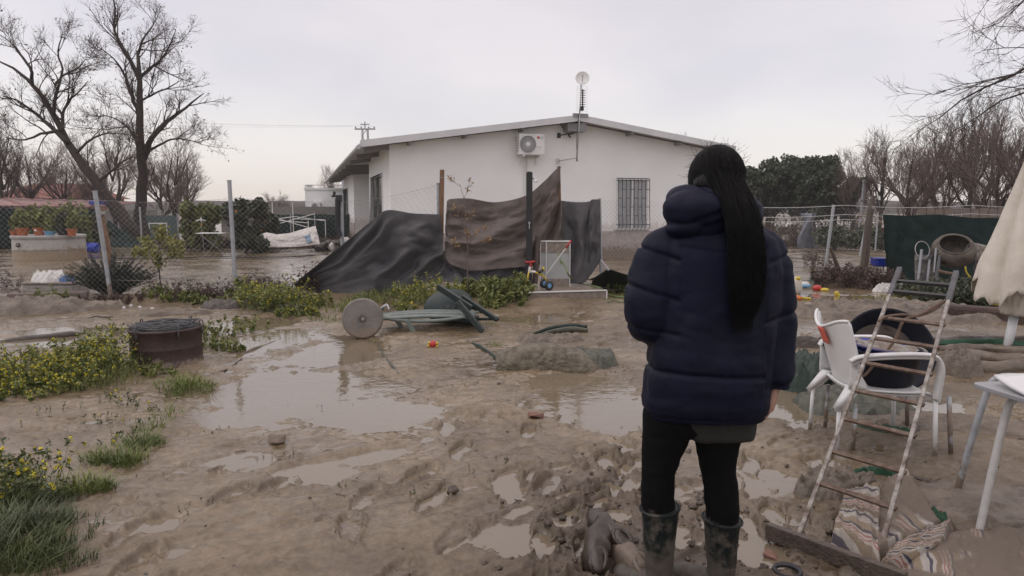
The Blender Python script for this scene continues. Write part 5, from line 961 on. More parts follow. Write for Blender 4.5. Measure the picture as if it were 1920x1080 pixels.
# green tarp between step and woman
def lump(name, label, cat, C, rx, ry, h, m, seed, rz=0, n=64, ridgef=3, z0=None, group=None, parent=None, edge=.35, asym=0, stretch=1, mi=None, flat=0):
    """crumpled cloth lying in the mud"""
    u = np.linspace(-1.1, 1.1, n); U, V = np.meshgrid(u, u, indexing='ij'); wU = U + .22 * fbm(U * 1.4 + seed, V * 1.4, 3, seed); wV = V + .22 * fbm(U * 1.4, V * 1.4 + seed, 3, seed + 1)
    r = np.sqrt(wU ** 2 + wV ** 2); k = sst(1.05, 1.05 - edge, r); z = h * k * (.35 + .75 * ridge(U * ridgef * stretch + seed, V * ridgef, 3, seed + 2) ** 2 * (1 - flat) + .3 * flat) + h * k * .28 * (ridge(U * 6.5 + V * 2 + seed, V * 8 - U * 2, 3, seed + 5) - .55) + .012 * fbm(U * 9, V * 9, 3, seed) - .05 * (1 - k); z = z * (1 + asym * V)
    x = U * rx; y = V * ry; c, s = math.cos(rz), math.sin(rz); G = np.stack([x * c - y * s, x * s + y * c, z], -1); zz = gz(C[0], C[1]) if z0 is None else z0
    X_, Y_ = G[..., 0] + C[0], G[..., 1] + C[1]; zz = ground_h(X_.ravel(), Y_.ravel(), False).reshape(X_.shape) - .01 if z0 is None else z0
    G[..., 2] += zz; mb = MB(); F = []; keep = r < 1.06; idx = -np.ones(U.shape, int); idx[keep] = np.arange(keep.sum()); V3 = G[keep]
    for i in range(n - 1):
        for j in range(n - 1):
            q = (idx[i, j], idx[i + 1, j], idx[i + 1, j + 1], idx[i, j + 1])
            if min(q) >= 0: F.append(q)
    mb.add(V3, F); o = mb.build(name, M[m] if isinstance(m, str) else m, parent, smooth=True, solid=.008, off=-1)
    o.location = (C[0], C[1], 0); return tag(o, label, cat, group) if label else o
c = GP(1150, 533, .05); o = thing('green_tarpaulin', 'dark green tarpaulin propped up in a low ridge right of the step', 'tarpaulin', (0, 0, 0))
tp = [wp(1112, 522, 11.6), wp(1128, 512, 11.6), wp(1142, 505, 11.6), wp(1165, 512, 11.5), wp(1190, 519, 11.4)]; bt_ = [GP(1108, 535, .05), GP(1128, 537, .05), GP(1150, 539, .05), GP(1172, 538, .05), GP(1200, 536, .05)]
sheet('tarp_sheet', None, None, tp, bt_, .12, 'tarp_green', 31, nu=40, nv=24, parent=o); sheet('tarp_back', None, None, tp, [p + np.array([0, 1.0, 0]) for p in bt_], .1, 'tarp_green', 33, nu=40, nv=24, parent=o)
MB().tube([wp(1127, 488, 11.8), wp(1142, 507, 11.6)], .02, 6).build('prop_bar', M['beam'], o)

# --- parasol base disc on edge, pale chair and green chair
b = GP(681, 634, .0); o = thing('concrete_disc', 'round concrete parasol base standing on edge at the left of the overturned chairs', 'parasol base', (b[0], b[1], .0)); rd = .235
ro = Matrix.Rotation(R(8), 4, 'Z') @ Matrix.Rotation(R(82), 4, 'X'); cz = W(681, 597, b[1])[2]
MB().lathe([(.035, -.035), (rd * .95, -.045), (rd, -.03), (rd, .03), (rd * .93, .05), (.035, .055), (.035, -.035)], 48, (0, 0, cz), ro).build('disc', M['concrete_mud'], o, bevel=.004)
MB().lathe([(.024, -.05), (.038, -.05), (.038, .07), (.024, .07), (.024, -.05)], 20, (0, 0, cz), ro).build('centre_tube', M['dark_iron'], o)
# generic plastic patio chair made of parts, for the two knocked-over ones
def backrest(w0, w1, h, th, slots, m, parent, name='backrest', round_=.5):
    pass
Yg = 8.25
def q3(px, py, dy=0): return np.array(W(px, py, Yg + dy))
o = thing('patio_chair', 'grey-green plastic chair lying on its back with a slatted backrest, next to the parasol base', 'chair', (q3(780, 600)[0], Yg, 0)); O = np.array(o.location)
# slatted back lying nearly flat: an outline swept as a rounded board with slots
def slatboard(c, ax, ay, nrm, L, Wd, th, nsl, m, parent, name, bow=.05, tip=.6):
    mb = MB(); nu, nv = 26, 17; ax, ay, nrm = [np.array(a, float) / np.linalg.norm(a) for a in (ax, ay, nrm)]; G = np.zeros((nu, nv, 3))
    for i, u in enumerate(np.linspace(0, 1, nu)):
        w_ = Wd / 2 * (1 - (1 - min(1, u / .25)) ** 2 * tip) if u < .25 else Wd / 2 * (1 - .12 * (u - .25))
        for j, v in enumerate(np.linspace(-1, 1, nv)): G[i, j] = np.array(c) + ax * (u * L) + ay * (v * w_) + nrm * (bow * v * v + .03 * math.sin(u * 3))
    F = []; 
    for i in range(nu - 1):
        for j in range(nv - 1):
            if 3 <= i < nu - 4 and 1 < j < nv - 3 and j % 3 == 2: continue
            F.append((i * nv + j, i * nv + j + 1, (i + 1) * nv + j + 1, (i + 1) * nv + j))
    mb.add(G.reshape(-1, 3), F); return mb.build(name, M[m] if isinstance(m, str) else m, parent, smooth=True, solid=th)
a = q3(717, 589) - O; slatboard(a, (1, .08, .0), (.1, 1, .0), (0, 0, 1), 1.15, .50, .028, 5, 'chair_pale', o, 'backrest', bow=-.035, tip=.30)
mb = MB(); mb.tube(smoothpts([q3(715, 586, .15) - O, q3(716, 591, -.1) - O, q3(735, 598, -.2) - O, q3(780, 602, -.2) - O, q3(830, 600, -.2) - O, q3(872, 594, -.15) - O], 30), [.018, .024, .026, .024, .02, .018], 9); mb.build('side_rail', M['chair_pale'], o, smooth=True)
for x0, y0, x1, y1, dy in ((763, 600, 782, 634, -.25), (744, 600, 760, 626, .1)):
    MB().bar(q3(x0, y0, dy) - O, q3(x1, y1, dy) - O, .055, .03, up=(0, 1, 0)).build('leg', M['chair_pale'], o, bevel=.006)
o2 = thing('dark_bundle', 'small bundle of black and grey straps on the top end of the grey-green chair', 'bundle', q3(722, 580, .05)); 
for k in range(5): MB().tube(smoothpts([(-.05 + .01 * k, 0, -.01), (-.03, -.03 + .02 * k, .03), (.02, .02, .04 + .004 * k), (.06, .03 - .02 * k, .0)], 12), .012, 6).build('strap', M['rubber' if k % 2 else 'panel_grey'], o2, smooth=True)
Yg = 8.6; o = thing('patio_chair', 'dark green plastic chair lying overturned in front of the leafy bushes', 'chair', (q3(860, 600)[0], Yg, 0)); O = np.array(o.location)
# round slatted back seen face-on
mb = MB(); c = q3(843, 574) - O; n = 40; rr = [(1, 0)]; G = []
for i in range(9):
    k = i / 8; ring = [c + np.array([(-.02 + .31 * k * math.cos(t)) * 1.0, .05 * math.sin(t) * k + .06 * k * k, .20 * k * math.sin(t) + .03 * k * math.cos(t)]) for t in np.linspace(0, 2 * math.pi, n, endpoint=False)]; G.append(ring)
mb.loft(G, cap=False); mb.build('backrest', M['chair_green'], o, smooth=True, solid=.03)
for k in range(5):
    x = -.15 + k * .075; MB().bar(c + (x, -.015, -.08), c + (x + .07, -.015, .01), .010, .012).build('slat_groove', mat('groove_%d' % k, (.10, .11, .10), bump=0) if k == 0 else bpy.data.materials['groove_0'], o)
legs = [(820, 537, 884, 578, -.25, .05, .075), (858, 566, 905, 622, -.45, .05, .07), (866, 556, 929, 598, -.25, .05, .06), (848, 562, 884, 580, .2, .04, .05), (880, 572, 905, 584, .1, .04, .06)]
for x0, y0, x1, y1, dy, a_, b_ in legs: MB().bar(q3(x0, y0, dy) - O, q3(x1, y1, dy - .1) - O, b_, a_, up=(0, 1, .3)).build('leg', M['chair_green'], o, bevel=.010)
MB().ell(q3(930, 598, -.35) - O, (.04, .03, .035), 12, 8).build('foot', M['chair_green'], o, smooth=True)
MB().tube([q3(888, 598, -.2) - O, q3(925, 598, -.3) - O], .02, 7).build('stretcher', M['chair_green'], o)
MB().bar(q3(776, 583, .1) - O, q3(812, 585, 0) - O, .05, .03, up=(0, 0, 1)).build('armrest', M['chair_green'], o, bevel=.01)
sb = MB(); sb.box(q3(860, 597, 0) - O + (0, .05, .0), (.50, .45, .05), rot=Matrix.Rotation(R(6), 4, 'Y')); sb.build('seat', M['chair_green'], o, bevel=.02)
MB().bar(q3(804, 602, -.1) - O, q3(872, 600, -.1) - O, .05, .04, up=(0, 1, 0)).build('seat_rail', M['chair_green'], o, bevel=.01)
# toy, rolled mat, muddy rugs, bricks and stones
p = GP(812, 652, .02); o = thing('toy', 'small round red and yellow toy lying in the mud below the overturned chairs', 'toy', (p[0], p[1], gz(p[0], p[1]) + .03)); MB().ell((0, 0, 0), (.045, .035, .038), 14, 10).build('body', M['red'], o, smooth=True)
for x, z in ((-.045, -.015), (.045, .01), (.04, -.02), (-.04, .015)): MB().ell((x, -.01, z), (.018, .014, .016), 8, 6).build('knob', M['yellow'], o, smooth=True)
p = GP(1032, 636, .05); lump('muddy_cloth', 'crumpled mud-soaked cloth behind the big buried rug', 'cloth', (p[0], p[1]), .40, .20, .10, 'mudcloth', 41, .1)
o = thing('rolled_mat', 'dark green rolled mat lying behind the big buried rug in the puddle', 'mat', (GP(1062, 627)[0], GP(1062, 627)[1], .04))
for k, (dy, dz, r) in enumerate(((0, .05, .035), (-.09, .02, .04), (.05, .02, .035))): MB().tube(smoothpts([(-.42, dy - .16, dz - .06), (-.2, dy - .05, dz - .01), (.05, dy + .02 * k, dz + .015), (.25, dy + .03, dz)], 20), [r * .4, r * .8, r * .9, r * .6], 8, sq=.6).build('roll', M['tarp_green' if k != 1 else 'mudcloth_green'], o, smooth=True)
# big buried rug: a fat fold at its front edge
a, b = GP(930, 697, 0), GP(1145, 692, 0); o = thing('buried_rug', 'mud-covered rug rolled up at the edge of the puddle in the middle of the yard', 'rug', ((a[0] + b[0]) / 2, a[1], 0)); n = 60; G = []
for i, u in enumerate(np.linspace(0, 1, n)):
    x = (u - .5) * (b[0] - a[0]); row = []; hh = .23 * math.sin(math.pi * min(1, .12 + u * .95)) ** .6 * (1 - .35 * sst(.72, 1, u))
    for v in np.linspace(0, 1, 40):
        if v < .4: t = v / .4 * math.pi * .62; y = .14 - .17 * math.cos(t * 0) * math.sin(math.pi / 2 - t + .3); z = hh * math.sin(t) - .01; y = -.02 + .16 * (1 - math.cos(t))
        else: k = (v - .4) / .6; y = .212 + k * .62; z = hh * math.sin(.62 * math.pi) * (1 - k) ** 1.2 + .045 * k - .03 * k * k
        nz = .030 * float(fbm(u * 7, v * 6, 4, 44)); row.append((x + .02 * float(fbm(v * 4, u * 3, 2, 5)), y + nz * .5 + .04 * math.sin(u * 5), z + nz * min(1, v * 6)))
    G.append(row)
MB().grid(np.array(G)).build('rug_sheet', mat('buried_rug', (.055, .042, .026), (.17, .145, .10), .55, scale=13, bump=1.0, bscale=30, mud=.35, mudc=(.20, .175, .13)), o, smooth=True, solid=.02)
p = GP(1108, 672, .06); lump('green_mesh_cloth', 'grey green mud-smeared cloth folded over the right end of the buried rug', 'cloth', (p[0], p[1]), .26, .40, .16, 'mudcloth_green', 47, -.5, ridgef=1.2, flat=.5)
def stone(name, label, cat, px, py, sz, m, seed, rz=0):
    p = GP(px, py, .03); mb = MB(); mb.box((0, 0, 0), sz, rz=rz); V = mb.v[0]; g = np.random.RandomState(seed); V += g.randn(8, 3) * .012; o = mb.build(name, M[m], None, bevel=min(sz) * .18); o.location = (p[0], p[1], gz(p[0], p[1]) + sz[2] * .3); o.rotation_euler = (g.randn() * .25, g.randn() * .25, 0); return tag(o, label, cat)
stone('stone', 'pale muddy stone lying alone in the wet mud at centre left', 'stone', 521, 824, (.10, .13, .07), 'stonebit', 3, .6); stone('brick_fragment', 'broken reddish brick at the left edge of the middle puddle', 'brick', 1006, 779, (.105, .06, .035), 'brickbit', 5, .1)
stone('stone', 'small dark stone sitting in the middle puddle', 'stone', 1136, 787, (.06, .03, .02), 'stonebit', 6, .2); stone('brick_fragment', 'small reddish clod of brick next to the wooden plank at lower right', 'brick', 1447, 1030, (.06, .05, .04), 'brickbit', 7, .9)
# half-buried cords and strips in the mud
def strip(label, name, cat, pp, r, m, z=.02, sq=None): 
    L = []
    for x, y in pp: p = GP(x, y, z); L.append((p[0], p[1], gz(p[0], p[1]) + r * .3))
    return tag(MB().tube(smoothpts(L, 40), [r * .4, r, r * .8, r, r * .4], 7, sq=sq).build(name, M[m], smooth=True), label, cat)
strip('thin muddy cord running down from the parasol base', 'cord', 'cord', [(706, 640), (715, 655), (722, 668), (738, 690), (748, 700)], .012, 'mudcloth_green'); strip('dark green strip half buried left of the buried rug', 'cloth_strip', 'strip', [(885, 645), (905, 655), (922, 665), (938, 678)], .03, 'tarp_green', sq=.5)
strip('muddy strip left of the large puddle', 'cloth_strip', 'strip', [(455, 660), (480, 650), (505, 640), (530, 630)], .03, 'mudcloth', sq=.5); strip('brown half-buried pipe left of the drum', 'pipe', 'pipe', [(-20, 640), (60, 632), (120, 628), (160, 622)], .045, 'mudcloth_dark')
strip('thin branch in the mud at the left edge of the large puddle', 'branch', 'branch', [(412, 700), (425, 690), (440, 683), (455, 672)], .008, 'bark')

# --- rusty drum with coil of wire on top
b = GP(313, 697, 0); rr_ = .315; cY = b[1] + rr_; cx = W(312, 640, cY)[0]; zt = W(312, 612, cY)[2] - .01; o = thing('rusty_drum', 'dark rusty cut-down drum with a coil of wire and wire hooks on its top', 'drum', (cx, cY, 0)); H = max(.36, zt)
MB().lathe([(rr_ * .99, -.08), (rr_, .0), (rr_ * 1.03, .03), (rr_, .05), (rr_, H * .5), (rr_ * 1.008, H * .52), (rr_, H * .54), (rr_, H - .02), (rr_ * 1.03, H - .01), (rr_ * 1.03, H + .005), (rr_ * .98, H + .01), (rr_ * .97, H - .03)], 56).build('shell', M['rust_dark'], o, smooth=True)
MB().lathe([(.001, H - .02), (rr_ * .97, H - .02), (rr_ * .97, H - .03)], 40).build('lid', M['dark_iron'], o)
cb = MB(); g = np.random.RandomState(3); P = []
for k in range(46):
    r0_ = g.uniform(.10, .29); ph = g.uniform(0, 6.28); ex = g.uniform(.93, 1.03); tl_ = g.randn() * .01; P.append([(r0_ * math.cos(t + ph) * ex, r0_ * math.sin(t + ph), H + .004 + .035 * g.rand() * 0 + .03 * abs(math.sin(k * 1.7)) + tl_ * math.sin(t) + .004 * math.sin(5 * t)) for t in np.linspace(0, 5.6 + g.rand(), 30)])
for k in range(24):
    y = g.uniform(-.24, .24); w_ = math.sqrt(.29 ** 2 - y * y); P.append([(w_ * u + 0, y + .05 * u + .01 * math.sin(u * 7 + k), H + .035 + .015 * math.sin(k + u * 2)) for u in np.linspace(-1, 1, 30)])
cb.tubes(np.array(P), .0032, 4); cb.build('wire_coil', M['dark_iron'], o)
for a_ in (2.75, 4.35, .25, 1.25, 5.5):
    x, y = rr_ * 1.02 * math.cos(a_), rr_ * 1.02 * math.sin(a_); MB().tube(smoothpts([(x, y, H - .07), (x * 1.05, y * 1.05, H - .03), (x * 1.03, y * 1.03, H + .05), (x * .95, y * .95, H + .055), (x * .96, y * .96, H), (x * 1.02, y * 1.02, H - .06)], 20), .006, 6).build('hook', M['dark_iron'], o, smooth=True)

# --- along the left fence: sack on pallet stone, planks, old carpets
Yb = 11.75; o = thing('stone_trough', 'old stone trough just behind the left fence, topped by a sack', 'trough', (W(92, 540, Yb)[0], Yb + .2, 0)); z1 = W(92, 532, Yb)[2]; 
MB().box((0, 0, z1 / 2 - .04), (.88, .5, z1 + .05)).build('body', mat('trough_stone', (.20, .17, .15), (.38, .35, .33), .8, scale=7, stretch=(1, 1, 5), bump=.6, bscale=12), o, bevel=.03); MB().box((0, 0, z1 + .005), (.92, .53, .03)).build('lip', M['wood_grey'], o, bevel=.01)
lump('white_sack', 'white and blue plastic sack lying on the stone trough', 'sack', (W(70, 525, Yb)[0] + .08, Yb + .2), .34, .22, .19, 'bag_white', 52, z0=z1 + .02, ridgef=2.2); 
lump('blue_cloth', 'blue cloth lying at the right end of the white sack on the stone trough', 'cloth', (W(108, 525, Yb)[0], Yb + .2), .16, .12, .09, 'bag_blue', 53, z0=z1 + .03, ridgef=2.2)
o = tag(MB().bar(GP(15, 556, .12), GP(165, 552, .12), .12, .10).build('wooden_beam', M['wood_grey'], bevel=.02), 'thick weathered beam lying in front of the stone trough', 'beam')
o = tag(MB().bar(GP(-60, 568, .10), GP(60, 566, .10), .14, .10).build('wooden_beam', M['wood_mud'], bevel=.02), 'dark beam lying at the far left along the fence', 'beam')
lump('old_carpet', 'mud-brown carpet heaped at the far left under the fence', 'carpet', GP(40, 588)[:2], 1.0, .38, .22, 'mudcloth', 55, .12); lump('old_carpet', 'long muddy carpet fold lying below the leftmost steel post', 'carpet', GP(165, 582)[:2], .55, .22, .13, 'mudcloth', 56, .1, ridgef=2)
lump('old_carpet', 'dark-edged muddy ground sheet lying before the second steel post', 'carpet', GP(430, 578)[:2], .48, .25, .12, 'mudcloth_dark', 57, .25, ridgef=2); lump('old_carpet', 'mud-covered ground sheet ridge between drum and fence', 'carpet', GP(330, 592)[:2], .6, .16, .08, 'mudcloth', 58, .3, ridgef=2)
strip('thin dark root lying on the mud in front of the leftmost steel post', 'root', 'root', [(165, 598), (180, 594), (195, 597), (212, 596)], .012, 'bark')
for i, (px, py, s) in enumerate(((222, 560, .05), (245, 566, .035), (262, 568, .03), (285, 570, .03), (232, 570, .03))):
    p = GP(px, py, .1); o = MB().ell((0, 0, 0), (s, s * .8, s * .7), 8, 6).build('white_scrap', M['litter_pale'], smooth=False); o.location = (p[0], p[1], gz(p[0], p[1]) + s * .4); o.rotation_euler = (i, i * 2, 0); tag(o, ['largest white scrap at the foot of the leftmost steel post', 'white scrap second from the steel post', 'small white scrap in the middle of the litter', 'rightmost white scrap along the fence foot', 'white scrap lying lowest beside the steel post'][i], 'scrap', 'white scraps under the left fence')
# far yard cables across the water
tag(MB().tube([GP(205 + 385 * u, 483 + 2 * math.sin(u * 9) - 13 * max(0, u - .6), .04) for u in np.linspace(0, 1, 30)], .018, 5).build('ground_cable', M['rubber']), 'dark cable lying across the flooded yard behind the fence', 'cable')

# ================================================================ the woman
YW = 2.53
def w3(px, py, dy=0.0): return np.array(W(px, py, YW + dy))
def pxm(n): return n * YW / FPX / 1.0
person = thing('person', 'woman seen from behind in a navy puffer jacket, black leggings and muddy rubber boots, long black hair', 'person', (w3(1300, 800)[0], YW, 0)); PO = np.array(person.location)
person['label'] = 'woman from behind in navy puffer jacket, black leggings and muddy boots, long black hair'
def ering(c, rx, ry, n=28, p=2.4, ax=None, ay=None):
    t = np.arange(n) * 2 * math.pi / n; a = np.sign(np.cos(t)) * np.abs(np.cos(t)) ** (2 / p) * rx; b = np.sign(np.sin(t)) * np.abs(np.sin(t)) ** (2 / p) * ry
    ax = np.array([1., 0, 0]) if ax is None else np.array(ax, float); ay = np.array([0., 1, 0]) if ay is None else np.array(ay, float); return np.array(c) + a[:, None] * ax + b[:, None] * ay
# --- body (head with face, neck, torso, arms, legs, right hand) as one remeshed surface
bm_ = MB(); hc = w3(1342, 335, .02); 
bm_.ell(hc, (.078, .095, .112), 20, 14); bm_.ell(hc + (0, .06, -.05), (.055, .05, .06), 14, 10)
bm_.ell(hc + (0, .105, -.02), (.013, .018, .028), 10, 8)                      # nose
bm_.ell(hc + (0, .092, -.062), (.026, .012, .009), 10, 6); bm_.ell(hc + (0, .092, -.072), (.022, .012, .008), 10, 6)   # lips
for s in (-1, 1):
    bm_.ell(hc + (s * .03, .082, .004), (.014, .010, .009), 10, 6); bm_.ell(hc + (s * .03, .088, .024), (.02, .008, .005), 8, 6); bm_.ell(hc + (s * .080, .0, -.01), (.012, .022, .032), 10, 8)
bm_.tube([hc + (0, .0, -.06), w3(1338, 420)], [.055, .06], 14)
T = [(430, 1340, 60, .06), (470, 1345, 85, .085), (540, 1338, 80, .09), (620, 1335, 72, .09), (690, 1330, 72, .09), (740, 1318, 80, .10), (780, 1308, 84, .10), (800, 1304, 80, .09)]
bm_.loft([ering(w3(x, y), pxm(h), d) for y, x, h, d in T])
bm_.tube([w3(1262, 450), w3(1225, 520), w3(1212, 600), w3(1222, 610, .15), w3(1262, 590, .30)], [.05, .045, .04, .035, .025], 12)
bm_.tube([w3(1425, 450), w3(1450, 530), w3(1450, 620), w3(1456, 690, -.04), w3(1455, 722, -.05)], [.05, .042, .038, .03, .024], 12)
bm_.tube([w3(1265, 775), w3(1248, 830), w3(1236, 900), w3(1237, 960), w3(1238, 1040), w3(1238, 1075)], [.075, .066, .042, .045, .038, .034], 14)
bm_.tube([w3(1345, 775), w3(1346, 840), w3(1348, 890), w3(1354, 960), w3(1353, 1040), w3(1352, 1080)], [.075, .066, .044, .046, .038, .034], 14)
V, Nn, F = remesh(bm_, .009, 3); V -= PO; body = MB().add(V, F)
# hands: palm, four unequal bent fingers, thumb
def hand(wr, down, side, front, sc, curl=1.0):
    h = MB(); wr = np.array(wr); D, S, Fr = [np.array(q, float) for q in (down, side, front)]
    h.tube([wr - D * .02 * sc, wr + D * .02 * sc], [.022 * sc, .023 * sc], 12)
    pal = [ering(wr + D * (.015 + .075 * k) * sc - S * .006 * k * sc, (.014 + .003 * math.sin(3 * k)) * sc, (.026 + .014 * min(1, k * 1.8)) * sc, 20, 2.6, S, Fr) for k in np.linspace(0, 1, 6)]; h.loft(pal)
    for f, (o, L) in enumerate(((-.031, .82), (-.0105, .95), (.0105, 1.0), (.030, .92))):
        p = wr + D * .085 * sc + Fr * o * sc; a = [p - D * .015 * sc]; ang = .15; 
        for sg, l in enumerate((.040, .027, .021)):
            ang += curl * (.38, .62, .45)[sg] * (1.15 - .12 * f); a.append(a[-1] + (D * math.cos(ang) - S * math.sin(ang)) * l * L * sc + (D * .015 * sc if sg == 0 else 0))
        h.tube(a, np.array([.0098, .0094, .0085, .0072]) * sc, 10); h.ell(a[-1], np.array([.0073] * 3) * sc, 8, 6); h.ell(a[1], np.array([.0105] * 3) * sc, 8, 6)
    b = wr + D * .03 * sc + Fr * .028 * sc; a = [b, b + (D * .028 + Fr * .018 - S * .010) * sc, b + (D * .055 + Fr * .024 - S * .022) * sc, b + (D * .075 + Fr * .02 - S * .030) * sc]; h.tube(a, np.array([.014, .012, .0105, .008]) * sc, 10); h.ell(a[-1], np.array([.008] * 3) * sc, 8, 6)
    return remesh(h, .0028, 2, .5)
V, Nn, F = hand(w3(1455, 717, -.05), (-.14, -.02, -1), (.92, -.38, -.1), (.38, .92, .05), 1.12); body.add(V - PO, F)
V, Nn, F = hand(w3(1262, 590, .30), (.8, .55, .15), (0, .3, -1), (-.5, .8, .2), .95); body.add(V - PO, F)
body.build('body', M['skin'], person, smooth=True)
# --- shirt hem
mb = MB(); mb.loft([ering(w3(x, y) - PO, pxm(h), d, 40) for y, x, h, d in ((700, 1328, 88, .125), (745, 1328, 92, .125), (778, 1328, 89, .12), (796, 1332, 84, .115), (808, 1336, 78, .112), (814, 1338, 74, .110))], cap=False)
V = mb.v[0]; V[-80:, 2] += .03 * np.clip((w3(1300, 800)[0] - PO[0] - V[-80:, 0]) / .1, -0, 1.4); V += .004 * np.stack([fbm(V[:, 2] * 20, V[:, 0] * 20, 2, 1)] * 3, 1); mb.build('shirt', M['shirt'], person, smooth=True, solid=.006)
# --- leggings
lb = MB(); lb.loft([ering(w3(1305, y), pxm(h), d, 28) for y, h, d in ((740, 88, .11), (770, 92, .115), (800, 88, .11), (812, 78, .09))])
for P_, r_ in (([(1256, 770), (1250, 805), (1240, 850), (1234, 890), (1233, 930), (1236, 985), (1237, 1040)], [.100, .096, .076, .063, .0655, .060, .05]), ([(1345, 770), (1346, 815), (1345, 850), (1347, 885), (1353, 930), (1355, 990), (1353, 1045)], [.098, .090, .077, .065, .067, .062, .05])): lb.tube(smoothpts([w3(x, y) for x, y in P_], 20), r_, 20)
V, Nn, F = remesh(lb, .007, 5); V -= PO; wr_ = .0035 * np.array([mn.noise(Vector((v[0] * 9, v[1] * 9, v[2] * 34))) for v in V]); V += Nn * wr_[:, None]; MB().add(V, F).build('leggings', M['legging'], person, smooth=True)
# --- boots
for side, (tx, ty, bx, zt_l) in enumerate(((1237, 950, 1236, .0), (1354, 971, 1351, .0))):
    top = w3(tx, ty); an = w3(bx, 1092); an[2] = .055; mb = MB(); n = 24; rings = []
    for k in np.linspace(0, 1, 14):
        c = top * (1 - k) + an * k; r = np.interp(k, [0, .05, .12, .5, .8, 1], [.0735, .0735, .069, .062, .054, .050]); rings.append(ering(c, r, r * 1.02, n, 2, ax=(1, 0, .10 if side == 0 else -.06)))
    mb.loft(rings); fd = np.array([-.80, .60, 0.]); sd_ = np.array([.60, .80, 0])
    for k, (o, hh, ww) in enumerate(((-.035, .055, .040), (.03, .06, .043), (.09, .050, .047), (.145, .043, .045))): mb.ell((an[0] + fd[0] * o, an[1] + fd[1] * o, .028), (.055, .05, hh), 18, 12)
    mb.box((an[0] + fd[0] * .055, an[1] + fd[1] * .055, -.008), (.27, .085, .03), rz=math.atan2(fd[1], fd[0]))
    V, Nn, F = remesh(mb, .005, 4, .6); V -= PO; d = .004 * np.array([mn.noise(Vector((v[0] * 14 + 3, v[1] * 14, v[2] * 22))) for v in V]); V += Nn * d[:, None]
    MB().add(V, F).build('boot', M['boot'], person, smooth=True)
    rm = MB(); cc = top + (0, 0, -.004); R1 = ering(cc - PO, .0755, .077, 28, 2, ax=(1, 0, .10 if side == 0 else -.06)); rm.tube(np.concatenate([R1, R1[:1]]), .0045, 6, cap=False); rm.build('boot_rim', M['boot'], person, smooth=True)
# --- puffer jacket
jb = MB()
TJ = [(418, 1340, 62, .085), (432, 1345, 88, .11), (448, 1348, 104, .13), (475, 1348, 114, .145), (510, 1346, 118, .15), (560, 1343, 119, .155), (620, 1338, 118, .16), (680, 1330, 118, .17), (715, 1324, 119, .175), (748, 1322, 120, .172), (766, 1322, 116, .16), (777, 1324, 108, .145)]
jb.loft([ering(w3(x, y), pxm(h), d, 40, 2.5) for y, x, h, d in TJ])
jb.tube(smoothpts([w3(1275, 452), w3(1238, 478), w3(1224, 520, -.01), w3(1218, 565, -.03), w3(1219, 600, -.01), w3(1232, 608, .10), w3(1262, 600, .25)], 22), [.075, .085, .088, .088, .085, .080, .062], 22)
jb.tube(smoothpts([w3(1408, 455), w3(1436, 478), w3(1447, 530), w3(1451, 590), w3(1453, 650, -.02), w3(1457, 700, -.045), w3(1456, 727, -.05)], 22), [.075, .080, .080, .077, .070, .060, .046], 22)
V, Nn, F = remesh(jb, .0065, 5, .6)
px_ = 960 + FPX * V[:, 0] / (V[:, 1] * 1.0); zz = V[:, 2]; zp = lambda py: w3(1300, py)[2]
larm = (V[:, 0] < w3(1262, 500)[0]) & (zz > zp(640)) | ((V[:, 1] > YW + .2) & (zz > zp(660)) & (V[:, 0] < w3(1290, 500)[0])); rarm = (V[:, 0] > w3(1415, 500)[0]) & (zz > zp(735))
disp = np.zeros(len(V))
def seam(mask, f, a=.016, w_=.010):
    d = np.where(mask, f, 9.0); return -a * np.exp(-(d / w_) ** 2) + .35 * a * np.exp(-((np.abs(d) - .045) / .035) ** 2), np.exp(-(d / .05) ** 2)
x0 = V[:, 0] - w3(1300, 500)[0]; nz = lambda s, q: np.array([mn.noise(Vector((v[0] * s[0] + q, v[1] * s[1], v[2] * s[2]))) for v in V])
n_a = nz((4, 4, 4), 1); pk = np.zeros(len(V)); tor = ~(larm | rarm)
S_ = [(larm, zz - zp(468) + .40 * (V[:, 0] - w3(1220, 463)[0]) + .010 * n_a, .010), (larm, zz - zp(545) + .34 * (V[:, 0] - w3(1220, 538)[0]) + .012 * n_a, .010), (larm, zz - zp(612) + .15 * (V[:, 0] - w3(1220, 606)[0]), .006),
      (rarm, zz - zp(480) - .3 * (V[:, 0] - w3(1450, 492)[0]) + .012 * n_a, .008), (rarm, zz - zp(588) - .2 * (V[:, 0] - w3(1450, 572)[0]) + .010 * n_a, .008), (rarm, zz - zp(712), .006),
      (tor, zz - zp(687) + .03 * x0 + .008 * n_a, .012), (tor, zz - zp(466) - .10 * np.abs(x0 - .08) + .012 * n_a, .006), (tor, zz - zp(768), .006)]
for m_, f_, am in S_:
    a, b = seam(m_, f_, am, .007); disp += a; pk = np.maximum(pk, b * am / .012)
disp += .010 * nz((5, 5, 3.5), 4) + pk * .004 * nz((30, 30, 8), 7) + .0035 * nz((16, 16, 9), 2) + .007 * nz((13, 13, 3.0), 9) + .004 * np.abs(nz((10, 10, 22), 12))
V = V + Nn * disp[:, None] - PO; MB().add(V, F).build('jacket', M['navy'], person, smooth=True)
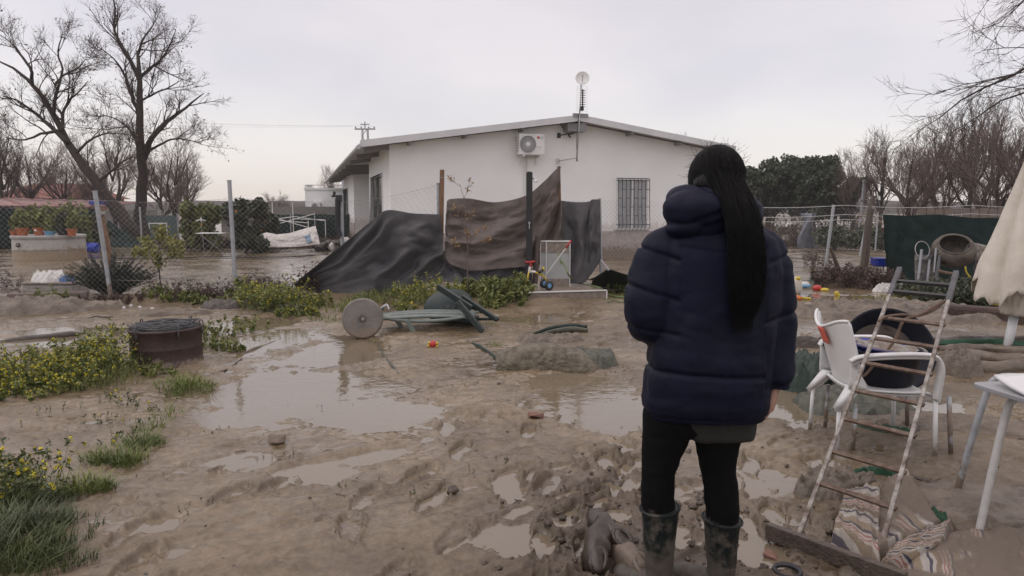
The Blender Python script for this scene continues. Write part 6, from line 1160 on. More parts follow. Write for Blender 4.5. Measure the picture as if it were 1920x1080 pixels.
# hood lying on the shoulders
hb_ = MB(); hb_.ell(w3(1312, 390, -.075), (.135, .09, .070), 24, 16, Matrix.Rotation(R(4), 4, 'Y')); hb_.ell(w3(1283, 402, -.06), (.078, .09, .058), 20, 14, Matrix.Rotation(R(8), 4, 'Y')); hb_.ell(w3(1385, 408, -.03), (.085, .09, .055), 20, 14); hb_.ell(w3(1335, 425, -.05), (.15, .08, .052), 20, 14)
hb_.tube(smoothpts([w3(1272, 378, .05), w3(1280, 374, -.04), w3(1340, 378, -.10), w3(1398, 388, -.05), w3(1408, 388, .05)], 20), [.04, .05, .05, .045, .04], 16)
hb_.ell(w3(1285, 424, -.05), (.080, .085, .046), 20, 14); hb_.ell(w3(1338, 436, -.04), (.175, .085, .040), 22, 14)
V, Nn, F = remesh(hb_, .006, 5, .6); n1_ = np.array([mn.noise(Vector((v[0] * 9, v[1] * 9 + 5, v[2] * 16))) for v in V]); n2_ = np.array([mn.noise(Vector((v[0] * 26, v[1] * 20, v[2] * 12))) for v in V])
sm = V[:, 2] - w3(1310, 403)[2] - .25 * (V[:, 0] - w3(1310, 403)[0]) + .01 * n1_; sm2 = V[:, 2] - w3(1310, 368)[2] + .55 * (V[:, 0] - w3(1330, 372)[0])
d = -.007 * np.exp(-(sm / .010) ** 2) - .008 * np.exp(-(sm2 / .008) ** 2) + .014 * n1_ + .0035 * n2_; V = V + Nn * d[:, None] - PO; MB().add(V, F).build('hood', M['navy'], person, smooth=True)
# small white print on the right sleeve
sp = w3(1484, 594, -.05) - PO; 
# --- hair: cap, gathered tail swept over the right shoulder, loose strands
hm = MB(); hm.ell(hc + (0, -.010, .004), (.098, .108, .114), 28, 20); hm.ell(w3(1345, 345, -.045), (.085, .065, .06), 20, 14)
guide = [(1348, 312, -.060, .066), (1362, 342, -.095, .064), (1382, 380, -.145, .060), (1396, 425, -.175, .059), (1400, 475, -.185, .060), (1401, 525, -.19, .057), (1398, 565, -.19, .048), (1394, 592, -.19, .034), (1392, 606, -.19, .014)]
gp = smoothpts([w3(x, y, d) for x, y, d, r in guide], 26); gr = np.interp(np.linspace(0, 1, 26), np.linspace(0, 1, len(guide)), [g_[3] for g_ in guide])
hm.tube(gp[2:] + np.array([0, .035, 0]), gr[2:] * .74, 18, sq=.5); V, Nn, F = remesh(hm, .006, 8, .7)
st = np.array([mn.noise(Vector((v[0] * 70, v[1] * 70, v[2] * 4))) for v in V]); st2 = np.array([mn.noise(Vector((v[0] * 22, v[1] * 22, v[2] * 5 + 3))) for v in V]); V = V + Nn * (.0030 * st + .005 * st2)[:, None] - PO
hair = MB().add(V, F)
g = np.random.RandomState(77); N_ = 2600; t0 = g.uniform(0, .30, N_); t1 = np.clip(g.normal(.90, .08, N_), .55, 1.08); K = 16; tt = t0[:, None] + (t1 - t0)[:, None] * np.linspace(0, 1, K)[None]; x = np.clip(tt * 25, 0, 25); i = np.clip(x.astype(int), 0, 24); f = (x - i)[..., None]; C = gp[i] * (1 - f) + gp[i + 1] * f; over = np.clip(tt - 1, 0, 1)[..., None]; C = C + over * np.array([0, 0, -.5]); rr = np.maximum(gr[i] * (1 - f[..., 0]) + gr[i + 1] * f[..., 0], .03)
ph = g.uniform(0, 6.283, N_)[:, None] + .35 * np.sin(tt * 4 + g.uniform(0, 6, N_)[:, None]); q = g.uniform(.62, 1.05, N_)[:, None] + .16 * (np.linspace(0, 1, K)[None] ** 2) * g.randn(N_, 1)
P = C + np.stack([np.cos(ph) * rr * q, np.sin(ph) * rr * q * .50, .0 * rr], -1); P += .0035 * np.sin(tt[..., None] * 22 + g.uniform(0, 6, (N_, 1, 3))); hair.tubes(P - PO, np.linspace(.0010, .0004, K)[None], 3)
ctr = hc + (0, -.010, .004); N_ = 1800; a = g.uniform(-math.pi, math.pi, N_); el = g.uniform(-.5, 1.5, N_); K = 12; s_ = np.linspace(0, 1, K)[None]
st_ = np.stack([np.cos(el) * np.sin(a), -np.cos(el) * np.cos(a), np.sin(el)], 1); en = np.array([.15, -.80, -.75]) + g.randn(N_, 3) * np.array([.38, .12, .12]); D = st_[:, None] * (1 - s_[..., None] ** 1.1) + en[:, None] * s_[..., None] ** 1.1; D /= np.linalg.norm(D, axis=2, keepdims=True) + 1e-6
P = ctr + D * np.array([.099, .110, .116]) * (1 + g.uniform(-.01, .03, N_))[:, None, None]; hair.tubes(P - PO, .0008, 3)
N_ = 320; a = g.uniform(-math.pi, math.pi, N_); el = g.uniform(-.4, 1.4, N_); b = ctr + np.stack([np.cos(el) * np.sin(a), -np.cos(el) * np.cos(a), np.sin(el)], 1) * np.array([.098, .108, .115]); dd = g.randn(N_, 3) * .6 + (b - ctr) * 6 + (0, 0, -.3); dd /= np.linalg.norm(dd, axis=1)[:, None]
P = b[:, None] + dd[:, None] * (np.linspace(0, .03, 6)[None, :, None]) + g.randn(N_, 1, 3) * .014 * np.linspace(0, 1, 6)[None, :, None] ** 2; hair.tubes(P - PO, .0004, 3)
hair.build('hair', M['hair'], person, smooth=True)
# dirty specks thrown up on the jacket back
# crumpled black thing and mud clods by the boots
def shoe(label, px, py, rz, tilt, seed, sc=1.0, m='shoe'):
    p = GP(px, py, .02); o = thing('muddy_shoe', label, 'shoe', (p[0], p[1], gz(p[0], p[1]) + .01), 0, 'muddy shoes by the boots'); o.rotation_euler = (tilt[0], tilt[1], rz); mb = MB(); rings = []
    for k in np.linspace(0, 1, 16):
        wdt = (.036 + .016 * math.sin(k * 2.9)) * sc; hh = (.062 - .022 * k + .020 * math.sin(k * 3.1)) * sc; rings.append(ering((-.12 * sc + .27 * sc * k, .012 * math.sin(k * 3), hh * .8), wdt * (1 if 0 < k < 1 else .5), hh, 20, 2.3, ax=(0, 1, 0), ay=(0, 0, 1)))
    mb.loft(rings); V = mb.v[0]; V += .018 * np.stack([fbm(V[:, 1] * 18 + seed, V[:, 2] * 18, 3, 1), fbm(V[:, 0] * 18 + seed, V[:, 2] * 18, 3, 2), fbm(V[:, 0] * 14 + seed, V[:, 1] * 18, 3, 3)], 1); mb.build('upper', M[m], o, smooth=True)
    MB().tube([(-.075 + .045 * math.cos(t), .030 * math.sin(t), .105 * sc + .012 * math.cos(t)) for t in np.linspace(0, 6.283, 22)], .011, 7, cap=False).build('collar', M[m], o, smooth=True)
    MB().box((.01, 0, .004), (.27 * sc, .085 * sc, .018)).build('sole', M['rubber'], o, bevel=.008)
    return o
M['shoe'] = mat('muddy_leather', (.030, .022, .018), (.07, .052, .040), .35, scale=9, bump=.5, bscale=20, mud=.5, mudc=(.13, .10, .078)); M['shoe_pale'] = mat('mud_caked_shoe', (.12, .092, .068), (.18, .14, .11), .5, scale=9, bump=.5, bscale=20)
shoe('dark crumpled muddy shoe lying farthest left of the woman\'s boots', 1120, 1050, 1.2, (.3, -.5, 0), 3, 1.05); shoe('dark muddy shoe tipped over between the other shoe and the boots', 1152, 1030, 2.2, (-.5, -.3, 0), 8, 1.0); shoe('pale mud-caked shoe right beside the left boot', 1178, 1062, 1.9, (.1, -.25, 0), 12, .9, 'shoe_pale')

# ================================================================ right foreground
# --- ladder
LB, RB = GP(1495, 1012, .01), GP(1640, 1072, .01); topL = np.array(W(1687, 503, 4.6)); rvec = topL - LB; RBt = RB + rvec * 1.0
lad = thing('ladder', 'rusty metal ladder leaning over the white chairs, rope and wire tied to it', 'ladder', LB); O = LB.copy()
nrm = np.cross(rvec, RB - LB); nrm /= np.linalg.norm(nrm)
tlen = lambda t: LB + rvec * t - O; trt = lambda t: RB + rvec * t - O
def tat(py, px):         # parameter along the left rail nearest to a photo row
    ts = np.linspace(0, 1, 400); P = LB + rvec * ts[:, None]; d = P - np.array([0, 0, CAMZ]); cy = d[:, 1] * math.cos(TILT) - d[:, 2] * math.sin(TILT); uy = d[:, 1] * math.sin(TILT) + d[:, 2] * math.cos(TILT); return ts[np.argmin(np.abs(540 - FPX * uy / cy - py))]
for f, nm in ((tlen, 'l'), (trt, 'r')):
    MB().bar(f(0), f(.93), .019, .02, up=nrm).build('rail', M['rust_rail'], lad, bevel=.002); MB().bar(f(.86) + nrm * .0, f(1.0), .030, .028, up=nrm).build('rail_extension', M['dark_iron'], lad, bevel=.003)
for k, py in enumerate((905, 845, 785, 732, 680, 634, 595)):
    t = tat(py, 0); a, b = tlen(t), trt(t); d = (b - a) / np.linalg.norm(b - a); MB().bar(a - d * .012, b + d * .02, .024, .014, up=nrm).build('rung', M['rust'], lad, bevel=.002)
for py in (546, 527): t = tat(py, 0); MB().bar(tlen(t), trt(t), .022, .02, up=nrm).build('rung', M['black_metal'], lad, bevel=.002)
def lp(px, py, Y): return np.array(W(px, py, Y))
rope = [(1610, 738, 4.0), (1608, 712, 4.05), (1625, 700, 4.12), (1655, 662, 4.12), (1665, 655, 4.12), (1680, 633, 4.12), (1690, 608, 4.15), (1700, 597, 4.2), (1725, 590, 4.25), (1748, 577, 4.3), (1768, 566, 4.35), (1772, 563, 4.4)]
tag(MB().tube(smoothpts([lp(*q) for q in rope], 80), .009, 8).build('old_rope', M['rope'], smooth=True), 'thick muddy rope looped through the rungs of the rusty ladder', 'rope')
rope = [(1770, 566, 4.4), (1750, 582, 4.32), (1722, 592, 4.25), (1690, 590, 4.2), (1660, 594, 4.15), (1648, 602, 4.1)]
tag(MB().tube(smoothpts([lp(*q) for q in rope], 60), .008, 8).build('old_rope', M['rope'], smooth=True), 'second strand of rope bridging the upper rungs of the ladder', 'rope')
# --- plank at the foot of the ladder
a, b = GP(1437, 1002, .03), GP(1640, 1078, .03); b = a + (b - a) * 1.25; tag(MB().bar(a + (0, 0, .02), b + (0, 0, .02), .035, .075).build('wooden_plank', M['wood_mud'], bevel=.006), 'dark wet plank lying on edge at the foot of the ladder', 'plank')
# --- two nested white chairs
def patio_chair(label, loc, rz, legm, lo=0):
    c = thing('patio_chair', label, 'chair', loc, rz, None); nu, nv = 25, 17; G = np.zeros((nu, nv, 3))
    for i, u in enumerate(np.linspace(-1, 1, nu)):
        for j, v in enumerate(np.linspace(0, 1, nv)):
            wd = .19 + .07 * sst(0, .45, v) - .015 * v; top = .40 * v + (v ** 3) * (.035 * math.cos(u * math.pi * 1.0) * -1 + .01); G[i, j] = (-.20 - .085 * v - .05 * v * v + .07 * u * u * (.4 + .6 * v), u * wd, .41 + top)
    MB().grid(G).build('backrest', M['plastic_white'], c, smooth=True, solid=.010)
    # rolled top edge
    MB().tube([G[i, -1] + (-.004, 0, .0) for i in range(nu)], .010, 7).build('top_edge', M['plastic_white'], c, smooth=True)
    S = np.zeros((18, 18, 3))
    for i, u in enumerate(np.linspace(0, 1, 18)):
        for j, v in enumerate(np.linspace(-1, 1, 18)): S[i, j] = (-.22 + .47 * u, v * (.205 + .03 * u), .405 + .012 * v * v - .02 * math.sin(u * 2.6) + (-.03 * (u - .9) * 8 if u > .9 else 0) * .6)
    MB().grid(S).build('seat', M['plastic_white'], c, smooth=True, solid=.012)
    for s in (-1, 1):
        A = smoothpts([(-.245, s * .245, .60), (-.20, s * .268, .635), (-.05, s * .28, .655), (.14, s * .28, .66), (.23, s * .278, .645), (.262, s * .272, .58), (.262, s * .262, .48), (.258, s * .25, .36)], 40)
        mb = MB(); n = 12; rings = []
        Tn = np.gradient(A, axis=0); Tn /= np.linalg.norm(Tn, axis=1)[:, None]
        for p, t_ in zip(A, Tn):
            side = np.array([0, 1., 0]); up = np.cross(t_, side); up /= np.linalg.norm(up); rings.append(ering(p, .026, .012, n, 2.6, ax=side, ay=up))
        mb.loft(rings); mb.build('armrest', M['plastic_white'], c, smooth=True)
        mb = MB(); mb.loft([ering((-.20 - .10 * k, s * (.20 + .025 * k), .43 - .14 * k), .022 + .012 * (1 - k), .024 + .02 * (1 - k), 14) for k in (0, .5, 1)]); mb.build('leg_socket', M['plastic_white'], c, smooth=True)
        # side skirt between seat and armrest
        g_ = np.array([[(-.24 + .1 * k, s * (.235 + .01 * k), .42 + (.20 - .17 * k) * v) for v in np.linspace(0, 1, 5)] for k in np.linspace(0, 1, 8)]); MB().grid(g_).build('side_panel', M['plastic_white'], c, smooth=True, solid=.008)
        MB().tube([(-.28 + lo, s * .215, .34), (-.285 + lo, s * .225, -.02)], .0125, 10).build('leg', M[legm], c, smooth=True); MB().tube([(.258 + lo * .8, s * .25, .40), (.275 + lo, s * .262, -.02)], .0135, 10).build('leg', M[legm], c, smooth=True)
    c.scale = (1, 1, .945); return c
ch = patio_chair('lower of the two nested white plastic chairs under the ladder', (2.305, 4.25, .0), R(-4), 'galv', .085)
ch2 = patio_chair('upper white plastic chair of the nested pair, with a red label on its back', (2.285, 4.235, .02), R(-4), 'plastic_white')
lbm = MB(); gq = np.array([[(-.222 - .085 * v - .05 * v * v + .07 * u * u * (.4 + .6 * v) - .008, u * .245, .41 + .40 * v) for v in np.linspace(.66, .93, 8)] for u in np.linspace(-.30, .06, 8)]); lbm.grid(gq).build('red_label', M['red_label'], ch2, smooth=True, solid=.002)
# --- tubs and buckets
def tub(name, label, cat, c, r0, r1, h, m, rot, fill=None, fz=.6, handles=0, rimm=None, lab=True):
    o = thing(name, label, cat, c); o.rotation_euler = rot
    MB().lathe([(.001, 0), (r0, 0), (r0 * 1.02, .01), (r1, h), (r1 + .018, h + .004), (r1 + .018, h + .016), (r1 - .002, h + .014), (r0 - .008, .014), (.001, .012)], 48).build('shell', M[m], o, smooth=True)
    if rimm: MB().tube([((r1 + .008) * math.cos(t), (r1 + .008) * math.sin(t), h + .01) for t in np.linspace(0, 6.283, 50)], .011, 8, cap=False).build('rim', M[rimm], o, smooth=True)
    if fill:
        mb = MB(); n = 24; rr_ = r0 + (r1 - r0) * fz - .006; G = [[(rr_ * k * math.cos(t), rr_ * k * math.sin(t), h * fz + .02 * float(fbm(k * 3 * math.cos(t), k * 3 * math.sin(t), 3, 4)) + .03 * k * k) for t in np.linspace(0, 6.283, 40)] for k in np.linspace(.001, 1, n)]; mb.grid(np.array(G)).build('mud', M[fill], o, smooth=True)
    for k in range(handles):
        a = k * math.pi + .4; mb = MB(); mb.tube(smoothpts([((r1 + .01) * math.cos(a - .25), (r1 + .01) * math.sin(a - .25), h), ((r1 + .07) * math.cos(a - .15), (r1 + .07) * math.sin(a - .15), h + .02), ((r1 + .07) * math.cos(a + .15), (r1 + .07) * math.sin(a + .15), h + .02), ((r1 + .01) * math.cos(a + .25), (r1 + .01) * math.sin(a + .25), h)], 14), .012, 7); mb.build('handle', M[m], o, smooth=True)
    return o
c = lp(1648, 668, 5.35); tub('big_tub', 'large black rubber tub tipped on its side behind the white chairs, brown with mud inside', 'tub', (c[0] + .06, 5.5, .28), .22, .32, .32, 'tub', (R(68), 0, R(-14)), 'mudfill', .35)
c = lp(1672, 716, 4.28); tub('black_tub', 'black rubber tub standing on the seat of the white chairs', 'tub', (2.37, 4.27, .402), .17, .215, .20, 'tub', (R(0), R(0), 0), None, handles=2)
tub('blue_bucket', 'blue plastic basin full of mud nested in the black tub on the white chairs', 'basin', (2.37, 4.27, .455), .14, .205, .165, 'blue', (R(4), R(3), .6), 'mudfill_pale', .90, rimm='mudfill_pale')
# --- table
TY = 2.86; tb = thing('table', 'small grey topped table on bent tube legs cut by the right edge of the picture', 'table', (2.55, 2.86, 0)); zt = .70
c0 = np.array(W(1817, 716, 3.03)); Ot = np.array(tb.location); tz = c0[2]
crn = [c0, c0 + (.95, .10, 0), c0 + (1.0, -.52, 0), c0 + (.10, -.58, 0)]
mb = MB(); top_ = []; 
def rr_poly(cs, r, n=6):
    out = []
    for i in range(4):
        p, a, b = cs[i], cs[i - 1], cs[(i + 1) % 4]; da = (a - p) / np.linalg.norm(a - p); db = (b - p) / np.linalg.norm(b - p)
        for t in np.linspace(0, 1, n): out.append((1 - t) ** 2 * (p + da * r) + 2 * t * (1 - t) * p + t * t * (p + db * r))
    return np.array(out)
pl = rr_poly(crn, .05) - Ot; mb.loft([pl + (0, 0, -.022), pl, ]); mb.build('table_top', mat('table_top', (.24, .24, .255), (.31, .31, .32), .35, scale=3, bump=.03, mud=.4), tb, bevel=.004)
def tleg(foot, tp, name='leg', m='plastic_white'):
    f = np.array(foot) - Ot; t_ = np.array(tp) - Ot; MB().tube(smoothpts([f, f + (t_ - f) * np.array([.14, .14, .5]), f + (t_ - f) * np.array([.27, .27, .88]), f + (t_ - f) * np.array([.36, .36, .97]), f + (t_ - f) * np.array([.55, .55, 1.0]), t_], 40), .0165, 12).build(name, M[m], tb, smooth=True)
fa, fb = GP(1790, 938, -.02), GP(1830, 1024, -.02); zt = tz - .04
tleg(fa, (fa[0] + .30, fa[1] - .24, zt), m='galv'); M['leg_white'] = mat('worn_white_tube', (.42, .41, .40), (.5, .49, .48), .4, scale=30, bump=.1, mud=.38, mudz=(0, .25), mudc=(.25, .14, .06))
f = fb; tleg(f, (f[0] + .36, f[1] + .06, zt), m='leg_white'); tleg((2.86, 2.95, -.02), (2.80, 2.90, zt), m='galv'); tleg((2.95, 2.45, -.02), (2.85, 2.5, zt), m='leg_white')
MB().tube([np.array((fa[0] + .15, fa[1] - .12, zt)) - Ot, np.array((f[0] + .2, f[1] + .02, zt)) - Ot], .014, 10).build('end_rail', M['galv'], tb, smooth=True)
a = np.array(W(1864, 697, 2.98)); sh = MB(); G = np.array([[(a[0] + .5 * u - .02 * v, a[1] - .34 * v + .03 * u, tz + .006 + .004 * math.sin(5 * u + 3 * v) + (.035 * (1 - v) ** 3)) for v in np.linspace(0, 1, 12)] for u in np.linspace(0, 1, 16)]); tag(sh.grid(G).build('white_board', M['plastic_white'], smooth=True, solid=.012), 'white plastic board lying on the small grey table', 'board')
a, b = GP(1852, 775, 0), GP(1856, 850, 0)
# --- parasol
pb_, pt_ = np.array(W(1890, 655, 7.25)), np.array(W(1913, 545, 7.25)); pb_ = GP(1889, 652, .0); pt_ = np.array(W(1912, 540, pb_[1])); pr = thing('parasol', 'folded beige parasol leaning on a white and grey pole at the right edge', 'parasol', pb_); dv = (pt_ - pb_) / np.linalg.norm(pt_ - pb_)
apex = dv * 3.0; MB().tube([-dv * .1, dv * .36], .045, 14).build('lower_pole', M['plastic_white'], pr, smooth=True); MB().tube([dv * .33, dv * 3.05], .034, 14).build('upper_pole', M['galv'], pr, smooth=True)
n = 120; rings = []; zl = dv * .58; L_ = 2.35; ux = np.array([1, 0, -dv[0]]); uy = np.array([0, 1., 0]); hemj = fbm(np.cos(np.arange(n) * 6.283 / n) * 2.2, np.sin(np.arange(n) * 6.283 / n) * 2.2, 3, 66)
for k in np.linspace(0, 1, 44):
    t = np.arange(n) * 2 * math.pi / n; rad = .02 + .37 * k * (1 - .12 * sst(.85, 1, k)); fold = 1 + (.16 + .26 * k) * np.abs(np.sin(t * 3.5 + .6 * math.sin(k * 4) + .6)) - .16 + .10 * fbm(np.cos(t) * 1.6 + k * 2, np.sin(t) * 1.6 + k * 3, 3, 9)
    ln = (L_ * (1 - k)) * 1.0 + .58; hem = sst(.70, 1, k) * .42 * hemj; c = dv[None] * (ln + hem)[:, None] if np.ndim(hem) else dv * ln; rings.append(c + np.cos(t)[:, None] * ux * (rad * fold)[:, None] + np.sin(t)[:, None] * uy * (rad * fold)[:, None])
cn = MB(); cn.loft(rings, cap=False); cn.build('canopy', M['canvas'], pr, smooth=True, solid=.006)
MB().tube([dv * 1.05 + (.19 * math.cos(t), .19 * math.sin(t), .015 * math.sin(3 * t)) for t in np.linspace(0, 6.283, 30)], .012, 6).build('tie_strap', M['canvas'], pr)
vl = MB(); rr2 = []
for k in np.linspace(0, 1, 16):
    t = np.arange(n) * 2 * math.pi / n; f_ = .24 * (1 - .45 * k) * (1 + .32 * fbm(np.cos(t) * 2.6 + k, np.sin(t) * 2.6 + k * 2, 3, 19)); rr2.append(dv * (.80 - .44 * k) + np.cos(t)[:, None] * ux * f_[:, None] + np.sin(t)[:, None] * uy * f_[:, None])
vl.loft(rr2, cap=False); vl.build('valance', M['canvas'], pr, smooth=True, solid=.005)
# --- yellow jug, mixer and clutter before the green net
c = np.array(W(1879, 566, 9.6)); o = thing('yellow_jug', 'yellow plastic jug lying left of the parasol pole', 'jug', (c[0], c[1], c[2])); o.rotation_euler = (0, R(12), .2); MB().loft([ering((x, 0, 0), 1e-3 + r * .09, r * .075, 18, 3.2, ax=(0, 1, 0), ay=(0, 0, 1)) for x, r in ((-.15, 0), (-.15, .8), (-.13, 1), (.05, 1), (.09, .7), (.11, .4), (.12, .38))]).build('jug_body', M['yellow'], o, smooth=True)
MB().tube([(.11, 0, 0), (.15, 0, 0)], .028, 10).build('cap', M['red'], o); MB().tube(smoothpts([(.02, 0, .07), (.07, 0, .10), (.11, 0, .06), (.10, 0, .03)], 12), .012, 7).build('handle', M['yellow'], o, smooth=True)
Ym = 12.4; c = np.array(W(1788, 468, Ym)); o = thing('cement_mixer', 'old cement mixer with a rusty tilted drum in front of the green net', 'cement mixer', (c[0], Ym, 0)); hz = c[2]; ro = Matrix.Rotation(R(-20), 4, 'Y') @ Matrix.Rotation(R(36), 4, 'X')
M['mixer'] = mat('mixer_drum', (.028, .020, .015), (.12, .095, .072), .6, scale=9, bump=.6, mud=.55, mudc=(.05, .036, .025))
MB().lathe([(.245, .13), (.30, .11), (.345, .03), (.35, -.05), (.29, -.17), (.13, -.25), (.001, -.26)], 40, (0, 0, hz), ro).build('drum', M['mixer'], o, smooth=True, solid=.015); MB().tube([np.array((0, 0, hz)) + np.array(ro.to_3x3() @ Vector((.25 * math.cos(t), .25 * math.sin(t), .132))) for t in np.linspace(0, 6.283, 40)], .018, 7, cap=False).build('drum_rim', M['mixer'], o, smooth=True)
MB().tube([np.array((0, 0, hz)) + np.array(ro.to_3x3() @ Vector((.345 * math.cos(t), .345 * math.sin(t), -.07))) for t in np.linspace(0, 6.283, 40)], .02, 7, cap=False).build('gear_ring', M['rust_dark'], o, smooth=True)
MB().box((.46, .05, hz - .06), (.36, .32, .30), rot=Matrix.Rotation(R(14), 4, 'Y')).build('motor_housing', M['rust_rail'], o, bevel=.02)
for x0, x1, y in ((-.3, -.42, -.2), (.3, .38, -.2), (-.3, -.40, .25), (.3, .40, .25)): MB().bar((x0, y * .5, hz - .1), (x1, y, 0), .05, .05).build('leg', M['dark_iron'], o)
MB().bar((-.42, 0, hz - .12), (.5, 0, hz - .12), .06, .06).build('yoke', M['dark_iron'], o); MB().tube([np.array((-.58, -.02, hz + .0)) + (.13 * math.cos(t), .04 * math.sin(t), .15 * math.sin(t)) for t in np.linspace(0, 6.283, 28)], .008, 5, cap=False).build('hand_wheel', M['wire'], o)
for i, (x0, y0, x1, y1, r, m, lb) in enumerate(((1721, 524, 1728, 469, .022, 'galv', 'pale pipe standing upright left of the cement mixer'), (1738, 530, 1743, 488, .02, 'galv', 'short pipe standing between the pale pipe and the mixer'), (1752, 500, 1755, 466, .018, 'galv', 'grey pipe standing against the cement mixer leg'))):
    a = np.array(W(x0, y0, 12.3)); b = np.array(W(x1, y1, 12.35)); oo = thing('steel_pipe', lb, 'pipe', a); MB().tube([(0, 0, -.1), b - a], r, 8).build('tube', M[m], oo); MB().tube([b - a, b - a + (0, 0, .01)], r * 1.15, 8).build('end_collar', M['alu'], oo)
a = np.array(W(1735, 505, 12.7)); o = thing('sheet_panel', 'grey metal panel leaning against the green net behind the pipes', 'panel', a); MB().box((0, 0, -.1), (.36, .03, .75), rot=Matrix.Rotation(R(-8), 4, 'X')).build('panel', M['greywall'], o); 
for z in (-.4, 0, .24): MB().box((0, -.03 + z * .14, z - .05), (.38, .03, .03)).build('batten', M['beam'], o)
a = np.array(W(1760, 508, 12.0)); tag(MB().tube(smoothpts([a, a + (.1, 0, -.03), a + (.3, 0, -.06)], 8), .03, 7).build('red_handle', M['rust'], smooth=True), 'rusty red bar lying below the mixer drum', 'bar')
a = np.array(W(1810, 500, 11.9)); tag(MB().tube(smoothpts([a, a + (.03, 0, -.1), a + (.12, 0, -.2), a + (.25, 0, -.25)], 16), .014, 6).build('hose_end', M['yellow'], smooth=True), 'yellow green hose end hanging under the mixer', 'hose')
p = GP(1850, 520, .3); lump('plastic_sheet', 'crumpled white plastic sheet right of the cement mixer', 'plastic sheet', (W(1850, 520, 11.8)[0], 11.8), .4, .2, .2, 'bag_white', 71, ridgef=2.5); lump('white_litter', 'white scraps of plastic at the foot of the dark green net', 'plastic', (W(1668, 535, 12.2)[0], 12.2), .34, .14, .16, 'litter_pale', 72, ridgef=4)
# --- toys and litter right of the woman
Yo = 11.6
def blob(name, label, cat, px, py, sz, m, seed, Y=Yo):
    p = GP(px, py, .05); o = thing(name, label, cat, (p[0], p[1], gz(p[0], p[1]))); mb = MB(); mb.ell((0, 0, sz[2] * .7), sz, 18, 12); V = mb.v[0]; V *= 1 + .16 * fbm(V[:, 0] / sz[0] + seed, V[:, 2] / sz[2] + V[:, 1], 2, seed)[:, None]; mb.build('shell', M[m], o, smooth=True); return o
o = blob('ball', 'white and blue ball near the woman\'s right sleeve', 'ball', 1507, 537, (.095, .095, .085), 'litter_pale', 3); MB().tube([(.096 * math.cos(t), .096 * math.sin(t), .06) for t in np.linspace(0, 6.283, 24)], .03, 6, cap=False).build('blue_band', M['lightblue'], o)
o = blob('toy', 'red and yellow toy lying in the mud right of the white and blue ball', 'toy', 1532, 541, (.085, .07, .06), 'red', 4); MB().ell((.11, -.06, .02), (.085, .06, .035), 14, 8).build('yellow_end', M['yellow'], o, smooth=True)
o = blob('toy', 'beige toy partly hidden behind the woman\'s right sleeve', 'toy', 1493, 545, (.10, .1, .17), 'canvas', 5); MB().ell((0, -.05, .25), (.05, .04, .04), 10, 6).build('knob', M['yellow'], o, smooth=True)
o = blob('toy', 'orange toy scoop lying in front of the white and blue ball', 'toy', 1494, 556, (.10, .06, .04), 'orange', 6); MB().tube([(.1, 0, .03), (.22, -.02, .02)], .02, 7).build('handle', M['yellow'], o)
o = blob('scrap', 'small yellow scrap left of the ladder top', 'scrap', 1569, 549, (.04, .03, .05), 'yellow', 7); MB().ell((.03, -.02, .02), (.02, .02, .02), 8, 6).build('tip', M['petal'], o)
# --- muddy sheets and rolls
lump('green_tarpaulin', 'dark green tarpaulin lying in a low heap left of the dark stake foot', 'tarpaulin', GP(1560, 528)[:2], .55, .3, .22, 'tarp_green', 81, .3, ridgef=1.6)
lump('muddy_sheet', 'crumpled mud-coloured sheet behind the big black tub', 'sheet', GP(1640, 592)[:2], 1.35, .55, .20, 'mudcloth', 82, -.05, ridgef=3.2, n=110); lump('muddy_sheet', 'flat muddy sheet right of the ladder top', 'sheet', GP(1820, 602)[:2], .9, .5, .13, 'mudcloth', 83, .1, ridgef=2.4, n=80)
lump('dark_green_sack', 'dark green sack slumped behind the left legs of the white chairs', 'sack', GP(1522, 700, .1)[:2], .36, .34, .34, 'tarp_green', 84, .4, ridgef=1.5, flat=.4); lump('muddy_sheet', 'muddy green-tinged sheet under the white chairs', 'sheet', GP(1600, 765)[:2], .50, .38, .13, 'mudcloth_green', 85, -.4, ridgef=2.6)
lump('muddy_garment', 'dark muddy rag left of the dark green sack', 'rag', GP(1500, 652)[:2], .55, .12, .10, 'mudcloth_dark', 86, .05, ridgef=2)
for i, (y0, y1, r, m, lb) in enumerate(((640, 646, .045, 'mudcloth_dark', 'farthest long muddy roll right of the chairs'), (648, 655, .05, 'bright_green', 'green-edged long roll right of the chairs'), (660, 667, .055, 'mudcloth', 'third long roll of muddy matting right of the chairs'), (676, 682, .06, 'mudcloth', 'fourth long roll of muddy matting right of the chairs'), (698, 700, .075, 'mudcloth', 'thickest muddy roll nearest to the small table'))):
    L = [GP(1745 + 60 * k, y0 + (y1 - y0) * k / 4 + 3 * math.sin(k * 2 + i), 0) + np.array([0, 0, r * .7]) for k in range(6)]; mb = MB(); mb.tube(smoothpts(L, 60), [r * .4, r, r * .9, r * 1.1, r, r * .9], 14, sq=.8); V = mb.v[0]; V[:, 2] += .018 * fbm(V[:, 0] * 5, V[:, 1] * 9 + V[:, 2] * 20, 3, i); V[:, 1] += .02 * fbm(V[:, 0] * 4 + 9, V[:, 2] * 30, 3, i + 3)
    tag(mb.build('mat_roll', M[m], smooth=True), lb, 'rolled mat', 'muddy rolls of matting on the right')
lump('muddy_cloth_peak', 'grey-brown cloth standing up in a peak between chair and mat rolls', 'cloth', GP(1795, 705)[:2], .22, .2, .22, 'mudcloth', 88, 0, ridgef=1.2); lump('muddy_sheet', 'muddy sheet between the small table legs', 'sheet', GP(1760, 800)[:2], .7, .25, .07, 'mudcloth', 89, -.3, ridgef=3)
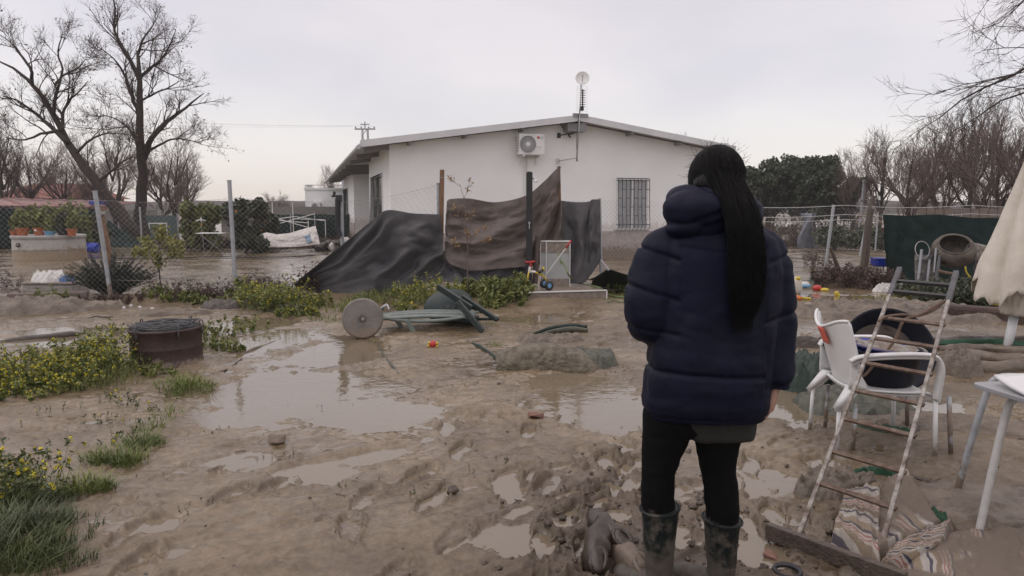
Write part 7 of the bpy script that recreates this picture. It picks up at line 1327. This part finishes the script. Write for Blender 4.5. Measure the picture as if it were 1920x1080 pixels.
strip('dark muddy cord under the white chairs', 'cord', 'cord', [(1560, 735), (1600, 765), (1650, 790), (1700, 812), (1740, 800), (1790, 806)], .015, 'mudcloth_dark'); strip('thin muddy stick left of the chair legs', 'stick', 'stick', [(1500, 690), (1530, 715), (1560, 745)], .016, 'mudcloth_dark')
# green shrub bank and kerb on the right
o = tag(MB().bar(GP(1775, 588, .08), GP(2010, 606, .08), .22, .26).build('earth_kerb', mat('kerb_earth', (.05, .03, .024), (.085, .055, .042), .8, scale=9, bump=.6), bevel=.05), 'dark brown low kerb in front of the shrub bank on the right', 'kerb')
# --- striped rug: folded heap with real folds
M['rug'] = None
m = bpy.data.materials.new('striped_rug'); m.use_nodes = True; t = m.node_tree; N = t.nodes; L = t.links; b = N['Principled BSDF']; b.inputs['Roughness'].default_value = .8
ua = N.new('ShaderNodeAttribute'); ua.attribute_name = 'stripe'; sc = N.new('ShaderNodeMath'); sc.operation = 'MULTIPLY'; sc.inputs[1].default_value = 1.0; L.new(ua.outputs['Fac'], sc.inputs[0]); fr = N.new('ShaderNodeMath'); fr.operation = 'FRACT'; L.new(sc.outputs[0], fr.inputs[0])
cr = N.new('ShaderNodeValToRGB'); cr.color_ramp.interpolation = 'CONSTANT'; E = cr.color_ramp.elements
S = [(0, (.36, .34, .31)), (.08, (.02, .025, .06)), (.15, (.40, .37, .33)), (.24, (.20, .15, .10)), (.40, (.38, .35, .31)), (.46, (.30, .12, .09)), (.50, (.42, .38, .35)), (.55, (.28, .13, .10)), (.60, (.38, .35, .31)), (.66, (.02, .025, .06)), (.72, (.24, .19, .13)), (.92, (.40, .37, .34))]
E[0].position, E[0].color = 0, (*S[0][1], 1); E[1].position, E[1].color = S[1][0], (*S[1][1], 1)
for p, c_ in S[2:]: e = E.new(p); e.color = (*c_, 1)
L.new(fr.outputs[0], cr.inputs[0]); tcn = N.new('ShaderNodeTexCoord'); nn_ = N.new('ShaderNodeTexNoise'); nn_.inputs['Scale'].default_value = 4; nn_.inputs['Detail'].default_value = 7; L.new(tcn.outputs['Object'], nn_.inputs['Vector']); mr_ = N.new('ShaderNodeMapRange'); mr_.inputs['From Min'].default_value = .40; mr_.inputs['From Max'].default_value = .62; mr_.inputs['To Min'].default_value = .12; mr_.inputs['To Max'].default_value = .92; L.new(nn_.outputs['Fac'], mr_.inputs[0])
dm = N.new('ShaderNodeAttribute'); dm.attribute_name = 'dirt'; mx2 = N.new('ShaderNodeMath'); mx2.operation = 'MAXIMUM'; L.new(mr_.outputs[0], mx2.inputs[0]); mx2.inputs[1].default_value = 0; ml = N.new('ShaderNodeMath'); ml.operation = 'MULTIPLY'; L.new(mx2.outputs[0], ml.inputs[0]); L.new(dm.outputs['Fac'], ml.inputs[1])
mxx = N.new('ShaderNodeMix'); mxx.data_type = 'RGBA'; L.new(ml.outputs[0], mxx.inputs[0]); L.new(cr.outputs[0], mxx.inputs[6]); mxx.inputs[7].default_value = (.14, .11, .085, 1); L.new(mxx.outputs[2], b.inputs['Base Color'])
n6 = N.new('ShaderNodeTexNoise'); n6.inputs['Scale'].default_value = 160; L.new(tcn.outputs['Object'], n6.inputs['Vector']); bp_ = N.new('ShaderNodeBump'); bp_.inputs['Strength'].default_value = .5; bp_.inputs['Distance'].default_value = .004; L.new(n6.outputs['Fac'], bp_.inputs['Height']); L.new(bp_.outputs[0], b.inputs['Normal'])
def rugpatch(quad, seed, amp, name, parent, s0, s1, dirt, th=.012, nu=90, nv=90, lift=.03, ang=0.0):
    """quad: four ground points (px,py) near-left, near-right, far-right, far-left; stripes run along v"""
    P = [GP(x, y, .03) for x, y in quad]; u = np.linspace(0, 1, nu)[:, None]; v = np.linspace(0, 1, nv)[None]; wu = u + .05 * fbm(u * 3 + seed, v * 3, 3, seed); wv = v + .05 * fbm(u * 3, v * 3 + seed, 3, seed + 2)
    G = (P[0] * ((1 - wu) * (1 - wv))[..., None] + P[1] * (wu * (1 - wv))[..., None] + P[2] * (wu * wv)[..., None] + P[3] * ((1 - wu) * wv)[..., None])
    edge = np.minimum(np.minimum(u, 1 - u) * np.ones_like(v), np.minimum(v, 1 - v) * np.ones_like(u)); e = sst(0, .10, edge); z = amp * (ridge(u * 3.2 + .8 * v + seed, v * 1.2 + seed, 3, seed) - .35) * e + lift * e + .006 * fbm(u * 12, v * 12, 3, seed)
    G[..., 2] = ground_h(G[..., 0].ravel(), G[..., 1].ravel(), False).reshape(G.shape[:2]) + np.maximum(z, -.01) + .004; st = (s0 + (s1 - s0) * (u * math.cos(ang) + v * math.sin(ang)) + .10 * fbm(u * 2, v * 2, 2, seed + 9)) * np.ones_like(v)
    me = bpy.data.meshes.new(name); k = np.arange((nu - 1) * nv).reshape(nu - 1, nv)[:, :-1].ravel(); me.from_pydata(G.reshape(-1, 3).tolist(), [], np.stack([k, k + 1, k + nv + 1, k + nv], 1)[:, ::-1].tolist()); me.polygons.foreach_set('use_smooth', [True] * len(me.polygons))
    a = me.attributes.new('stripe', 'FLOAT', 'POINT'); a.data.foreach_set('value', st.astype(np.float32).ravel()); a = me.attributes.new('dirt', 'FLOAT', 'POINT'); a.data.foreach_set('value', np.full(nu * nv, dirt, np.float32)); me.materials.append(m); o = bpy.data.objects.new(name, me); col.objects.link(o); o.parent = parent; q = o.modifiers.new('solid', 'SOLIDIFY'); q.thickness = th; q.offset = -1; return o
rg_ = thing('striped_rug', 'striped woven rug with dark blue and red bands, crumpled in the mud under the ladder', 'rug')
rugpatch([(1552, 1030), (1655, 1078), (1655, 925), (1580, 935)], 5, .05, 'front_fold', rg_, 0, 2.4, .5, lift=.07, ang=1.45)
rugpatch([(1640, 1075), (1780, 1000), (1700, 900), (1600, 925)], 9, .07, 'middle_fold', rg_, .4, 2.6, 1.7, lift=.05, ang=.5)
rugpatch([(1650, 1110), (1990, 1110), (1960, 990), (1730, 1005)], 13, .06, 'back_spread', rg_, 0, 4.0, 2.2, lift=.02, ang=.25)
rugpatch([(1640, 1085), (1770, 1035), (1795, 985), (1670, 1040)], 17, .04, 'rolled_edge', rg_, 0, 3.2, .6, lift=.06, ang=1.2)
lump('muddy_cloth', 'mud-soaked brown cloth bunched at the top of the striped rug', 'cloth', GP(1570, 925)[:2], .26, .16, .11, 'mudcloth', 91, .2, ridgef=2.2)
lump('green_sheet', 'bright green sheet edge sticking out of the mud above the striped rug', 'sheet', GP(1630, 895)[:2], .18, .06, .06, 'bright_green', 92, -.3, ridgef=2); lump('green_sheet', 'bright green scrap between the rug folds and the table leg', 'sheet', GP(1735, 985)[:2], .10, .09, .06, 'bright_green', 93, -.6, ridgef=1.6)
lump('green_sheet', 'dull green strip in the mud under the chair\'s front legs', 'sheet', GP(1655, 815)[:2], .20, .05, .05, 'bright_green', 94, -.5, ridgef=2); lump('muddy_sheet', 'muddy sheet lying flat right of the table legs', 'sheet', GP(1870, 960)[:2], .5, .3, .05, 'mudcloth', 95, -.2, ridgef=2.4)
strip('dark muddy branch lying behind the striped rug', 'branch', 'branch', [(1690, 890), (1730, 903), (1780, 918), (1800, 922)], .012, 'mudcloth_dark')
p = GP(1476, 1078, .01); o = MB().lathe([(.045, 0), (.06, .01), (.055, .02), (.04, .012), (.045, 0)], 24).build('black_ring', M['rubber'], smooth=True); o.location = (p[0], p[1], gz(p[0], p[1])); tag(o, 'small black ring in the mud at the bottom edge left of the plank', 'ring')

# ================================================================ yard plants
def patch(label, fn, name='grass', m=('grass',), cat='grass'):
    mb = MB(); fn(mb); return tag(mb.build(name, [M[q] for q in m]), label, cat, kind='stuff')
def gxy(px, py): p = GP(px, py, .02); return p[0], p[1]
def gr(mb, px, py, rx, ry, n, h, seed, wd=.0048, lean=1.0, mi=0): x, y = gxy(px, py); blades(mb, x, y, rx, ry, n, h, wd, seed, lean, mi)
def wd(mb, px, py, rx, ry, n, h, seed, **k): x, y = gxy(px, py); weeds(mb, x, y, rx, ry, n, h, seed, **k)
patch('bright grass tuft in front of the rusty drum', lambda mb: (gr(mb, 350, 728, .20, .16, 900, .15, 1), gr(mb, 325, 722, .14, .1, 500, .12, 2)))
patch('grass ridge running diagonally at lower left', lambda mb: [gr(mb, x, y, a, b, n, .11, s) for s, (x, y, a, b, n) in enumerate(((310, 775, .10, .10, 260), (285, 800, .11, .10, 360), (270, 835, .10, .10, 420), (215, 860, .16, .10, 900), (160, 915, .14, .09, 800), (245, 870, .08, .06, 200)))])
patch('big dark grass clump in the bottom left corner', lambda mb: [gr(mb, x, y, a, b, n, h, 30 + s, wd=.0045, lean=1.0, mi=0) for s, (x, y, a, b, n, h) in enumerate(((30, 1010, .28, .16, 3200, .13), (0, 950, .22, .14, 2000, .15), (110, 990, .16, .12, 1000, .09), (-40, 1060, .35, .2, 2200, .15), (100, 935, .10, .08, 300, .07), (75, 1050, .2, .12, 1000, .09)))], m=('grass_dark',))
patch('yellow flowers standing over the bottom left grass clump', lambda mb: (wd(mb, 40, 950, .16, .12, 26, .26, 41, lf=.018, nl=12, nf=2.2, fs=.013), wd(mb, 0, 930, .12, .1, 14, .26, 42, lf=.018, nl=12, nf=2.2, fs=.013), wd(mb, 105, 925, .09, .07, 7, .22, 43, lf=.014, nl=6, nf=2, fs=.013)), 'flowering_weeds', ('grass_dark', 'petal'), 'weeds')
patch('wide bed of yellow-flowered weeds left of the rusty drum', lambda mb: [wd(mb, x, y, a, b, n, h, 50 + s, lf=.026, nl=12, nf=6.5, fs=.012) for s, (x, y, a, b, n, h) in enumerate(((165, 700, .48, .42, 170, .30), (60, 715, .50, .42, 130, .22), (200, 690, .35, .30, 110, .34), (-20, 700, .4, .4, 90, .24), (110, 725, .45, .25, 90, .20), (10, 748, .3, .12, 40, .14)))] + [gr(mb, 170, 712, .45, .30, 1500, .16, 61), gr(mb, 60, 725, .5, .3, 800, .12, 62), gr(mb, 225, 700, .25, .3, 600, .16, 63)], 'flowering_weeds', ('leaf_mid', 'petal'), 'weeds')
patch('low leafy weeds at the front foot of the rusty drum', lambda mb: [wd(mb, 262, 702, .16, .10, 34, .20, 71, lf=.03, nl=14, nf=.3, fs=.011), wd(mb, 300, 704, .16, .06, 14, .10, 72, lf=.02, nl=9, nf=.4)], 'weeds', ('leaf_mid', 'petal'), 'weeds')
patch('sparse reedy weeds standing in the water right of the drum', lambda mb: [wd(mb, x, y, a, b, n, h, 80 + s, lf=.022, nl=7, nf=.3) for s, (x, y, a, b, n, h) in enumerate(((395, 650, .14, .14, 12, .18), (430, 655, .14, .10, 16, .15), (410, 628, .2, .12, 12, .18), (470, 618, .2, .12, 10, .16), (440, 605, .25, .12, 10, .16), (385, 630, .08, .1, 6, .2)))] + [gr(mb, 432, 655, .13, .1, 160, .12, 77), gr(mb, 395, 650, .10, .1, 120, .12, 78)], 'weeds', ('leaf_mid', 'petal'), 'weeds')
patch('thin weeds scattered over the mud at lower left', lambda mb: [wd(mb, x, y, a, b, n, h, 90 + s, lf=.010, nl=4, nf=.3, st=0) for s, (x, y, a, b, n, h) in enumerate(((60, 790, .5, .15, 26, .09), (170, 775, .5, .14, 22, .10), (250, 760, .3, .12, 16, .12), (215, 790, .2, .1, 10, .10), (240, 830, .12, .16, 12, .12), (130, 850, .3, .12, 8, .08), (10, 870, .2, .1, 8, .08), (60, 900, .12, .08, 8, .12)))], 'weeds', ('grass_dark', 'petal'), 'weeds')
patch('yellow-flowered weeds at the left end of the dark grey shade cloth', lambda mb: [wd(mb, x, y, a, b, n, h, 110 + s, lf=.034, nl=13, nf=5, fs=.015) for s, (x, y, a, b, n, h) in enumerate(((500, 578, .35, .35, 100, .42), (540, 580, .40, .3, 80, .38), (590, 572, .3, .2, 26, .26), (475, 570, .2, .25, 40, .34), (560, 592, .3, .12, 16, .16)))], 'flowering_weeds', ('leaf_mid', 'petal'), 'weeds')
patch('yellow-flowered weeds between the shade cloth and the overturned chairs', lambda mb: [wd(mb, x, y, a, b, n, h, 120 + s, lf=.032, nl=12, nf=3.6, fs=.015) for s, (x, y, a, b, n, h) in enumerate(((790, 575, .35, .35, 80, .44), (825, 568, .35, .3, 60, .44), (770, 560, .3, .25, 30, .26), (760, 590, .1, .2, 12, .2)))], 'flowering_weeds', ('leaf_mid', 'petal'), 'weeds')
patch('grass along the foot of the dark grey shade cloth', lambda mb: [gr(mb, x, y, a, b, n, h, 130 + s, wd=.008) for s, (x, y, a, b, n, h) in enumerate(((690, 565, .35, .30, 700, .17), (735, 556, .4, .25, 600, .18), (630, 585, .3, .15, 200, .12), (650, 575, .3, .2, 300, .12), (780, 565, .3, .2, 400, .18), (600, 600, .25, .1, 120, .10), (850, 560, .5, .3, 600, .2)))])
patch('leafy green bush mass behind the overturned chairs, left of the step', lambda mb: [wd(mb, x, y, a, b, n, h, 140 + s, lf=.062, nl=16, nf=.05, fs=.012) for s, (x, y, a, b, n, h) in enumerate(((940, 568, .35, .3, 130, .34), (900, 560, .4, .3, 110, .30), (965, 560, .22, .3, 70, .30), (870, 555, .35, .25, 60, .28), (915, 575, .3, .15, 50, .16), (975, 575, .15, .15, 26, .12)))], 'ground_cover', ('leaf_mid', 'petal'), 'plants')
patch('small green weeds dotted over the mud before the step', lambda mb: [gr(mb, x, y, .07, .07, n, h, 150 + s) for s, (x, y, n, h) in enumerate(((925, 648, 110, .08), (920, 610, 60, .08), (708, 650, 50, .12), (940, 600, 40, .1), (700, 640, 60, .1), (620, 605, 60, .08), (1170, 560, 120, .12), (1150, 557, 90, .1)))] + [wd(mb, 1165, 548, .3, .2, 22, .2, 158, lf=.04, nl=10, nf=0)], 'weeds', ('grass', 'petal'), 'weeds')
patch('tiny sprigs poking through the large puddle and the mud', lambda mb: [wd(mb, x, y, .05, .05, 3, .05, 160 + s, lf=.006, nl=2, nf=0) for s, (x, y) in enumerate(((660, 757), (600, 760), (540, 760), (650, 915), (780, 930), (820, 905), (880, 880), (940, 870), (545, 860), (700, 755), (460, 745), (505, 850), (385, 815), (420, 800), (345, 960), (400, 940)))], 'weeds', ('grass_dark', 'petal'), 'weeds')
patch('green and brown plants along the foot of the left fence', lambda mb: [wd(mb, x, y, a, b, n, h, 170 + s, lf=.04, nl=10, nf=.1) for s, (x, y, a, b, n, h) in enumerate(((295, 562, .25, .12, 26, .22), (350, 566, .4, .1, 16, .16), (95, 570, .3, .12, 18, .3), (400, 570, .3, .1, 12, .18), (455, 560, .2, .15, 16, .3)))], 'weeds', ('leaf_mid', 'petal'), 'weeds')
patch('brown dead stalks along the left fence bottom', lambda mb: [wd(mb, x, y, a, b, n, h, 180 + s, lf=.03, nl=12, nf=0) for s, (x, y, a, b, n, h) in enumerate(((60, 566, .8, .12, 60, .14), (200, 572, .6, .1, 60, .16), (340, 566, .9, .1, 50, .26), (0, 545, .25, .3, 50, .42), (480, 545, .3, .2, 40, .35)))], 'dead_stalks', ('litter', 'litter'), 'stalks')
patch('dark bush bank in front of the green net on the right', lambda mb: [wd(mb, x, y, a, b, n, h, 190 + s, lf=.045, nl=18, nf=0) for s, (x, y, a, b, n, h) in enumerate(((1830, 572, .9, .5, 260, .40), (1790, 566, .5, .4, 130, .36), (1740, 556, .5, .3, 70, .3), (1880, 580, .5, .3, 100, .30), (1930, 585, .6, .3, 90, .3)))], 'ground_cover', ('leaf_dark', 'petal'), 'plants')
patch('brown brambles around the foot of the tall dark stake', lambda mb: [wd(mb, x, y, a, b, n, h, 200 + s, lf=.04, nl=14, nf=0) for s, (x, y, a, b, n, h) in enumerate(((1600, 535, .7, .4, 130, .42), (1560, 528, .4, .3, 60, .4), (1650, 540, .4, .3, 70, .34), (1530, 500, .3, .4, 20, .6)))], 'brambles', ('litter', 'litter'), 'brambles')
patch('yellowish grass strip left of the ladder top', lambda mb: [gr(mb, x, y, .45, .15, 300, .13, 210 + s, wd=.009) for s, (x, y) in enumerate(((1650, 556), (1700, 558), (1750, 560)))], m=('leaf_yellow',))
# mud clods
cl = MB(); g = np.random.RandomState(21)
for _ in range(1500):
    x, y = g.normal(.75, .5), g.normal(2.9, .6)
    if g.rand() < .4: x, y = g.uniform(-1.5, 4.5), g.uniform(1.8, 8)
    if y < 1.5: continue
    cmk = churn_mask(np.array([x]), np.array([y]))[0]
    if g.rand() > cmk + .22: continue
    s = abs(g.normal(0, .007)) + .003; z = gz(x, y)
    if z < .004: continue
    i0 = len(cl.v); cl.ell((0, 0, 0), (s * g.uniform(.8, 1.5), s, s * .7), 7, 5, Matrix.Rotation(g.uniform(0, 3), 4, 'Z')); cl.v[-1] *= (1 + .25 * g.randn(len(cl.v[-1]), 1)); cl.v[-1] += np.array([x, y, z])
tag(cl.build('mud_clods', M['mudfill'], smooth=True), 'small dark mud clods scattered over the churned ground', 'clods', kind='stuff')
# rosemary bush
Yr = 11.35; c = W(212, 560, Yr); o = thing('rosemary_bush', 'spiky grey-green rosemary bush growing around the leftmost steel fence post', 'bush', (c[0], Yr, 0)); g = np.random.RandomState(9); mb = MB(); n = 210
a = g.uniform(0, 6.283, n); q = np.sqrt(g.uniform(0, 1, n)); base = np.stack([.25 * q * np.cos(a), .18 * q * np.sin(a), np.zeros(n)], 1); tip = np.stack([.80 * q * np.cos(a), .45 * q * np.sin(a), .74 * (1 - .42 * q ** 2) * g.uniform(.6, 1.1, n)], 1); tt = np.linspace(0, 1, 7)[None, :, None]; P = base[:, None] * (1 - tt) + tip[:, None] * tt; P[..., :2] *= (tt ** .7)
mb.tubes(P, np.linspace(.005, .002, 7)[None], 3); mb.build('stems', M['twig'], o); lb = MB(); m_ = 26000; i = g.randint(0, n, m_); t_ = g.uniform(.15, 1, m_); x = t_ * 6; k = np.clip(x.astype(int), 0, 5); f = (x - k)[:, None]; C = P[i, k] * (1 - f) + P[i, k + 1] * f; D = P[i, k + 1] - P[i, k]; D /= np.linalg.norm(D, axis=1)[:, None]; U = D * .7 + g.randn(m_, 3) * .55; U /= np.linalg.norm(U, axis=1)[:, None]; V = np.cross(U, g.randn(m_, 3)); V /= np.linalg.norm(V, axis=1)[:, None]; lb.quads(C + U * .016, U * .023, V * .0055); lb.build('foliage', M['rosemary'], o)
# small yellow-green tree at the fence
Ys = 11.7; c = W(303, 560, Ys); o = thing('sapling', 'small yellow-green sapling behind the left fence', 'sapling', (c[0], Ys, 0)); st = [np.array(W(x, y, Ys)) - np.array((c[0], Ys, 0)) for x, y in ((303, 560), (300, 520), (297, 490), (292, 470))]; br = [[(297, 490), (285, 470), (275, 452)], [(298, 488), (310, 470), (325, 458), (338, 455)], [(296, 475), (300, 455), (305, 438)], [(299, 510), (280, 480), (262, 470)], [(298, 498), (315, 485), (330, 475)]]
limbs = [(st, [.016, .013, .010, .006])] + [([np.array(W(x, y, Ys + .1 * k * (-1) ** j)) - np.array((c[0], Ys, 0)) for k, (x, y) in enumerate(b_)], [.008, .006, .003]) for j, b_ in enumerate(br)]
e_ = tree_from(limbs, o, 5, [dict(nper=9, ln=.22, ang=.7, up=.1, K=4, tmin=.45, rmax=.003, rmin=.0015)], K=8); mb = MB(); C, U, V = leaves_on(e_[-1], 1300, .034, 3, .035, 2.4); mb.quads(C, U, V); mb.build('foliage', M['leaf_yellow'], o)
# withered sapling before the brown cloth
Ys = 10.9; c = W(877, 545, Ys); o = thing('sapling', 'thin sapling with a few withered leaves in front of the brown shade cloth', 'sapling', (c[0], Ys, 0)); LQ = lambda L, z=0: [np.array(W(x, y, Ys + z * k)) - np.array((c[0], Ys, 0)) for k, (x, y) in enumerate(L)]
limbs = [(LQ([(877, 565), (877, 500), (876, 450), (873, 400), (870, 370), (862, 345)]), [.014, .012, .009, .007, .005, .003]), (LQ([(870, 372), (876, 358), (880, 343)], .03), [.004, .003, .002]), (LQ([(864, 350), (850, 340), (843, 334)], .03), [.004, .003, .0015]), (LQ([(875, 430), (862, 408), (856, 392)], -.05), [.005, .003, .002]), (LQ([(877, 460), (892, 440), (905, 432)], .05), [.005, .003, .002]), (LQ([(877, 480), (862, 465), (850, 452)], -.06), [.005, .003, .002]), (LQ([(876, 440), (885, 415), (888, 395)], -.04), [.005, .003, .002]), (LQ([(877, 470), (895, 462), (915, 450)], .04), [.005, .003, .002])]
e_ = tree_from(limbs, o, 6, [dict(nper=7, ln=.16, ang=.6, up=.1, K=4, tmin=.3, rmax=.0025, rmin=.0012), dict(nper=3, ln=.07, ang=.6, up=.1, K=3, rmax=.0015, rmin=.001)], trunkmat='twig_red', twigmat='twig_red', K=8); mb = MB(); C, U, V = leaves_on(e_[-1], 330, .024, 3, .01, 1.3); mb.quads(C, U, V); mb.build('leaves', mat('amber_leaves', (.24, .13, .05), (.36, .24, .10), .7, bump=0), o)

mb = MB(); g = np.random.RandomState(55); n = 700; x = g.uniform(-3.5, 5.5, n); y = 1.7 + 8.5 * g.uniform(0, 1, n) ** 1.5; k_ = fbm(x * 1.4, y * 1.4, 3, 88) > -.02; x, y = x[k_], y[k_]; n = len(x); z = ground_h(x, y) + .003; a = g.uniform(0, 3.14, n); L = g.uniform(.012, .07, n); dx = np.cos(a) * L; dy = np.sin(a) * L
x1, y1 = x + dx, y + dy; z1 = ground_h(x1, y1) + .003; xm, ym = x + dx * .5 + g.randn(n) * .004, y + dy * .5 + g.randn(n) * .004; zm = ground_h(xm, ym) + .005; ok = (z > .002) & (z1 > .002)
P = np.stack([np.stack([x, y, z], 1), np.stack([xm, ym, zm], 1), np.stack([x1, y1, z1], 1)], 1)[ok]; mb.tubes(P, g.uniform(.0008, .0026, (len(P), 1)), 4); tag(mb.build('straw', M['litter']), 'dark straw, root bits and twigs scattered over the wet mud', kind='stuff')

# ================================================================ damp air
hz = MB().box((0, 180, 7.4), (900, 500, 17.2)).build('haze', (lambda m: m)(bpy.data.materials.new('damp_air'))); m = hz.data.materials[0]; m.use_nodes = True; t = m.node_tree; t.nodes.remove(t.nodes['Principled BSDF'])
pv = t.nodes.new('ShaderNodeVolumePrincipled'); pv.inputs['Color'].default_value = (.93, .93, .95, 1); pv.inputs['Density'].default_value = .0009; pv.inputs['Anisotropy'].default_value = 0
t.links.new(pv.outputs[0], t.nodes['Material Output'].inputs['Volume']); tag(hz, kind='stuff'); hz['label'] = 'thin damp haze over the yard'
